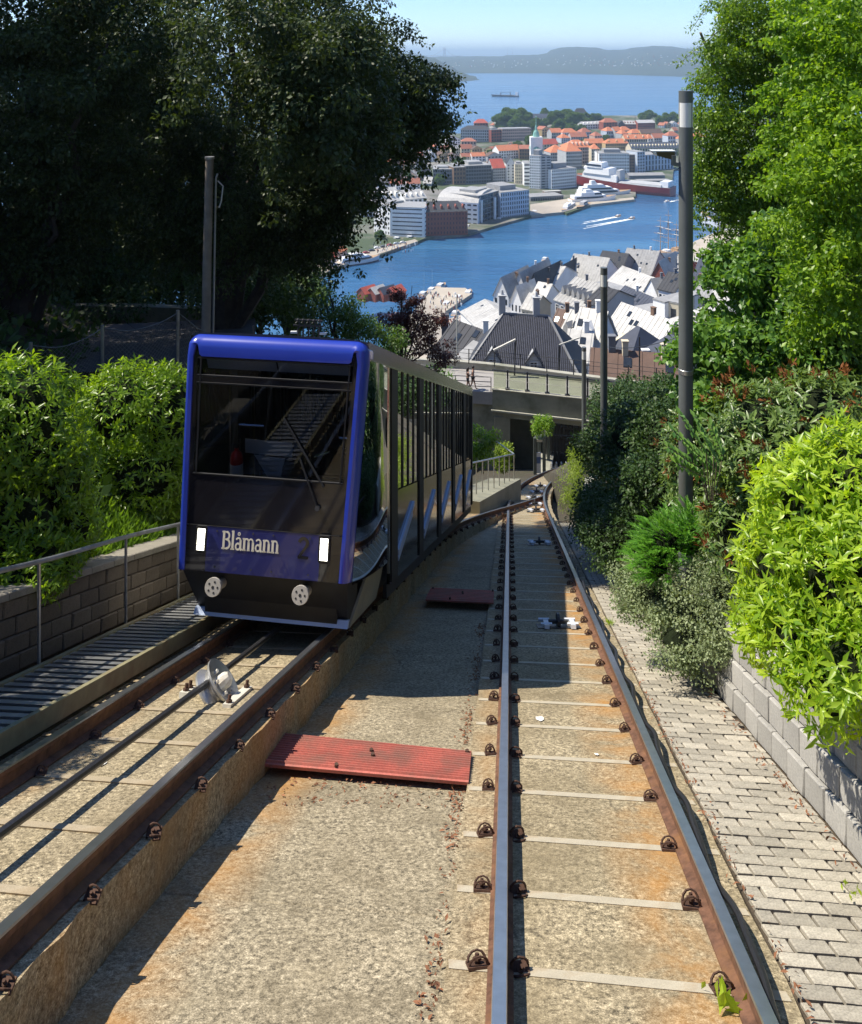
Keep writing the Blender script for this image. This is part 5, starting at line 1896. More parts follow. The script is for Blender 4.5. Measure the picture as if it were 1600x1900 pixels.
# sapling with feathery compound leaves leaning over the lamp post
r = empty("sapling", P(1300, 1000, 9.0), "small sapling with paired leaflets crossing the lamp post", "plant")
mb = MB(); ps, ax, up = [], [], []
b = P(1320, 960, 9.2)
for (px, py) in ((1250, 800), (1262, 770), (1290, 775), (1240, 830), (1300, 800), (1280, 830), (1255, 860), (1320, 790), (1310, 850)):
    t = P(px, py, 8.9 + random.uniform(-.2, .3)); m = b.lerp(t, .55) + V((.12, 0, .12))
    pts = [b.lerp(m, k / 4) for k in range(4)] + [m.lerp(t, k / 9) for k in range(10)]
    mb.tube(pts, .006, 4)
    dv = np.array((t - m).normalized()); sd = np.cross(dv, [0, -.4, 1]); sd /= np.linalg.norm(sd)
    for k in range(10):
        q = np.array(m.lerp(t, k / 9))
        for s in (-1, 1):
            ps.append(q); ax.append(sd * s + dv * .35 + RNG.normal(size=3) * .12); up.append([0, -.5, 1])
mb.build("stem", M_BARK2, r)
leaf_object("leaflets", np.array(ps), np.array(ax), np.array(up, float), .085 + .03 * RNG.random(len(ps)), .42, L_MAPLE, r, kind="stuff")

# shaded shrubs toward the bridge
for (es, lab, mat, per, leaf) in (
    ([ell(1180, 810, 22, 70, 75, 1.2), ell(1230, 830, 20, 60, 90, 1.0), ell(1130, 830, 25, 50, 70, 1.2), ell(1230, 760, 24, 60, 40, 1.0)], "tall shaded shrub covering the bank between the two farther lamp posts", L_DARKSH, 90, .085),
    ([ell(1190, 930, 17, 70, 70, .8), ell(1120, 950, 19, 45, 55, .7), ell(1225, 900, 16, 55, 70, .7)], "dusky shrub hanging over the shaded part of the path", L_DARKSH, 110, .07),
    ([ell(1140, 1000, 15.5, 60, 45, .6), ell(1110, 970, 18, 35, 35, .5)], "low shaded ground shrub at the edge of the shaded path", L_DARKSH, 130, .05),
    ([ell(1185, 745, 50, 75, 26, 2.5), ell(1240, 745, 46, 60, 30, 2)], "dark tree tops in front of the bridge end", L_DARKSH, 40, .16)):
    r = empty("bank_shrub", V(es[0][0]) - V((0, 0, es[0][1][2])), lab, "shrub", "shaded shrubs on the bank")
    cl = []
    for e in es: cl += clumps(e, 64, .26 * e[0][1] / 20, .75, .5)
    foliage("foliage", cl, per * 1.5, leaf, .55, mat, r)
    limbs(r, V(es[0][0]) - V((0, 0, es[0][1][2] * 1.3)), [V(e[0]) for e in es], .06, M_BARK, "stem")
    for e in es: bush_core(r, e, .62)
r = empty("bank_shrub", P(1068, 960, 26), "airy yellow green shrub sunlit beside the bend of the rails", "shrub")
es = [ell(1066, 905, 26.5, 26, 42, .5), ell(1078, 930, 25.5, 26, 32, .5), ell(1074, 860, 28, 16, 34, .4)]
cl = []
for e in es: cl += clumps(e, 40, .2, 1.0, .3)
foliage("foliage", cl, 130, .085, .2, L_GRASSY, r, droop=.1)
r = empty("kerb_stone", onplane(1080, 1000, 2.9), "short upright grey stone at the end of the planted bank", "stone")
a, b = onplane(1076, 1000, 2.9), onplane(1086, 930, 2.4)
mb = MB(); mb.prism([a, a + V((.35, .1, 0)), b + V((.35, .1, 0)), b], (0, 0, .75)); mb.build("slab_stone", M_CONC, r)

for (px, py, d, rx, ry, lab, mat) in ((896, 822, 42, 26, 38, "sunlit bush between the rear of the car and the bridge wall", L_GLOSSY), (935, 845, 46, 12, 22, "small yellowing bush beside the thin railing", L_GRASSY), (1008, 788, 58.5, 15, 19, "little sunlit tree glowing in the gap under the bridge", L_LIME)):
    r = empty("bush", P(px, py + ry, d), lab, "bush", "bushes near the bridge")
    foliage("foliage", clumps(ell(px, py, d, rx, ry, .8), 30, .25, .8) + clumps(ell(px - rx * .5, py + ry * .5, d, rx * .8, ry * .7, .6), 20, .25, .8) + clumps(ell(px + rx * .6, py - ry * .4, d, rx * .5, ry * .5, .4), 10, .2, .8), 90, .12, .45, mat, r, folded=True)
    limbs(r, P(px, py + ry * 1.5, d), [P(px, py, d)], .05, M_BARK, "stem")
# weeds
for (px, py, h, nn, sz, lab) in ((1340, 1862, 2.93, 12, .09, "tiny bright green weed growing at a rail clip"), (1130, 1160, 2.93, 40, .10, "tuft of grass growing between the path and the slab"), (1568, 1650, 2.92, 10, .05, "small weed sprouting between the path bricks")):
    q = onplane(px, py, h); r = empty("weed", q, lab, "weed")
    p = np.array(q) + RNG.normal(size=(nn, 3)) * np.array([.04, .06, .0]); p[:, 2] = [-h - SL * y for y in p[:, 1]]
    leaf_object("leaves", p, RNG.normal(size=(nn, 3)) * .5 + np.array([0, 0, .8]), RNG.normal(size=(nn, 3)), sz * (.6 + .7 * RNG.random(nn)), .4 if nn < 20 else .1, L_BRIGHT, r)
# ground cover on the bank and forest floor
n = 26000
ps = np.empty((n, 3))
for i in range(n):
    u = random.uniform(3, 24); x = right_edge(u) + .05 + abs(random.gauss(0, 2.2))
    ps[i] = (x, u, ground(x, u) + random.random() * .12)
leaf_object("undergrowth", ps, RNG.normal(size=(n, 3)) + np.array([0, 0, .5]), RNG.normal(size=(n, 3)) * .5 + np.array([0, 0, 1]), .06 + .08 * RNG.random(n), .5, L_DARKSH, folded=False, kind="stuff")
n = 34000
ps = np.empty((n, 3))
for i in range(n):
    y = random.uniform(9, 55); x = left_edge(y) - .9 - random.random() ** 1.2 * 22
    ps[i] = (x, y, ground(x, y) + random.random() * .25)
leaf_object("undergrowth", ps, RNG.normal(size=(n, 3)) + np.array([0, 0, .5]), RNG.normal(size=(n, 3)) * .5 + np.array([0, 0, 1]), .12 + .24 * RNG.random(n), .5, L_DARKSH, folded=False, kind="stuff")

# ------------------------------------------------------------------ town round the harbour
QZ = -128.2
WT = [(600, 409.6), (440, 602.4), (350, 819), (320, 940), (300, 1030), (280, 1120), (260, 1220), (240, 1350), (225, 1480), (212, 1600), (200, 1720)]


def Dw(py):
    for (a, da), (b, db) in zip(WT, WT[1:]):
        if py >= b: return da + (db - da) * (py - a) / (b - a)
    return WT[-1][1]


def W(px, py): return P(px, py, Dw(py))


# ground of the far town: one sheet following the rise of the peninsula, quays along the water
shore = [(470, 520), (560, 512), (612, 502), (640, 488), (704, 478), (776, 452), (790, 446), (870, 438), (930, 420), (984, 405), (1000, 396), (1040, 394), (1052, 400), (1096, 384), (1085, 376), (1142, 374), (1180, 368), (1178, 352), (1246, 356), (1250, 318), (1300, 300), (1380, 292), (1430, 290)]
mb = MB()
front = [at_z(px, py, SEA) for px, py in shore]
top = [V((p.x, p.y, QZ)) for p in front]
mb.sweep([[p - V((0, 0, 1)) for p in front], top], closed=False, caps=False)
backrow = []
for (px, _), t in zip(shore, top):
    backrow.append(t)
rows = [top]
for py in (300, 280, 260, 240, 228, 219, 214):
    row = []
    for (px, spy), t in zip(shore, top):
        d = Dw(py if px > 880 else max(py, 243))
        # keep columns on their own bearing
        q = V((t.x / t.y * d, d, (100 - (py if px > 880 else max(py, 243))) / F * d)) if d > t.y + 5 else V((t.x, t.y + .5, QZ))
        if px < 880 or px > 1260: q.z = min(q.z, QZ + max(0, q.z - QZ) * .6)
        row.append(q)
    rows.append(row)
rows.append([V((p.x * 1.04, p.y + 60, SEA - 2)) for p in rows[-1]])
mb.grid(rows)
mb.build("town_ground", M("town_paving", (.20, .19, .17), .9, var=.25, scale=.03, dirt=(.05, .075, .03), dscale=.02, dlo=.4, dhi=.55), kind="structure")
# pier in front of the marquee and the near quay
def quay(name, pts, h=1.8, mat=M_QUAY):
    a = [at_z(px, py, SEA) for px, py in pts]
    mb = MB(); mb.prism([V((p.x, p.y, SEA - 2)) for p in a], (0, 0, h + 2))
    return mb.build(name, mat, kind="structure")
quay("quay", [(700, 690), (752, 600), (806, 539), (864, 540), (876, 551), (826, 585), (832, 640), (800, 700)])
quay("quay", [(820, 640), (828, 600), (900, 575), (940, 562), (985, 534), (1040, 512), (1110, 500), (1180, 488), (1240, 484), (1262, 470), (1290, 452), (1330, 434), (1420, 420), (1800, 420), (1900, 640)])
quay("quay", [(500, 540), (590, 520), (628, 500), (700, 478), (776, 453), (770, 449), (690, 470), (560, 498), (480, 520)], 2.1)
quay("quay", [(984, 404), (1046, 398), (1100, 382), (1060, 372), (984, 384)], 2.2)
quay("quay", [(1030, 392), (1178, 374), (1176, 370), (1030, 386)], 2.1)

WALLC = {'white': (.82, .82, .80), 'grey': (.42, .43, .44), 'cream': (.62, .55, .40), 'brick': (.28, .075, .05), 'ochre': (.50, .36, .17), 'slate': (.16, .17, .19), 'blue': (.50, .56, .64), 'pink': (.55, .38, .30), 'brown': (.20, .12, .075), 'green': (.36, .40, .32), 'dark': (.07, .07, .08)}
ROOFC = {'orange': (.56, .19, .085), 'rust': (.36, .13, .075), 'slate': (.036, .038, .046), 'light': (.34, .335, .32), 'white': (.47, .46, .435), 'grey': (.28, .28, .28), 'darkblue': (.045, .055, .085), 'brown': (.125, .075, .055), 'copper': (.20, .42, .35), 'red': (.42, .08, .05)}
MW = {k: M(k + "_plaster", c, .85, var=.07, scale=.4, dirt=tuple(x * .8 for x in c), dscale=.12) for k, c in WALLC.items()}
MR = {k: M(k + "_roofing", c, .75 if k not in ('light', 'white') else .5, var=.16, scale=1.1, dirt=tuple(x * .66 for x in c), dscale=.25, bump=.2, bscale=6, bdist=.05) for k, c in ROOFC.items()}
M_PANE = M("window_pane", (.022, .028, .038), .12, 0, var=.3, scale=.5)
M_FRAME = M("white_window_frame", (.72, .72, .70), .6, var=.04)
mb = MB(); mb.box((0, -.02, 0), (1, .06, 1)); PANE = mb.mesh("window", [M_PANE])
mb = MB(); mb.box((0, -.03, 0), (1, .06, 1), 0)
for c, s in (((0, -.07, .5), (1.16, .06, .08)), ((0, -.07, -.5), (1.16, .06, .08)), ((.54, -.07, 0), (.08, .06, 1)), ((-.54, -.07, 0), (.08, .06, 1)), ((0, -.065, .12), (1, .04, .05)), ((0, -.06, 0), (.05, .04, 1))):
    mb.box(c, s, 1)
FWIN = mb.mesh("window", [M_PANE, M_FRAME])
nwin = [0]


def building(label, A, B, H, depth, roof='flat', rise=3, wall='white', rcol='grey', cols=0, rows=0, scols=0, indiv=True, wsize=(.55, .55), side=1, cat='building', name='town_building', group=None, chim=0, dorm=0, over=.35, hipin=None, framed=False, wtop=.0, band=False, sidewall=None, parapet=True, wmat=None):
    """A, B: front corners at eave height"""
    A, B = V(A), V(B); B.z = A.z
    e1 = B - A; Wd = e1.length; e1.normalize()
    e2 = V((-e1.y, e1.x, 0))
    if e2.y < 0: e2 = -e2
    base = (A + B) / 2 - V((0, 0, H)) + e2 * depth / 2
    root = empty(name, base, label, cat, group)
    def Q(x, y, z): return A + e1 * x + e2 * y + V((0, 0, z))
    mb = MB()
    mb.hexa([Q(0, 0, -H), Q(Wd, 0, -H), Q(Wd, depth, -H), Q(0, depth, -H), Q(0, 0, 0), Q(Wd, 0, 0), Q(Wd, depth, 0), Q(0, depth, 0)])
    o = over
    rb = MB()
    if roof == 'flat':
        rb.hexa([Q(-.1, -.1, .01), Q(Wd + .1, -.1, .01), Q(Wd + .1, depth + .1, .01), Q(-.1, depth + .1, .01), Q(-.1, -.1, .35), Q(Wd + .1, -.1, .35), Q(Wd + .1, depth + .1, .35), Q(-.1, depth + .1, .35)])
        if rise:
            x0, x1, y0, y1 = Wd * .2, Wd * .75, depth * .25, depth * .8
            rb.hexa([Q(x0, y0, .36), Q(x1, y0, .36), Q(x1, y1, .36), Q(x0, y1, .36), Q(x0, y0, rise), Q(x1, y0, rise), Q(x1, y1, rise), Q(x0, y1, rise)])
    elif roof == 'gx':      # ridge parallel to the front
        for (ya, yb) in ((-o, depth / 2), (depth + o, depth / 2)):
            za = -o * rise / (depth / 2)
            rb.hexa([Q(-o, ya, za), Q(Wd + o, ya, za), Q(Wd + o, yb, rise), Q(-o, yb, rise), Q(-o, ya, za + .25), Q(Wd + o, ya, za + .25), Q(Wd + o, yb, rise + .25), Q(-o, yb, rise + .25)])
        for x in (0, Wd):
            mb.poly([Q(x, 0, 0), Q(x, depth, 0), Q(x, depth / 2, rise - .02)])
    elif roof == 'gy':      # gable towards the viewer
        for (xa, xb) in ((-o, Wd / 2), (Wd + o, Wd / 2)):
            za = -o * rise / (Wd / 2)
            rb.hexa([Q(xa, -o, za), Q(xa, depth + o, za), Q(xb, depth + o, rise), Q(xb, -o, rise), Q(xa, -o, za + .25), Q(xa, depth + o, za + .25), Q(xb, depth + o, rise + .25), Q(xb, -o, rise + .25)])
        for y in (0, depth):
            mb.poly([Q(0, y, 0), Q(Wd, y, 0), Q(Wd / 2, y, rise - .02)])
    elif roof == 'hip':
        hi = hipin if hipin is not None else min(depth, Wd) / 2 * .9
        r0, r1 = Q(hi, depth / 2, rise), Q(Wd - hi, depth / 2, rise)
        c = [Q(-o, -o, -.15), Q(Wd + o, -o, -.15), Q(Wd + o, depth + o, -.15), Q(-o, depth + o, -.15)]
        c = [p + V((0, 0, .16)) for p in c]
        rb.poly([c[0], c[1], r1, r0]); rb.poly([c[1], c[2], r1]); rb.poly([c[2], c[3], r0, r1]); rb.poly([c[3], c[0], r0]); rb.poly(c[::-1])
    elif roof == 'barrel':
        secs = []
        for x in (-.3, Wd + .3):
            secs.append([Q(x, depth * (.5 - .5 * math.cos(math.pi * k / 8)), .02 + rise * math.sin(math.pi * k / 8)) for k in range(9)])
        rb.sweep(secs)
    mb.build("wall", wmat or MW[wall], root)
    rb.build("roof", MR[rcol], root)
    def roofz(x, y):
        if roof == 'gx': return rise * (1 - abs(y - depth / 2) / (depth / 2))
        if roof == 'gy': return rise * (1 - abs(x - Wd / 2) / (Wd / 2))
        if roof == 'hip': return rise * min(1, (1 - abs(y - depth / 2) / (depth / 2)))
        return .3
    for k in range(chim):
        x = Wd * ((k + 1) / (chim + 1) if chim > 1 else .62); y = depth * .5
        cb = MB(); q = Q(x, y, roofz(x, y) + .4); cb.box(q, (.8, .7, 1.9), rz=math.atan2(e1.y, e1.x)); cb.box(q + V((0, 0, 1.0)), (.95, .85, .15), rz=math.atan2(e1.y, e1.x))
        cb.build("chimney", MW['brown' if wall != 'dark' else 'dark'], root)
    ang = math.atan2(e1.y, e1.x)
    # dormers on the front slope
    for k in range(dorm):
        x = Wd * (k + .5) / dorm; dw = min(1.6, Wd / dorm * .55)
        y0 = depth * .12; z0 = roofz(x, y0) if roof == 'hip' else roofz(x, y0)
        db = MB()
        y1 = depth * .38
        hgt = roofz(x, y1) - z0
        db.prism([Q(x - dw / 2, y0, z0), Q(x + dw / 2, y0, z0), Q(x + dw / 2, y0, z0 + hgt * .6), Q(x, y0, z0 + hgt), Q(x - dw / 2, y0, z0 + hgt * .6)], e2 * (y1 - y0))
        dd = db.build("dormer", MW[wall] if rcol != 'light' else MR['light'], root)
    # standing seams and roof lights on the nearer roofs
    if base.y < 420 and roof in ('gx', 'gy') and rise > 2:
        sm = MB(); n_ = int((Wd if roof == 'gx' else depth) / 1.1)
        for k in range(n_ + 1):
            t = k / max(1, n_)
            if roof == 'gx':
                x = Wd * t
                sm.bar(Q(x, -o, -o * rise / (depth / 2) + .27), Q(x, depth / 2, rise + .27), .09, .09)
            else:
                y = depth * t
                sm.bar(Q(-o, y, -o * rise / (Wd / 2) + .27), Q(Wd / 2, y, rise + .27), .09, .09)
        sm.build("roof_seams", MR[rcol], root, kind="stuff")
        for k in range(2 + int(Wd / 9)):
            kb = MB()
            if roof == 'gx':
                x = Wd * random.uniform(.1, .9); y = depth / 2 * random.uniform(.3, .75); z0 = rise * y / (depth / 2)
                a = Q(x, y, z0 + .36); dd_ = (e2 * (depth / 2) + V((0, 0, rise))).normalized(); ee = e1
            else:
                y = depth * random.uniform(.1, .8); x = Wd / 2 * random.uniform(.3, .75); z0 = rise * x / (Wd / 2)
                a = Q(x, y, z0 + .36); dd_ = (e1 * (Wd / 2) + V((0, 0, rise))).normalized(); ee = e2
            kb.prism([a - ee * .4, a + ee * .4, a + ee * .4 + dd_ * 1.1, a - ee * .4 + dd_ * 1.1], (0, 0, -.2))
            kb.build("roof_light", M_PANE, root)
        if not chim:
            cb = MB(); x, y = Wd * random.uniform(.2, .8), depth * (.5 if roof == 'gx' else random.uniform(.2, .8))
            if roof == 'gy': x = Wd * .5
            cb.box(Q(x, y, rise + .7), (.7, .7, 1.7)); cb.box(Q(x, y, rise + 1.6), (.85, .85, .12)); cb.build("chimney", MW[random.choice(('brown', 'slate', 'white'))], root)
    # windows
    wb = MB()
    rot = (0, 0, ang)
    def win(P0, sx, sz, rz):
        if indiv and nwin[0] < 1500:
            nwin[0] += 1
            put("window", FWIN if framed else PANE, P0, (0, 0, rz), (sx, 1, sz), root)
        else:
            R = Matrix.Rotation(rz, 3, 'Z')
            wb.box(P0 + R @ V((0, -.02, 0)), (sx, .06, sz), R=R)
    for r in range(rows):
        z = -H + (H - wtop) * (r + .62) / (rows + .12) if not band else -H + H * (r + .6) / rows
        for c in range(cols):
            win(Q(Wd * (c + .5) / cols, -.0, z), Wd / cols * wsize[0], (H / rows) * wsize[1], ang)
        for c in range(scols):
            y = depth * (c + .5) / scols
            if side > 0: win(Q(Wd, y, z), depth / scols * wsize[0], (H / rows) * wsize[1], ang + math.pi / 2)
            else: win(Q(0, y, z), depth / scols * wsize[0], (H / rows) * wsize[1], ang - math.pi / 2)
    if wb.v: wb.build("window_rows", M_PANE, root, kind="stuff")
    return root, Q, Wd


USED = []


def west(label, xa, xb, top, ya, yb, depth, **k):
    """building on the far shore: base pixels of its two front corners and the eave pixel above the first"""
    USED.append((xa, xb, top - 4, ya))
    A, B = W(xa, ya), W(xb, yb)
    H = (ya - top) / F * A.y
    return building(label, A + V((0, 0, H)), V((B.x, B.y, A.z + H)), H, depth, **k)


# --- quay front of the far shore, from the ferry towards the harbour mouth
west("white office block with dark horizontal window bands behind the ferry quay", 724, 788, 384, 438, 440, 24, wall='white', rcol='light', cols=1, rows=7, scols=1, wsize=(.86, .26), rise=0, band=True)
west("white narrow block with small square windows left of the banded office", 694, 724, 378, 432, 437, 22, wall='white', rcol='light', cols=6, rows=6, wsize=(.4, .45), rise=2)
west("long red brick warehouse with dark mansard roof standing in the water", 787, 868, 394, 438, 436, 20, wall='brick', rcol='slate', roof='hip', rise=6, cols=14, rows=5, wsize=(.3, .5), dorm=6, hipin=5)
r_, Q_, w_ = west("large grey office with white barrel roof and glazed right face", 812, 887, 372, 415, 420, 46, wall='blue', rcol='white', roof='barrel', rise=7, cols=7, rows=5, scols=0, wsize=(.6, .32))
west("glass fronted office block with two pale columns beside the barrel roof", 888, 926, 364, 419, 408, 26, wall='slate', rcol='light', cols=7, rows=6, wsize=(.88, .8), rise=3)
for px in (893, 918):
    q = W(px, 417 if px < 900 else 411); mb = MB()
    mb.tube([q - V((0, 1.5, 1)), q + V((0, -1.5, 19))], 1.2, 10); mb.build("column", MW['white'], bpy.data.objects["town_building.004"])
west("pale waterfront office with close rows of upright windows and set-back top floors", 929, 982, 358, 410, 404, 34, wall='blue', rcol='grey', cols=13, rows=6, wsize=(.42, .62), rise=4)
west("white hall with a broad bright roof full of dormers behind the banded office", 668, 742, 376, 408, 404, 26, wall='white', rcol='white', roof='gx', rise=9, dorm=9, cols=9, rows=2)
west("smaller white hall with a bright gabled roof above the brick warehouse", 752, 792, 370, 392, 388, 20, wall='white', rcol='white', roof='gx', rise=6, cols=5, rows=2, dorm=4)
west("tiny flat shed between the white hall and the brick warehouse", 745, 786, 384, 396, 394, 14, wall='cream', rcol='light', rise=0)
# --- second line
west("low dark glazed office behind the row of clipped trees", 804, 842, 314, 342, 342, 26, wall='slate', rcol='light', cols=9, rows=4, wsize=(.75, .55), rise=2)
west("office with a rusty orange panel in its facade", 842, 864, 311, 343, 342, 24, wall='brown', rcol='grey', cols=4, rows=4, wsize=(.5, .5), rise=2)
west("wide glassy office with a pale frame at its corner", 865, 912, 308, 342, 340, 30, wall='slate', rcol='light', cols=10, rows=5, wsize=(.8, .6), rise=3)
west("grey block with a bright red pitched roof", 915, 938, 312, 339, 338, 20, wall='grey', rcol='red', roof='gx', rise=8, cols=6, rows=5)
west("white gabled block with dark roof right of the red roofed one", 940, 956, 304, 338, 338, 22, wall='white', rcol='slate', roof='gy', rise=7, cols=2, rows=6, wsize=(.3, .45))
west("cream block with small windows left of the white tower", 956, 972, 305, 341, 341, 20, wall='cream', rcol='grey', cols=5, rows=6, wsize=(.4, .45), rise=2)
west("block with white balcony bands right beside the white tower", 973, 984, 303, 345, 345, 20, wall='white', rcol='grey', cols=1, rows=6, wsize=(.95, .42), rise=0, band=True)
west("tall white slab tower with four columns of dark windows", 983, 1003, 289, 349, 350, 22, wall='white', rcol='grey', cols=5, rows=12, scols=0, wsize=(.45, .48), rise=5)
west("lower stepped wing of the white tower with balconies on its shaded side", 1004, 1023, 290, 350, 349, 18, wall='grey', rcol='slate', cols=2, rows=12, wsize=(.7, .42), rise=0)
west("broad white corner office at the foot of the white tower", 1024, 1070, 315, 351, 347, 24, wall='white', rcol='grey', cols=12, rows=6, wsize=(.45, .5), rise=5)
west("dark low quay shed with a grey roof in front of the white tower", 985, 1046, 366, 378, 374, 18, wall='slate', rcol='grey', rise=0, cols=14, rows=1, wsize=(.7, .5))
west("long pale kiosk row on the quay at the foot of the white tower", 1012, 1042, 356, 364, 362, 6, wall='brown', rcol='white', rise=0)
west("block with orange hipped roof directly right of the white tower", 1022, 1052, 283, 308, 307, 22, wall='grey', rcol='orange', roof='hip', rise=8, cols=9, rows=4)
west("taller block with bright orange hipped roof above the broad white office", 1051, 1080, 281, 315, 314, 26, wall='grey', rcol='orange', roof='hip', rise=9, cols=8, rows=5)
west("long orange roofed block with dormers in the middle of the far town", 1056, 1098, 274, 306, 304, 24, wall='pink', rcol='orange', roof='hip', rise=8, cols=10, rows=5, dorm=6)
west("cream corner house with small orange roof by the harbour office", 1098, 1113, 276, 312, 312, 18, wall='cream', rcol='orange', roof='hip', rise=5, cols=4, rows=6)
west("white harbour office with square windows and a dark glazed upper band", 1112, 1168, 285, 322, 322, 26, wall='white', rcol='grey', cols=12, rows=6, wsize=(.45, .5), rise=4)
west("narrow brown glazed building beside the white harbour office", 1168, 1183, 287, 321, 321, 18, wall='brown', rcol='light', cols=3, rows=6, wsize=(.7, .4), rise=0)
west("pale blue striped office with upright glass strips", 1183, 1197, 282, 322, 321, 20, wall='blue', rcol='light', cols=3, rows=7, rise=0)
west("pale block with tall glass slots right of the striped office", 1197, 1250, 288, 318, 314, 24, wall='blue', rcol='grey', cols=9, rows=3, wsize=(.4, .8), rise=0)
west("long building with a blue roof and a row of white dormers", 1172, 1262, 275, 290, 288, 20, wall='cream', rcol='darkblue', roof='gx', rise=6, cols=18, rows=2, dorm=16)
west("long dark quay shed behind the red hulled ship", 1168, 1234, 326, 334, 333, 14, wall='slate', rcol='grey', roof='gx', rise=2)
west("low grey quay building right of the long shed", 1186, 1246, 336, 343, 342, 12, wall='slate', rcol='grey', rise=0, cols=8, rows=1)
# --- upper rows
west("long purple grey block with regular windows under the tree ridge", 932, 986, 239, 262, 260, 20, wall='pink', rcol='light', cols=14, rows=4, wsize=(.5, .45), rise=0)
west("dark red block with balconies left of the purple grey one", 912, 931, 241, 264, 262, 18, wall='brick', rcol='grey', cols=4, rows=4, rise=2)
west("long grey apartment row high on the left of the far town", 855, 911, 240, 262, 263, 20, wall='grey', rcol='slate', roof='hip', rise=5, cols=14, rows=4)
west("white gabled apartment house below the grey apartment row", 828, 854, 258, 282, 281, 16, wall='white', rcol='grey', roof='gy', rise=4, cols=6, rows=5)
west("house with pinkish stepped roof between white house and trees", 856, 884, 262, 276, 276, 14, wall='pink', rcol='rust', roof='hip', rise=4, cols=5, rows=2)
west("white house with a bright orange roof left of the church spire", 926, 966, 280, 296, 293, 16, wall='white', rcol='orange', roof='gx', rise=6, cols=9, rows=3)
west("brownish gabled house between the orange roofed white house and the spire", 964, 983, 276, 296, 296, 14, wall='brown', rcol='rust', roof='gx', rise=4, cols=4, rows=3)
west("small ochre house at the foot of the wooded ridge", 1006, 1020, 240, 254, 252, 12, wall='ochre', rcol='rust', roof='gy', rise=4, cols=3, rows=3)
west("red roofed house right behind the white tower's penthouse", 1004, 1036, 268, 280, 278, 14, wall='cream', rcol='red', roof='gx', rise=6, cols=6, rows=2)
for i, (xa, xb, t, ya, c, rc) in enumerate(((1024, 1044, 246, 258, 'grey', 'orange'), (1044, 1072, 246, 258, 'white', 'orange'), (1042, 1058, 256, 266, 'blue', 'orange'), (1060, 1090, 254, 266, 'grey', 'rust'), (1080, 1098, 245, 258, 'blue', 'rust'), (1104, 1118, 252, 264, 'pink', 'rust'), (1088, 1122, 266, 276, 'ochre', 'orange'), (1124, 1168, 266, 284, 'ochre', 'orange'), (1126, 1142, 243, 258, 'blue', 'orange'), (1142, 1154, 243, 258, 'grey', 'orange'), (1152, 1172, 242, 254, 'cream', 'orange'), (1154, 1166, 248, 262, 'grey', 'orange'), (1160, 1202, 258, 278, 'cream', 'orange'), (1172, 1194, 247, 258, 'cream', 'orange'), (1203, 1216, 257, 272, 'white', 'orange'), (1214, 1236, 256, 272, 'grey', 'rust'), (1240, 1262, 252, 276, 'blue', 'rust'), (1286, 1312, 254, 282, 'pink', 'orange'), (1190, 1229, 247, 258, 'ochre', 'brown'), (1262, 1290, 258, 278, 'grey', 'orange'))):
    labs = ["first orange roof right of the ochre house under the ridge", "second orange roof along the foot of the wooded ridge", "blue grey house with a small orange roof under the second one", "long house with a weathered rust roof in the middle of the upper town", "pale blue house with a rust hipped roof below the white roofed villa", "small pinkish gabled house beside the rust roofed pale blue one", "low ochre house with a long light strip along its orange roof", "ochre block with a broad orange roof above the white harbour office", "pale house with orange roof at the left end of the upper terrace", "narrow orange roofed house, next along the upper terrace", "cream house with pale orange roof below the school", "small steep orange roof in front of the upper terrace", "wide cream block with orange roof and skylights above the blue roofed building", "cream house with pale orange roof left of the long brown roof", "white house with orange half-hipped roof under the long brown roof", "grey house with rust roof between two orange ones", "tall pale block with rust roof beside the lamp post", "orange roofed block half hidden by the hanging tree", "long ochre hall with a plain brown roof", "orange roofed block behind the lamp post lantern"]
    west(labs[i], xa, xb, t, ya, ya - 1, 14, wall=c, rcol=rc, roof='hip' if i % 3 else 'gx', rise=5.5, cols=max(3, int((xb - xa) / 4)), rows=2 if ya < 262 else 3, indiv=False, dorm=3 if i in (7, 12) else 0, cat='house')
west("white roofed villa on the ridge above the orange terraces", 1082, 1118, 231, 240, 238, 14, wall='white', rcol='white', roof='gx', rise=4, cols=8, rows=2, indiv=False, dorm=5, cat='house')
west("dark red villa with round towers beside the white roofed villa", 1120, 1146, 227, 242, 241, 16, wall='brick', rcol='rust', roof='hip', rise=6, cols=5, rows=3, indiv=False, cat='house')
west("house with black gables left of the school", 1148, 1160, 230, 240, 240, 12, wall='dark', rcol='slate', roof='gy', rise=5, cols=3, rows=2, indiv=False, cat='house')
west("brick school with white roof lights on the ridge", 1184, 1216, 228, 241, 240, 16, wall='brick', rcol='white', roof='gx', rise=4, cols=14, rows=3, indiv=False)
west("school wing with bright white roof and black dormers", 1158, 1184, 230, 240, 240, 14, wall='brick', rcol='white', roof='gx', rise=5, cols=8, rows=2, dorm=5, indiv=False)
west("long low house with dark blue roof among the ridge trees", 986, 1018, 218, 226, 226, 14, wall='cream', rcol='darkblue', roof='gx', rise=6, cols=6, rows=1, indiv=False, cat='house')
west("turreted stone house at the top of the wooded ridge", 1066, 1090, 209, 218, 218, 12, wall='grey', rcol='slate', roof='hip', rise=8, cols=4, rows=2, indiv=False, cat='house')
west("dark red roofed house at the edge of the ridge over the water", 880, 906, 228, 238, 238, 14, wall='brick', rcol='red', roof='hip', rise=6, cols=5, rows=2, indiv=False, cat='house')
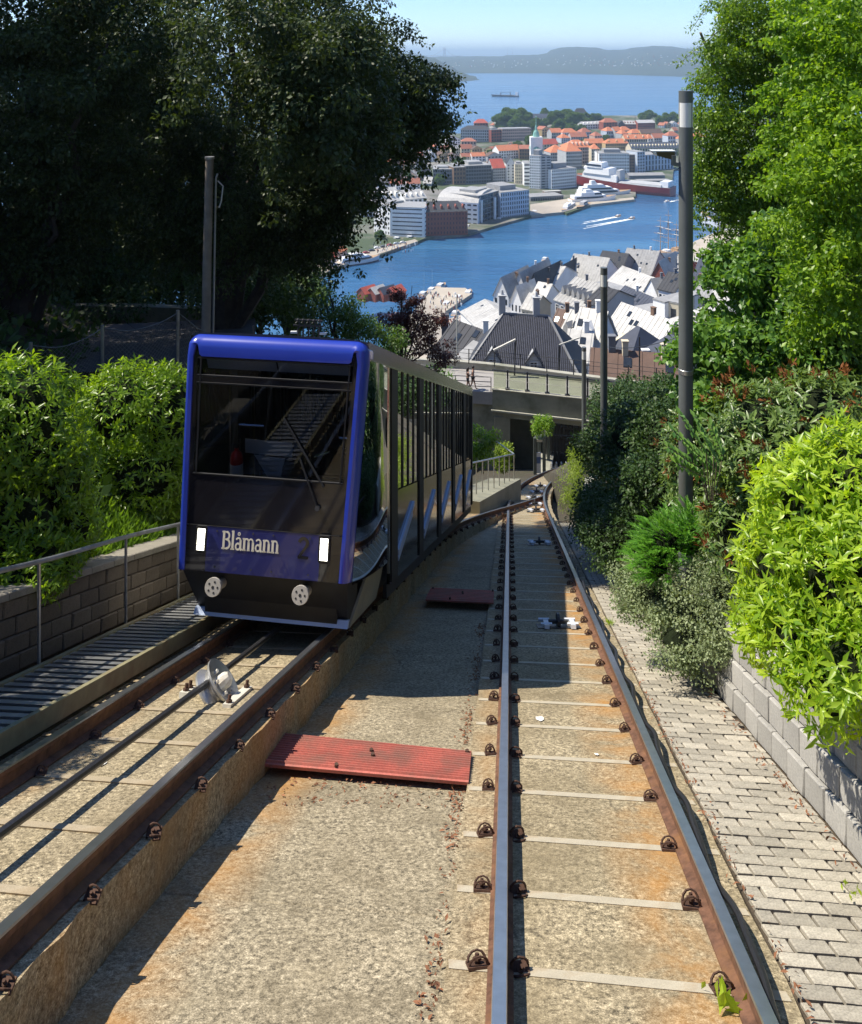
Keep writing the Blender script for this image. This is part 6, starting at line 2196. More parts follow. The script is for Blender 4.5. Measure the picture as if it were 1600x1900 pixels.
# --- old small houses on the left slope, seen between the dark leaves
k = 0
words_ = ["first", "second", "third", "fourth", "fifth", "sixth", "seventh", "eighth", "ninth", "tenth"]
for rowi, (py, x0, x1, rl) in enumerate(((372, 600, 700, "lowest row by the white hall"), (352, 640, 800, "row above the white hall"), (334, 650, 800, "row left of the clipped trees"), (316, 690, 800, "row level with the glazed office"), (300, 720, 910, "row above the glassy offices"), (286, 760, 910, "row below the gabled apartment house"))):
    px = x0; c = 0
    while px < x1:
        w = random.randint(17, 26)
        if not (780 < px < 912 and py > 310):
            wc = random.choice(['white', 'white', 'cream', 'pink', 'ochre', 'grey']); rc = random.choice(['rust', 'orange', 'rust', 'slate', 'light', 'brown'])
            west("%s house with %s roof, %s in the %s" % (wc, {'rust': 'rust red', 'light': 'pale grey'}.get(rc, rc), words_[c], rl), px, px + w, py - random.randint(9, 12), py, py - random.choice((-2, 2, 1)), 10, wall=wc, rcol=rc, roof=random.choice(('gx', 'gy', 'gx')), rise=random.uniform(3.5, 5.5), cols=4, rows=2, indiv=False, cat='house', name='town_house', group="old town houses on the slope beyond the harbour", chim=1 if random.random() < .4 else 0)
            c += 1
        px += w + random.randint(-1, 4)
# church tower with a green spire
q = W(995, 300)
s = q.y / F
ch = empty("church_tower", q, "church tower with green copper roof and spire behind the white tower", "church")
mb = MB(); mb.box(q + V((0, 0, 12)), (22 * s, 22 * s, 36)); mb.build("wall", MW['white'], ch)
tz_ = P(995, 275, q.y).z
mb = MB()
mb.lathe([(14 * s, 0), (12.5 * s, 2.2), (6 * s, 6)], V((q.x, q.y, tz_)), n=8)
mb.lathe([(5 * s, 4), (4.4 * s, 13), (6.4 * s, 14), (5.6 * s, 18), (4.6 * s, 20), (2.2 * s, 22), (2.0 * s, 26), (.9 * s, 28), (.25 * s, 38)], V((q.x, q.y, tz_)), n=8)
mb.build("spire", MR['copper'], ch)
mb = MB(); mb.sphere(V((q.x, q.y, tz_ + 38)), .8); mb.build("finial", MR['copper'], ch)
# greenish church-like dome beside it is the same tower; small silo on the ridge
q = W(921, 236); r = empty("water_tank", q, "pale green round tank at the edge of the wooded ridge", "tank")
mb = MB(); mb.lathe([(0, 0), (5, 0), (5, 7), (0, 8)], q, n=14); mb.build("shell", MW['green'], r, smooth=True)


# trees of the far town
def far_tree(px, py, rx, ry, label, d=None, mat=L_CITY, group="trees of the far town", leaf=1.3):
    d = d or Dw(py + ry)
    s = d / F
    b = P(px, py + ry, d)
    root = empty("town_tree", b, label, "tree", group)
    e = ell(px, py, d, rx, ry, rx * s)
    foliage("crown", clumps(e, 26, min(rx, ry) * s * .38, .8, .3), 20 / (leaf * leaf), leaf, .7, mat, root, rmin=.5, droop=.0)
    mb = MB(); mb.tube([b - V((0, 0, 2)), V(e[0])], [rx * s * .12, rx * s * .07], 6); mb.build("trunk", M_BARK, root)


for (px, py, rx, ry, lab) in ((934, 224, 16, 15, "big round tree at the outer end of the wooded ridge"), (950, 217, 20, 18, "tallest tree on the outer end of the wooded ridge"), (971, 222, 20, 17, "broad tree left of the dark blue roof on the ridge"), (988, 231, 14, 11, "lower dark tree under the dark blue roof"), (958, 232, 18, 11, "dark tree standing right above the purple grey block"), (1012, 209, 8, 7, "small tree rising behind the dark blue roof"), (1030, 221, 13, 14, "round tree just right of the dark blue roof"), (1048, 218, 15, 15, "tree in the middle of the wooded ridge"), (1062, 222, 13, 15, "tree in front of the turreted stone house"), (1078, 224, 12, 12, "tree under the turreted stone house"), (1095, 218, 12, 9, "tree right of the turreted stone house"), (1110, 219, 9, 7, "last tree of the ridge towards the white roofed villa"), (1036, 232, 12, 9, "low tree in front of the middle of the ridge"), (1060, 236, 10, 9, "low tree above the second orange roof"), (1078, 240, 8, 8, "small tree beside the white roofed villa"), (1006, 229, 10, 8, "bright green small tree beside the ochre house"), (1048, 301, 8, 9, "green tree standing in front of the orange roofed block"), (1202, 215, 16, 10, "wide tree behind the school"), (1228, 222, 9, 12, "upright tree at the end of the school"), (1252, 219, 22, 10, "long tree belt beside the lamp post lantern"), (985, 262, 12, 9, "tree beside the church spire"), (962, 268, 9, 6, "small tree below the purple grey block"), (912, 285, 10, 7, "tree among the small houses above the glassy offices"), (856, 300, 12, 8, "small tree above the rusty orange panel"), (815, 334, 8, 9, "first clipped tree before the dark glazed office"), (826, 332, 7, 9, "second clipped tree before the dark glazed office"), (770, 325, 16, 9, "tree mass between the red roofs and the dark office"), (705, 436, 8, 7, "bright green tree on the ferry quay"), (758, 288, 16, 10, "tree left of the small slope houses"), (690, 300, 22, 14, "broad tree half hidden by dark leaves"), (1270, 280, 12, 9, "tree behind the lamp post shaft"), (1085, 262, 7, 5, "tiny tree among the orange roofs"), (1232, 262, 8, 5, "tiny tree between the rust and orange roofs"), (1124, 256, 8, 5, "small tree at the upper terrace")):
    far_tree(px, py, rx, ry, lab, leaf=1.0 if py > 250 else 1.6)


LANDM = [("the church spire", 995, 262), ("the white slab tower", 998, 320), ("the purple grey block", 955, 252), ("the brick school", 1198, 234), ("the white harbour office", 1140, 300), ("the red pitched roof", 926, 318), ("the wide glassy office", 888, 325), ("the clipped trees", 820, 334), ("the white barrel roof", 850, 360), ("the grey apartment row", 880, 252), ("the white roofed villa", 1100, 235), ("the ridge trees", 960, 225), ("the blue roofed building", 1215, 280), ("the broad orange roof", 1146, 270), ("the turreted house", 1078, 214), ("the white hall", 705, 392)]
SEEN = set()
tries = 0; made = 0
while tries < 9000 and made < 110:
    tries += 1
    py = random.uniform(234, 345); px = random.uniform(690, 1300)
    if px < 870 and py < 262: continue
    if px > 1090 and py > 288: continue
    w = random.uniform(9, 17) * (.8 if py < 260 else 1); hh = random.uniform(6.5, 11) * (.8 if py < 260 else 1)
    if any(px < b + 1 and px + w > a - 1 and py - hh - 3 < yb and py > t for a, b, t, yb in USED): continue
    made += 1
    cx, cy = px + w / 2, py - hh / 2
    lm = sorted(LANDM, key=lambda m: (m[1] - cx) ** 2 + (m[2] - cy) ** 2)
    if random.random() < .42:
        for nm, lx, ly in lm:
            rel = "left of" if cx < lx - 8 else ("right of" if cx > lx + 8 else ("above" if cy < ly else "below"))
            lab = "small round town tree %s %s" % (rel, nm)
            if lab not in SEEN: break
        SEEN.add(lab); USED.append((px, px + w * .7, py - hh, py))
        far_tree(px + w * .35, py - hh * .6, w * .42, hh * .55, lab, leaf=1.1)
        continue
    wc = random.choice(['white', 'white', 'cream', 'pink', 'ochre', 'grey', 'blue']); rc = random.choice(['orange', 'orange', 'rust', 'rust', 'slate', 'light'] if px > 900 else ['rust', 'rust', 'orange', 'brown', 'slate', 'light'])
    done = False
    for nm, lx, ly in lm:
        rel = "left of" if cx < lx - 8 else ("right of" if cx > lx + 8 else ("above" if cy < ly else "below"))
        lab = "%s house with %s roof, %s %s" % (wc, {'rust': 'rust red', 'light': 'pale grey'}.get(rc, rc), rel, nm)
        if lab not in SEEN: break
    SEEN.add(lab)
    west(lab, px, px + w, py - hh * .62, py, py + random.uniform(-1, 1), 11, wall=wc, rcol=rc, roof=random.choice(('gx', 'hip', 'gy')), rise=random.uniform(3.5, 5.5), cols=max(3, int(w / 4)), rows=2, indiv=False, cat='house', name='town_house', group="houses filling the town across the harbour")


# --- near side of the harbour
def near(label, xa, da, xb, db, eave, H, depth, **k):
    A = P(xa, eave, da); B = P(xb, eave, db)
    return building(label, A, V((B.x, B.y, A.z)), H, depth, **k)


FOOT = []
_b0 = building


def building(label, A, B, H, depth, **k):
    c = (V(A) + V(B)) / 2
    FOOT.append((c.x, c.y + depth / 2, max((V(B) - V(A)).length, depth) * .5))
    return _b0(label, A, B, H, depth, **k)


# slate roofed house right below the bridge
r_, Q_, w_ = near("big dark slate roofed house with two chimneys and gabled dormers just below the bridge", 866, 97, 1074, 94.5, 690, 8, 9.5, roof='hip', rise=5.4, hipin=3.6, wall='white', rcol='slate', cols=5, rows=2, framed=True, cat='house', name='slate_house')
mb = MB()
for i in range(58):
    x = .3 + i * (w_ - .6) / 57
    inset = max(0, 3.6 - x, x - (w_ - 3.6)) / 3.6
    t1 = 1 - inset
    if t1 < .06: continue
    a = Q_(x, -.35, .04); b = Q_(x, -.35 + (4.75 + .35) * t1, .04 + 5.36 * t1)
    mb.bar(a + V((0, 0, .03)), b + V((0, 0, .03)), .07, .09)
mb.build("roof_tile_ribs", M("slate_tile_edge", (.075, .08, .11), .4, var=.3, scale=2), r_, kind="stuff")
mb = MB()
for a, b in ((Q_(-.35, -.35, .05), Q_(3.6, 4.75, 5.45)), (Q_(w_ + .35, -.35, .05), Q_(w_ - 3.6, 4.75, 5.45)), (Q_(3.6, 4.75, 5.45), Q_(w_ - 3.6, 4.75, 5.45))):
    mb.bar(a, b, .22, .16)
mb.build("ridge_cap", MR['grey'], r_)
for x in (3.4, 7.4):
    c_ = Q_(x, 4.75 + .3, 6.3); mb = MB()
    mb.box(c_, (.75, .8, 2.2)); mb.box(c_ + V((0, 0, 1.15)), (.95, 1.0, .12)); mb.tube([c_ + V((0, 0, 1.2)), c_ + V((0, 0, 1.75))], [.22, .12], 7)
    mb.build("chimney", MW['grey'], r_)
for x in (2.9, 7.5):
    y0, z0 = .55, .75
    mb = MB(); hw_ = .85
    mb.prism([Q_(x - hw_, y0, z0 - .2), Q_(x + hw_, y0, z0 - .2), Q_(x + hw_, y0, z0 + .6), Q_(x, y0, z0 + 1.75), Q_(x - hw_, y0, z0 + .6)], V((0, 2.2, 0)))
    dm = mb.build("dormer", MW['grey'], r_)
    put("window", FWIN, Q_(x, y0, z0 + .35), (0, 0, 0), (.8, 1, .7), dm)
    mb = MB()
    for sgn in (-1, 1):
        mb.hexa([Q_(x + sgn * (hw_ + .15), y0 - .2, z0 + .45), Q_(x, y0 - .2, z0 + 1.8), Q_(x, y0 + 2.4, z0 + 1.8), Q_(x + sgn * (hw_ + .15), y0 + 1.8, z0 + .45), Q_(x + sgn * (hw_ + .15), y0 - .2, z0 + .55), Q_(x, y0 - .2, z0 + 1.92), Q_(x, y0 + 2.4, z0 + 1.92), Q_(x + sgn * (hw_ + .15), y0 + 1.8, z0 + .55)])
    mb.build("dormer_roof", MR['slate'], dm)
# brown tiled house behind the bridge
r_, Q_, w_ = near("brown tiled house with two tall pale chimneys right behind the bridge parapet", 1098, 84, 1262, 82, 726, 6, 8, roof='gx', rise=2.7, wall='cream', rcol='brown', cols=4, rows=1, cat='house', name='tiled_house')
mb = MB()
for i in range(16):
    t = i / 15
    mb.bar(Q_(-.3, -.35 + 4.35 * t, -.2 + 2.86 * t + .06), Q_(w_ + .3, -.35 + 4.35 * t, -.2 + 2.86 * t + .06), .05, .07)
mb.build("roof_tile_rows", MW['brown'], r_, kind="stuff")
for x in (3.1, 6.9):
    c_ = Q_(x, 3.6, 3.1); mb = MB(); mb.box(c_, (.55, .5, 1.7)); mb.box(c_ + V((0, 0, .9)), (.7, .65, .12)); mb.build("chimney", MW['cream'], r_)
near("white villa with dark pyramid roof and arched dormers behind the second lamp post", 1128, 128, 1170, 124, 648, 9, 8, roof='hip', rise=3.4, wall='blue', rcol='darkblue', cols=4, rows=2, framed=True, cat='house', name='town_house', hipin=2)
near("pale blue villa wall with framed windows left of the second lamp post", 1086, 132, 1128, 131, 650, 9, 9, roof='gx', rise=3.5, wall='blue', rcol='light', cols=4, rows=2, framed=True, cat='house', name='town_house', dorm=3)
r_, Q_, w_ = near("white house with a huge dark blue hipped roof and a white chimney", 1160, 122, 1262, 112, 672, 8, 10, roof='hip', rise=4.4, wall='white', rcol='darkblue', cols=6, rows=2, framed=True, cat='house', name='town_house', hipin=3.6)
c_ = Q_(2.6, 1.5, 1.4); mb = MB(); mb.box(c_, (.9, .7, 1.8)); mb.box(c_ + V((0, 0, .95)), (1.1, .9, .14)); mb.build("chimney", MW['white'], r_)
r_, Q_, w_ = near("large building with sunlit white roof and a round arched dormer", 1112, 168, 1206, 156, 628, 10, 12, roof='gx', rise=6, wall='cream', rcol='white', cols=8, rows=2, cat='house', name='town_house', chim=1)
mb = MB(); c_ = Q_(w_ * .58, -.2, .4)
mb.prism([c_ + V((1.5 * math.cos(a), 0, 1.9 * math.sin(a))) for a in np.linspace(0, math.pi, 12)], (0, 3, 0)); dm = mb.build("arched_dormer", MW['cream'], r_)
mb = MB(); mb.prism([c_ + V((1.0 * math.cos(a), -.06, .15 + 1.3 * math.sin(a))) for a in np.linspace(0, math.pi, 12)], (0, .05, 0)); mb.build("arched_window", M_PANE, dm)
for (a, da, b, db, ev, rs, lab, dm_) in ((1034, 140, 1072, 137, 634, 4.2, "house with sunlit pale roof and small dormers right of the slate roof", 2), (1062, 128, 1108, 126, 640, 4.4, "house with a sunlit white roof and a central gable dormer", 1), (1050, 122, 1092, 121, 668, 3.0, "pale house front with framed windows below the white roofed pair", 0), (1018, 165, 1046, 163, 622, 4, "brown tiled gabled house above the slate roof's right end", 0), (1068, 172, 1104, 170, 612, 3.4, "low house with weathered brown tiles behind the white roofs", 0)):
    near(lab, a, da, b, db, ev, 8, 8, roof='gx', rise=rs, wall='white', rcol='brown' if 'brown' in lab else ('light' if 'small dormers' in lab else 'white'), cols=4, rows=2, framed=True, cat='house', name='town_house', dorm=dm_)
near("plain pale grey hall wall with a flat roof behind the arched dormer building", 1142, 205, 1236, 188, 590, 12, 14, roof='flat', rise=0, wall='grey', rcol='grey', cols=0, rows=0, name='town_building')
near("brown panelled rooftop block on the plain grey hall", 1166, 214, 1210, 206, 572, 6, 10, roof='flat', rise=0, wall='brown', rcol='light', name='town_building')
near("tall pale grey stair block with a brown panel", 1212, 206, 1234, 203, 556, 14, 12, roof='flat', rise=0, wall='white', rcol='grey', name='town_building')
near("pale grey block with brown door panel next to the tall stair block", 1238, 204, 1262, 202, 560, 14, 12, roof='flat', rise=0, wall='cream', rcol='light', cols=1, rows=1, wsize=(.4, .7), name='town_building')
near("white house with flat overhanging roof by the lamp post", 1232, 176, 1268, 172, 596, 10, 10, roof='hip', rise=1.4, wall='white', rcol='white', cols=3, rows=2, framed=True, cat='house', name='town_house')
near("yellowish apartment house seen past the right side of the lamp post", 1284, 172, 1312, 168, 578, 12, 12, roof='hip', rise=2, wall='cream', rcol='white', cols=2, rows=3, framed=True, cat='house', name='town_house')
r_, Q_, w_ = near("grey office with two rows of square windows and a lit roof with skylights", 1030, 236, 1087, 226, 556, 12, 16, roof='gx', rise=5, wall='grey', rcol='light', cols=6, rows=3, dorm=6, framed=True, name='town_building', wsize=(.5, .5))
near("grey blank gable wall beside the skylight office", 1087, 226, 1118, 222, 562, 12, 14, roof='gx', rise=3, wall='grey', rcol='slate', cols=0, rows=0, name='town_building')
near("flat topped building with a glazed top floor above the skylight office", 1062, 268, 1128, 255, 534, 8, 14, roof='flat', rise=0, wall='blue', rcol='light', cols=10, rows=2, wsize=(.75, .6), name='town_building')
near("long hall with dark blue roof right of the second lamp post", 1126, 246, 1186, 232, 568, 8, 13, roof='gx', rise=5, wall='brick', rcol='darkblue', cols=8, rows=1, name='town_building')
near("white gabled house with grey slopes behind the long dark blue roof", 1196, 268, 1222, 262, 540, 10, 12, roof='gy', rise=4.5, wall='white', rcol='grey', cols=4, rows=2, framed=True, cat='house', name='town_house')
near("house with dark grey roof joined to the white gabled house", 1222, 262, 1252, 258, 536, 8, 12, roof='gx', rise=4, wall='white', rcol='slate', cols=4, rows=1, cat='house', name='town_house')
near("long hall with a big sunlit white roof in the middle of the wharf", 1118, 312, 1204, 288, 532, 8, 18, roof='gx', rise=6.5, wall='white', rcol='white', cols=8, rows=1, name='town_building')
# steep gabled wharf houses along the quay, from the marquee onwards
for i, (a, b, d, ev, H, dep, rs, wc, rc, rt, lab) in enumerate(((916, 944, 318, 546, 9, 22, 6.5, 'white', 'light', 'gy', "pale steep gabled wharf house right behind the marquee"), (950, 978, 325, 538, 9, 26, 7, 'white', 'light', 'gy', "second pale steep gabled wharf house from the marquee"), (948, 968, 286, 558, 9, 12, 5, 'white', 'white', 'gy', "small white gabled house in front of the two steep wharf houses"), (980, 1002, 322, 536, 10, 24, 6, 'dark', 'slate', 'gy', "dark gabled wharf house between pale ones"), (984, 1008, 284, 556, 9, 12, 4.5, 'white', 'white', 'gx', "white dormered house beside the skylight office"), (1004, 1026, 330, 528, 9, 24, 5, 'white', 'white', 'gx', "white box-like house with a bright roof among the wharf gables"), (968, 990, 262, 572, 8, 10, 3.5, 'cream', 'light', 'gx', "small cream house squeezed below the wharf gables"), (1028, 1048, 345, 520, 9, 26, 5.5, 'grey', 'slate', 'gy', "grey gabled wharf house with a dark roof edge"), (1046, 1112, 352, 516, 8, 24, 7.5, 'white', 'light', 'gx', "long wharf house with a pale roof pitted by small skylights"), (1102, 1150, 368, 504, 8, 24, 6.5, 'slate', 'slate', 'gx', "dark wooden wharf house with a shaded roof behind the second lamp"), (1150, 1178, 378, 500, 8, 24, 7, 'grey', 'grey', 'gx', "grey weathered wharf roof beside the fishing boat"), (1178, 1208, 374, 506, 8, 26, 7.5, 'grey', 'grey', 'gx', "big grey slate wharf roof below the sailing ship"), (1206, 1240, 350, 516, 9, 22, 7, 'brick', 'light', 'gy', "brick red gabled warehouse left of the tall lamp post"), (1240, 1266, 356, 512, 9, 22, 6, 'brick', 'light', 'gx', "brick red warehouse with pale roof behind the lamp post shaft"), (1286, 1318, 352, 514, 8, 22, 6, 'brick', 'darkblue', 'gx', "dark blue roofed brick warehouse right of the lamp post"), (1318, 1338, 356, 510, 8, 22, 6, 'brick', 'light', 'gy', "small brick gable beside the dark blue warehouse roof"), (1288, 1320, 290, 548, 8, 14, 4, 'slate', 'grey', 'gx', "low grey roof right of the lamp post below the warehouses"), (1316, 1350, 270, 556, 8, 14, 3, 'white', 'white', 'gx', "white roof strip showing beside the maple leaves"), (1262, 1300, 300, 540, 8, 14, 4, 'slate', 'slate', 'gx', "long dark roof behind the foot of the lamp post band"))):
    near(lab, a, d, b, d - (b - a) * .12, ev, H, dep, roof=rt, rise=rs, wall=wc, rcol=rc, cols=3, rows=2, cat='house', name='wharf_house', group="steep roofed houses along the near wharf", chim=1 if i % 3 == 0 else 0, wsize=(.4, .45))
r_, Q_, w_ = near("white canopy hall on a brick red base beyond the warehouses", 1286, 402, 1338, 392, 484, 6, 20, roof='gx', rise=4, wall='brick', rcol='white', cols=0, rows=0, name='town_building')
near("long brick red low building along the far end of the wharf", 1300, 386, 1366, 372, 494, 6, 10, roof='flat', rise=0, wall='brick', rcol='rust', name='town_building')
near("dark wooden house with black chimney tower beside the copper tree", 800, 118, 872, 112, 660, 7, 9, roof='gx', rise=3.8, wall='dark', rcol='slate', cols=3, rows=1, cat='house', name='town_house')
near("pale green low building peeping over the far parapet", 852, 104, 876, 102, 662, 5, 5, roof='gx', rise=1.2, wall='green', rcol='grey', cols=3, rows=1, cat='house', name='town_house')
q = P(826, 610, 130); r = empty("chimney_stack", q, "square black chimney stack between the copper tree and the harbour", "chimney")
mb = MB(); mb.box(q + V((0, 0, -2)), (1.0, 1.0, 8)); mb.box(q + V((0, 0, 2.1)), (1.2, 1.2, .3)); mb.build("shaft", MW['dark'], r)
# gabled market stalls by the water: red, blue, white
for i, (a, b, rc, lab) in enumerate(((662, 678, 'red', "red gabled market hall roof nearest the green tree"), (679, 697, 'white', "white gabled market hall roof beside the red one"), (698, 712, 'darkblue', "blue gabled market hall roof"), (713, 733, 'red', "dark red gabled market hall behind the copper leaves"))):
    near(lab, a, 428, b, 424, 542, 4, 9, roof='gy', rise=2.6, wall='brick', rcol=rc, cat='market hall', name='market_hall', group="gabled market halls on the near quay")
for i, (a, b, ev, d, lab) in enumerate(((596, 616, 470, 545, "red tent roof at the edge of the dark leaves"), (612, 632, 466, 548, "pale red tent roof beside the ferry"), (590, 612, 480, 520, "lower pinkish tent roof left of the ferry"))):
    near(lab, a, d, b, d - 3, ev, 3, 9, roof='gy', rise=2.4, wall='pink', rcol='red' if i != 1 else 'orange', cat='market tent', name='market_tent', group="market tents by the ferry")
west("blue grey house behind the market tents", 598, 632, 440, 458, 460, 14, wall='blue', rcol='grey', rise=0, cols=5, rows=3, indiv=False, cat='house', name='town_house')

# smaller houses tucked between the bigger ones down the slope
NEARLM = [("the marquee", 890, 575), ("the slate roofed house", 965, 640), ("the second lamp post", 1121, 580), ("the arched dormer", 1168, 610), ("the skylight office", 1058, 560), ("the tall lamp post", 1273, 560), ("the dark blue hipped roof", 1210, 640), ("the plain grey hall", 1190, 590), ("the wharf gables", 960, 530), ("the brown tiled roof", 1180, 700)]
made = 0; tries = 0
while made < 40 and tries < 4000:
    tries += 1
    d = random.uniform(118, 330); px = random.uniform(905, 1345)
    x = (px - 800) / F * d; w = random.uniform(5.5, 8.5); dep = random.uniform(6, 9)
    zg = prof(d); H = random.uniform(5.5, 8)
    if any((x - a) ** 2 + (d + dep / 2 - b) ** 2 < (r + max(w, dep) * .55) ** 2 for a, b, r in FOOT): continue
    z = zg + H + random.uniform(0, 2)
    py = 100 - z / d * F
    if py > 690 or py < 500 or (px < 1000 and d > 250 and py > 560): continue
    yaw = random.uniform(-.35, .35)
    wc = random.choice(['white', 'white', 'cream', 'grey', 'ochre', 'blue', 'brick']); rc = random.choice(['slate', 'grey', 'light', 'brown', 'rust', 'slate', 'light', 'white'])
    A = V((x - w / 2 * math.cos(yaw), d - w / 2 * math.sin(yaw), z)); B = V((x + w / 2 * math.cos(yaw), d + w / 2 * math.sin(yaw), z))
    for nm, lx, ly in sorted(NEARLM, key=lambda m: (m[1] - px) ** 2 + (m[2] - py) ** 2):
        rel = "left of" if px < lx - 25 else ("right of" if px > lx + 25 else ("above" if py < ly else "below"))
        lab = "small %s house with %s roof tucked %s %s" % (wc, {'rust': 'rust red', 'light': 'pale grey'}.get(rc, rc), rel, nm)
        if lab not in SEEN: break
    SEEN.add(lab)
    building(lab, A, B, H + 3, dep, roof=random.choice(('gx', 'gy', 'hip')), rise=random.uniform(2.6, 4), wall=wc, rcol=rc, cols=3, rows=2, framed=d < 200, cat='house', name='town_house', chim=random.choice((0, 1)), dorm=random.choice((0, 0, 2)), group="small houses on the slope above the near wharf", wsize=(.4, .45))
    made += 1

# white marquee
A = P(855, 579, 300); B = P(927, 600, 262)
r_, Q_, w_ = building("big white marquee with a ribbed tent roof on the near quay", A, V((B.x, B.y, A.z)), 3.2, 18, roof='gx', rise=3.6, wall='white', rcol='white', cat='marquee', name='marquee')
mb = MB()
for k in range(9):
    x = w_ * k / 8; mb.bar(Q_(x, -.35, .08), Q_(x, 9, 3.9), .12, .1); mb.bar(Q_(x, 18.35, .08), Q_(x, 9, 3.9), .12, .1)
mb.build("tent_rib", M_FRAME, r_, kind="stuff")
M_CANVAS = M("white_canvas", (.8, .79, .75), .8, var=.04)
mb = MB(); mb.lathe([(1.75, 0), (1.7, .06), (.9, .55), (.05, .95)], (0, 0, 2.1), n=8)
CAN = mb.mesh("canopy", [M_CANVAS])
mb = MB(); mb.tube([(0, 0, 0), (0, 0, 3)], .05, 5); POLEM = mb.mesh("pole", [M_STEEL])
spots = []
for i in range(6):
    for j in range(4):
        px, py = 852 + i * 9.5 + j * 2.2 + random.uniform(-1, 1), 612 + j * 6.5 + i * 1.2 + random.uniform(-1, 1)
        if px > 912: continue
        spots.append((px, py))
for (px, py) in spots:
    d = 262 - (py - 612) * 1.3
    q = P(px, py + 12, d)
    r = empty("parasol", q, "white parasol of the crowded cafe terrace in front of the marquee", "parasol", "white parasols in front of the marquee")
    put("canopy", CAN, q, parent=r); put("pole", POLEM, q, parent=r)
q0 = P(875, 640, 255)
mb = MB(); mb.prism([P(838, 640, 250) , P(915, 655, 232), P(930, 618, 268), P(850, 606, 300)], (0, 0, -1)); mb.build("terrace", M_QUAY, kind="structure")
# strolling people on the quays, far below
mb = MB()
for i in range(170):
    if i < 60: q = at_z(random.uniform(826, 862), random.uniform(590, 612), QZ)
    elif i < 115: q = at_z(random.uniform(640, 776), 0, QZ) if False else at_z(random.uniform(690, 772), random.uniform(452, 470), -128)
    else: q = at_z(random.uniform(795, 858), random.uniform(545, 580), -128.2)
    mb.lathe([(.12, 0), (.28, .8), (.3, 1.35), (.1, 1.5), (.14, 1.65), (.02, 1.8)], q, n=5, m=random.randint(0, 3))
mb.build("crowd", [MW['dark'], MW['brick'], MW['white'], MW['blue']], kind="stuff")

# ------------------------------------------------------------------ boats
M_HULLW = M("white_hull_paint", (.76, .77, .77), .35, var=.04, scale=.4)
M_HULLR = M("red_hull_paint", (.30, .035, .035), .4, var=.1, scale=.3)
M_HULLD = M("dark_hull_paint", (.05, .055, .07), .4, var=.1, scale=.4)
M_HULLG = M("grey_blue_hull_paint", (.45, .52, .58), .4, var=.08, scale=.4)
M_TEAK = M("teak_deck", (.36, .24, .14), .75, var=.2, scale=1)
M_DARKGL = M("dark_boat_glass", (.015, .02, .028), .1, var=.2)


def boat(label, stern, bow, beam, free, hull=M_HULLW, blocks=(), cat="boat", name="boat", group=None, masts=(), sheer=.5, deck=M_TEAK, boot=None, flare=.75):
    """stern, bow: points on the water; blocks: (t0, t1, width share, z0, z1, rake, material, name)"""
    S, B = V(stern), V(bow)
    L = (B - S).length; f = (B - S).normalized(); s = V((f.y, -f.x, 0))
    root = empty(name, (S + B) / 2, label, cat, group)
    def Q(t, w, z): return S + f * (L * t) + s * (beam / 2 * w) + V((0, 0, z))
    def hw_(t): return (1 if t < .55 else max(.02, 1 - ((t - .55) / .45) ** 2.2)) * (.9 + .1 * min(1, t / .15))
    mb = MB(); secs = []
    for t in (0, .1, .3, .5, .65, .78, .88, .95, 1.0):
        w = hw_(t); zt = free * (1 + sheer * t * t)
        tt = t + .03 * t
        secs.append([Q(t * .985, -w * flare, -1.0), Q(t, -w * .92, free * .35), Q(tt, -w, zt), Q(tt, w, zt), Q(t, w * .92, free * .35), Q(t * .985, w * flare, -1.0)])
    mb.sweep(secs, 0, mats=[0, 0, 1, 0, 0, 0])
    mb.build("hull", [hull, deck], root)
    if boot:
        mb = MB(); secs = []
        for t in (0, .1, .3, .5, .65, .78, .88, .95, 1.0):
            w = hw_(t) * .94 + .012
            secs.append([Q(t, -w, -.5), Q(t + .004 * t, -w * 1.005, free * .3), Q(t + .004 * t, w * 1.005, free * .3), Q(t, w, -.5)])
        mb.sweep(secs); mb.build("boot_stripe", boot, root)
    for (t0, t1, wd, z0, z1, rk, mt, nm) in blocks:
        mb = MB()
        r = rk * (z1 - z0) / L
        w0, w1 = wd * min(1, hw_(t0)), wd * min(hw_(t1), 1)
        mb.hexa([Q(t0, -w0, z0), Q(t1, -w1, z0), Q(t1, w1, z0), Q(t0, w0, z0), Q(t0 + r * .15, -w0 * .92, z1), Q(t1 - r, -w1 * .88, z1), Q(t1 - r, w1 * .88, z1), Q(t0 + r * .15, w0 * .92, z1)])
        o = mb.build(nm, mt, root)
    for (t, h, r_) in masts:
        mb = MB(); mb.tube([Q(t, 0, free), Q(t, 0, h)], [r_, r_ * .5], 6); mb.build("mast", M_TEAK if r_ > .2 else M_STEEL, root)
    return root, Q


def sp(px, py): return at_z(px, py, SEA)


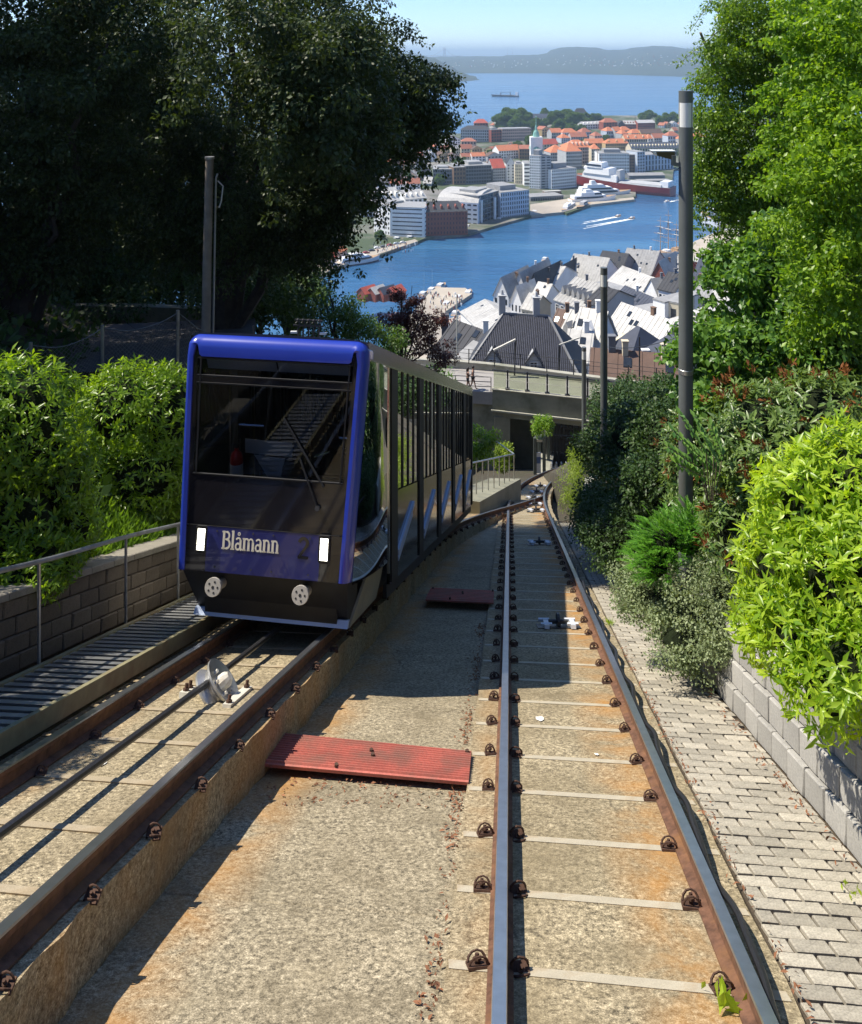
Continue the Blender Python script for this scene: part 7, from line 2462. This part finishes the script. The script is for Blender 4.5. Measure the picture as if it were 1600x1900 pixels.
Wh, Gl = M_HULLW, M_DARKGL
boat("white fast ferry with a dark window band moored by the market tents", sp(628, 494), sp(703, 483), 8, 2.4, Wh, ((.02, .80, .92, 2.4, 3.6, .6, Wh, "lower_deckhouse"), (.1, .80, .93, 3.0, 3.9, .9, Gl, "window_band"), (.05, .72, .88, 3.9, 5.0, 1.2, Wh, "upper_deckhouse"), (.3, .60, .6, 5.0, 6.3, 1.0, Gl, "bridge_windows"), (.28, .56, .62, 6.3, 6.8, .6, Wh, "bridge_roof")), cat="ferry", name="ferry", boot=M_HULLD)
r_, Q_ = boat("big offshore supply ship with white superstructure and dark red hull at the far quay", sp(1249, 363), sp(1068, 346), 21, 8, M_HULLR, ((.52, .93, .98, 7, 15, .3, Wh, "forecastle"), (.60, .90, .9, 15, 21, .6, Wh, "superstructure"), (.68, .86, .8, 21, 26, .6, Wh, "wheelhouse"), (.69, .868, .81, 22.5, 24.2, .5, Gl, "bridge_windows"), (.08, .5, .96, 8, 10, 0, MW['grey'], "cargo_rail"), (.02, .10, .8, 8, 13, 0, Wh, "stern_gantry"), (.50, .56, .6, 10, 20, .2, MW['grey'], "crane_base")), cat="ship", name="supply_ship", masts=((.76, 40, .5), (.72, 34, .35), (.80, 32, .3)), sheer=.5, boot=None, deck=MW['slate'])
mb = MB(); mb.sphere(Q_(.9, .3, 19), 2.2, 10, 7); mb.build("radome", Wh, r_, smooth=True)
boat("large white motor yacht with stacked decks lying in front of the red hulled ship", sp(1072, 366), sp(1168, 362), 12, 3.5, Wh, ((.02, .80, .95, 3.5, 6.5, .8, Wh, "main_deckhouse"), (.1, .74, .96, 4.4, 5.7, .8, Gl, "window_band"), (.05, .66, .85, 6.5, 9.2, 1.0, Wh, "second_deckhouse"), (.12, .62, .86, 7.2, 8.5, 1.0, Gl, "upper_window_band"), (.15, .52, .7, 9.2, 11.5, 1.2, Wh, "sun_deck"), (.24, .36, .4, 11.5, 15, .6, Wh, "radar_arch")), cat="yacht", name="motor_yacht", masts=((.3, 18, .15),))
boat("white explorer yacht with dark portholes at the yacht quay", sp(1058, 378), sp(1141, 374), 11, 4.2, Wh, ((.05, .78, .95, 4.2, 7.0, .3, Wh, "main_deckhouse"), (.1, .7, .96, 4.9, 6.1, .3, Gl, "window_band"), (.2, .68, .85, 7.0, 9.6, .8, Wh, "upper_deckhouse"), (.5, .665, .86, 7.8, 9.0, .8, Gl, "bridge_windows"), (.32, .5, .5, 9.6, 12, .8, Wh, "radar_arch")), cat="yacht", name="motor_yacht", masts=((.4, 17, .15),), boot=M_HULLG)
boat("white harbour ferry moored end on below the flat quay", sp(1064, 384), sp(1043, 397), 6, 2.2, Wh, ((.05, .75, .9, 2.2, 4.4, .3, Wh, "deckhouse"), (.08, .70, .91, 2.9, 3.8, .3, Gl, "window_band"), (.4, .68, .7, 4.4, 6.0, .5, Wh, "wheelhouse")), cat="ferry", name="ferry")
boat("dark tug-like boat with tyres and mast beside the white harbour ferry", sp(1092, 380), sp(1071, 391), 6, 2.2, M_HULLD, ((.25, .6, .7, 2.2, 5.2, .2, MW['grey'], "wheelhouse"), (.3, .58, .72, 4, 4.8, .2, Gl, "window_band")), name="workboat", masts=((.5, 12, .14), (.2, 9, .12)))
boat("low white boat against the flat quay left of the harbour ferry", sp(984, 396), sp(1006, 397), 4.5, 1.4, Wh, ((.2, .6, .8, 1.4, 2.8, .5, Wh, "cabin"),), name="motor_boat")
for (a, b, lab, wake) in (((1143, 402.5), (1152, 400.5), "speedboat trailing the farther white wake", ((1143, 402), (1084, 412))), ((1168, 406.5), (1178, 404.5), "speedboat trailing the nearer and longer white wake", ((1168, 406.5), (1090, 420))), ((1234, 375), (1242, 373.5), "small boat with a short wake near the tall lamp post", ((1242, 374.5), (1262, 370)))):
    boat(lab, sp(*a), sp(*b), 2.4, .8, M_HULLD if "trailing" in lab else Wh, ((.3, .6, .7, .8, 1.6, .4, Wh, "cabin"),), name="speedboat", group="small boats under way in the harbour")
M_FOAM = M("white_foam", (.72, .76, .78), .9, var=.12, scale=.3)
mb = MB()
for (a, b, n, wd) in (((1146, 402), (1082, 414), 420, 3.4), ((1172, 406), (1086, 422), 520, 4.0), ((1244, 374.2), (1268, 369), 60, 1.2)):
    for i in range(n):
        t = random.random() ** 1.5
        p = sp(a[0] + (b[0] - a[0]) * t, a[1] + (b[1] - a[1]) * t)
        sd = random.choice((-1, 1)) * (.3 + wd * t) + random.gauss(0, .5)
        q = p + V((sd * .4, sd, .05 + random.random() * .03))
        r = random.uniform(.25, 1.1) * (1.2 - t * .8)
        mb.poly([q + V((r * 2.2 * math.cos(k * 1.047), r * .6 * math.sin(k * 1.047), 0)) for k in range(6)])
mb.build("wake_foam", M_FOAM, kind="stuff")
boat("small white cabin boat alone in the middle of the basin", sp(1008, 487), sp(1016, 482), 3.2, 1.2, Wh, ((.2, .65, .85, 1.2, 2.6, .5, Wh, "cabin"), (.4, .66, .86, 1.7, 2.3, .5, Gl, "window_band")), name="motor_boat")
boat("red and white fishing boat behind the wharf roofs", sp(1196, 486), sp(1174, 482), 5, 1.6, M_HULLR, ((.3, .65, .7, 1.6, 4.2, .3, Wh, "wheelhouse"), (.32, .64, .72, 3.0, 3.8, .3, Gl, "window_band")), name="fishing_boat", masts=((.45, 9, .1),))
r_, Q_ = boat("three-masted sailing ship with bare yards and pale hull by the near wharf", sp(1268, 470), sp(1212, 482), 7.5, 3.2, M_HULLG, ((.1, .3, .7, 3.2, 4.6, .1, M_TEAK, "poop_house"), (.5, .62, .6, 3.4, 4.8, .1, Wh, "deck_house")), cat="sailing ship", name="sailing_ship")
for t, h in ((.22, 22), (.5, 30), (.76, 27)):
    mb = MB(); mb.tube([Q_(t, 0, 2), Q_(t, 0, h)], [.32, .1], 6); m_ = mb.build("mast", M_TEAK, r_)
    mb = MB()
    for z in (.4, .58, .74, .88):
        s_ = 2.2 * (1.15 - z)
        mb.tube([Q_(t - .02, -s_, h * z), Q_(t + .02, s_, h * z)], .13, 5)
    mb.build("yard", M_TEAK, m_)
    mb = MB()
    for sg in (-1, 1):
        for k in (-.06, 0, .06): mb.tube([Q_(t, 0, h * .8), Q_(t + k, sg, 3)], .05, 4)
    mb.build("shroud", M_BLACKRUB, m_, kind="stuff")
    mb = MB()
    for z in (.6, .75):
        mb.tube([Q_(t, -.55, h * z - .3), Q_(t, .55, h * z - .3)], .2, 6)
    mb.build("furled_sail", M_CANVAS, m_)
mb = MB(); mb.tube([Q_(1.0, 0, 4.6), Q_(1.18, 0, 6.6)], [.25, .1], 6); mb.build("bowsprit", M_TEAK, r_)
r_, Q_ = boat("white cruise ship half hidden by the leaves right of the lamp post", sp(1400, 440), sp(1302, 416), 18, 7, Wh, ((.02, .86, .96, 7, 12, .9, Wh, "main_decks"), (.05, .80, .97, 8.5, 10, .9, Gl, "window_band"), (.05, .78, .9, 12, 16, 1.0, Wh, "upper_decks"), (.05, .74, .91, 13.2, 14.6, 1.0, Gl, "upper_window_band"), (.2, .62, .75, 16, 19, 1.0, Wh, "sun_deck")), cat="cruise ship", name="cruise_ship")
boat("long pale sailing yacht at the pier under the cruise ship", sp(1345, 456), sp(1294, 460), 4.5, 1.3, M_HULLG, ((.3, .6, .5, 1.3, 2.0, .3, Wh, "cabin"),), cat="sailing yacht", name="sailing_yacht", masts=((.55, 19, .12),))
for i, (a, b, h, lab) in enumerate((((812, 537), (826, 529), 0, "white boat moored at the inner corner of the pier"), ((866, 552), (873, 541), 0, "white motor boat tied to the pier's outer end"), ((846, 560), (855, 551), 0, "white boat at the pier beside the outer one"), ((824, 573), (835, 562), 0, "low white boat along the pier's near side"), ((796, 545), (808, 537), 12, "small sailing boat with a bare mast behind the pier"), ((780, 552), (794, 545), 13, "second masted sailing boat behind the copper leaves"), ((842, 590), (850, 580), 9, "slim sailing boat by the marquee"))):
    boat(lab, sp(*a), sp(*b), 3.6, 1.1, Wh, ((.15, .65, .8, 1.1, 2.4, .6, Wh, "cabin"), (.3, .66, .82, 1.5, 2.1, .6, Gl, "window_band")), name="motor_boat" if not h else "sailing_boat", group="boats moored at the near pier", masts=((.5, h, .08),) if h else ())
for i, (a, b, lab) in enumerate((((772, 436), (790, 443), "white boat moored below the banded office"), ((752, 444), (772, 446), "second white boat on the quay before the banded office"), ((728, 446), (748, 448), "third white boat along the ferry quay"), ((610, 500), (630, 494), "small white boats' stern beside the fast ferry"), ((864, 425), (872, 422), "white raft house at the corner of the brick warehouse"), ((866, 414), (872, 411), "second white raft house above the first at the brick warehouse"), ((924, 411), (932, 408), "small white boat under the glass office columns"))):
    boat(lab, sp(*a), sp(*b), 3.6, 1.3, Wh, ((.2, .7, .85, 1.3, 2.8, .5, Wh, "cabin"), (.4, .71, .86, 1.8, 2.4, .5, Gl, "window_band")), name="motor_boat", group="white boats along the far quay")
# parked cars on the quays
mb = MB(); secs = []
for y in (-.85, .85):
    secs.append([(-2.1, y, .3), (2.1, y, .3), (2.1, y, .75), (1.2, y, .9), (.6, y * .85, 1.4), (-1.1, y * .85, 1.42), (-1.9, y, .95), (-2.1, y, .85)])
mb.sweep(secs); bodies = [mb.mesh("body", [mt]) for mt in (Wh, M_HULLD, M_HULLR, M_HULLG)]
mb = MB()
for x in (-1.3, 1.3):
    for y in (-.8, .8): mb.tube([(x, y - .12, .32), (x, y + .12, .32)], .33, 10)
WHL = mb.mesh("wheels", [M_BLKMAT])
mb = MB(); mb.hexa([(-1.05, -.88, .95), (1.0, -.88, .95), (1.0, .88, .95), (-1.05, .88, .95), (-.95, -.76, 1.36), (.6, -.76, 1.36), (.6, .76, 1.36), (-.95, .76, 1.36)]); GLS = mb.mesh("window_glass", [M_DARKGL])
cw = ["white", "dark", "red", "pale blue"]
posn = [(700, 461), (712, 459), (724, 456), (736, 453), (748, 451), (690, 466), (680, 470), (1075, 372), (1062, 374), (1090, 371)]
for i, (px, py) in enumerate(posn):
    q = at_z(px, py, -128); c = i % 4
    r = empty("parked_car", q, "%s car parked on the quay %s" % (cw[c], ("by the ferry, %s counted from its inner end" % ("third", "fourth", "fifth", "sixth", "seventh", "second", "first")[i]) if i < 7 else "near the white yachts, %s" % ("middle one", "innermost", "outermost")[i - 7]), "car", "cars parked on the far quays")
    for me in (bodies[c], WHL, GLS): put(me.name.split('.')[0], me, q, (0, 0, .4), parent=r)

# ------------------------------------------------------------------ the fjord: freighter, islands, suspension bridge
boat("long dark freighter with a white bridge at its stern out on the fjord", sp(963, 179.5), sp(913, 178.5), 13, 4, M_HULLD, ((.02, .12, .9, 4, 14, .1, Wh, "superstructure"), (.3, .32, .5, 4, 13, 0, MW['slate'], "crane_post"), (.66, .68, .5, 4, 13, 0, MW['slate'], "crane_post"), (.3, .68, .1, 12.4, 13.2, 0, MW['slate'], "gantry_beam"), (.15, .92, .8, 4, 5.5, 0, MW['slate'], "hatch_covers")), cat="freighter", name="freighter", deck=MW['slate'])
M_ISLE = M("wooded_island", (.022, .04, .028), .95, var=.35, scale=.012, dirt=(.05, .07, .04), dscale=.004)


def island(name, pts, shore_py, d_top, back, mat=M_ISLE, jitter=1.0):
    """pts: skyline pixels; shore at shore_py(px); the skyline stands at d_top"""
    mb = MB(); rows = [[] for _ in range(9)]
    n = 90
    for i in range(n + 1):
        px = pts[0][0] + (pts[-1][0] - pts[0][0]) * i / n
        for (a, ya), (b, yb) in zip(pts, pts[1:]):
            if a <= px <= b:
                t = (px - a) / max(1e-6, b - a); t = t * t * (3 - 2 * t); py = ya + (yb - ya) * t
        s = sp(px, shore_py(px)); T = P(px, py, d_top)
        rows[0].append(s - V((0, 0, 3)))
        for k in range(1, 7):
            t = k / 6
            q = s.lerp(V((T.x, T.y, T.z)), t)
            q.z = SEA + (T.z - SEA) * (t ** .75) + (random.uniform(-1, 1) * 9 * jitter * t * (1 - t) * 2 if k < 6 else random.uniform(-1.5, 2.5) * jitter)
            if k == 1: q.z = max(q.z, SEA + 3)
            rows[k].append(q)
        rows[7].append(V((T.x * 1.08, T.y * 1.08, SEA + (T.z - SEA) * .6)))
        rows[8].append(V((T.x * 1.08, T.y * 1.08 + back, SEA - 2)))
    mb.grid(rows)
    mb.build(name, mat, smooth=True, kind="structure")
    return rows


isl = island("island_hills", [(760, 108), (830, 104.5), (900, 104), (932, 104), (945, 102), (975, 102), (1000, 101), (1016, 98), (1026, 91), (1042, 87.5), (1075, 86.5), (1105, 88), (1130, 92.5), (1152, 92), (1180, 88), (1215, 85), (1245, 86), (1275, 90), (1310, 88), (1380, 92), (1500, 96)], lambda x: 136 + max(0, x - 1050) * .028, 7600, 1800)
island("near_headland", [(640, 92), (720, 96), (780, 102), (806, 108), (830, 120), (856, 133), (876, 142), (890, 147.5)], lambda x: 151 - max(0, 800 - x) * .01 - max(0, x - 860) * .085, 4600, 300)
island("far_skerries", [(700, 101.5), (830, 101.2), (880, 100.9), (960, 101), (1000, 102)], lambda x: 104.8, 34000, 800, jitter=3)
# villas scattered over the island
mb = MB()
for i in range(300):
    c = random.randint(4, 88)
    if random.random() < .35: c = random.randint(40, 88)
    k = random.choice((1, 1, 1, 1, 2, 2, 3))
    if isl[k][c].x < 150 and random.random() < .6: continue
    q = isl[k][c].lerp(isl[k + 1][min(89, c + random.randint(0, 1))], random.random())
    s_ = random.uniform(3.5, 6)
    mb.box(q + V((random.uniform(-20, 20), 0, 3)), (s_ * 1.4, s_, 7), m=random.choice((0, 0, 1, 2, 2)), rz=random.random())
mb.build("island_villas", [MW['white'], MW['brick'], MW['cream']], kind="stuff")
sb = empty("suspension_bridge", P(826, 104, 9000), "faint suspension bridge tower with its cables on the horizon", "bridge")
def SBP(px, py): return P(px, py, 9000)
for px, t in ((825, 88),):
    for dx in (-9, 9):
        mb = MB(); a = SBP(px, 106); b = SBP(px, t); mb.tube([a + V((dx, 0, -60)), b + V((dx * .7, 0, 0))], [5, 4], 6); mb.build("tower_leg", MW['grey'], sb)
    mb = MB(); mb.box(SBP(px, 92), (18, 6, 6)); mb.box(SBP(px, 98), (18, 6, 6)); mb.build("cross_beam", MW['grey'], sb)
mb = MB()
for a, b in (((825, 88), (845, 103)), ((825, 88), (800, 103))):
    A, B = SBP(*a), SBP(*b)
    mb.tube([A.lerp(B, t / 8) - V((0, 0, 22 * math.sin(math.pi * t / 8) * .7)) for t in range(9)], 1.6, 4)
mb.build("cable", MW['grey'], sb)
mb = MB(); mb.bar(SBP(760, 103.5), SBP(860, 103.5), 14, 5); mb.build("deck", MW['grey'], sb)
for k, (px, t) in enumerate(((942, 86), (951, 86))):
    r = empty("industrial_mast", P(px, 102, 15000), ["faint slim tower on the horizon, first of the pair", "faint slim tower on the horizon, second of the pair"][k], "tower", "pair of distant towers")
    mb = MB(); mb.tube([P(px, 104, 15000), P(px, t, 15000)], [7, 4], 6); mb.build("shaft", MW['grey'], r)
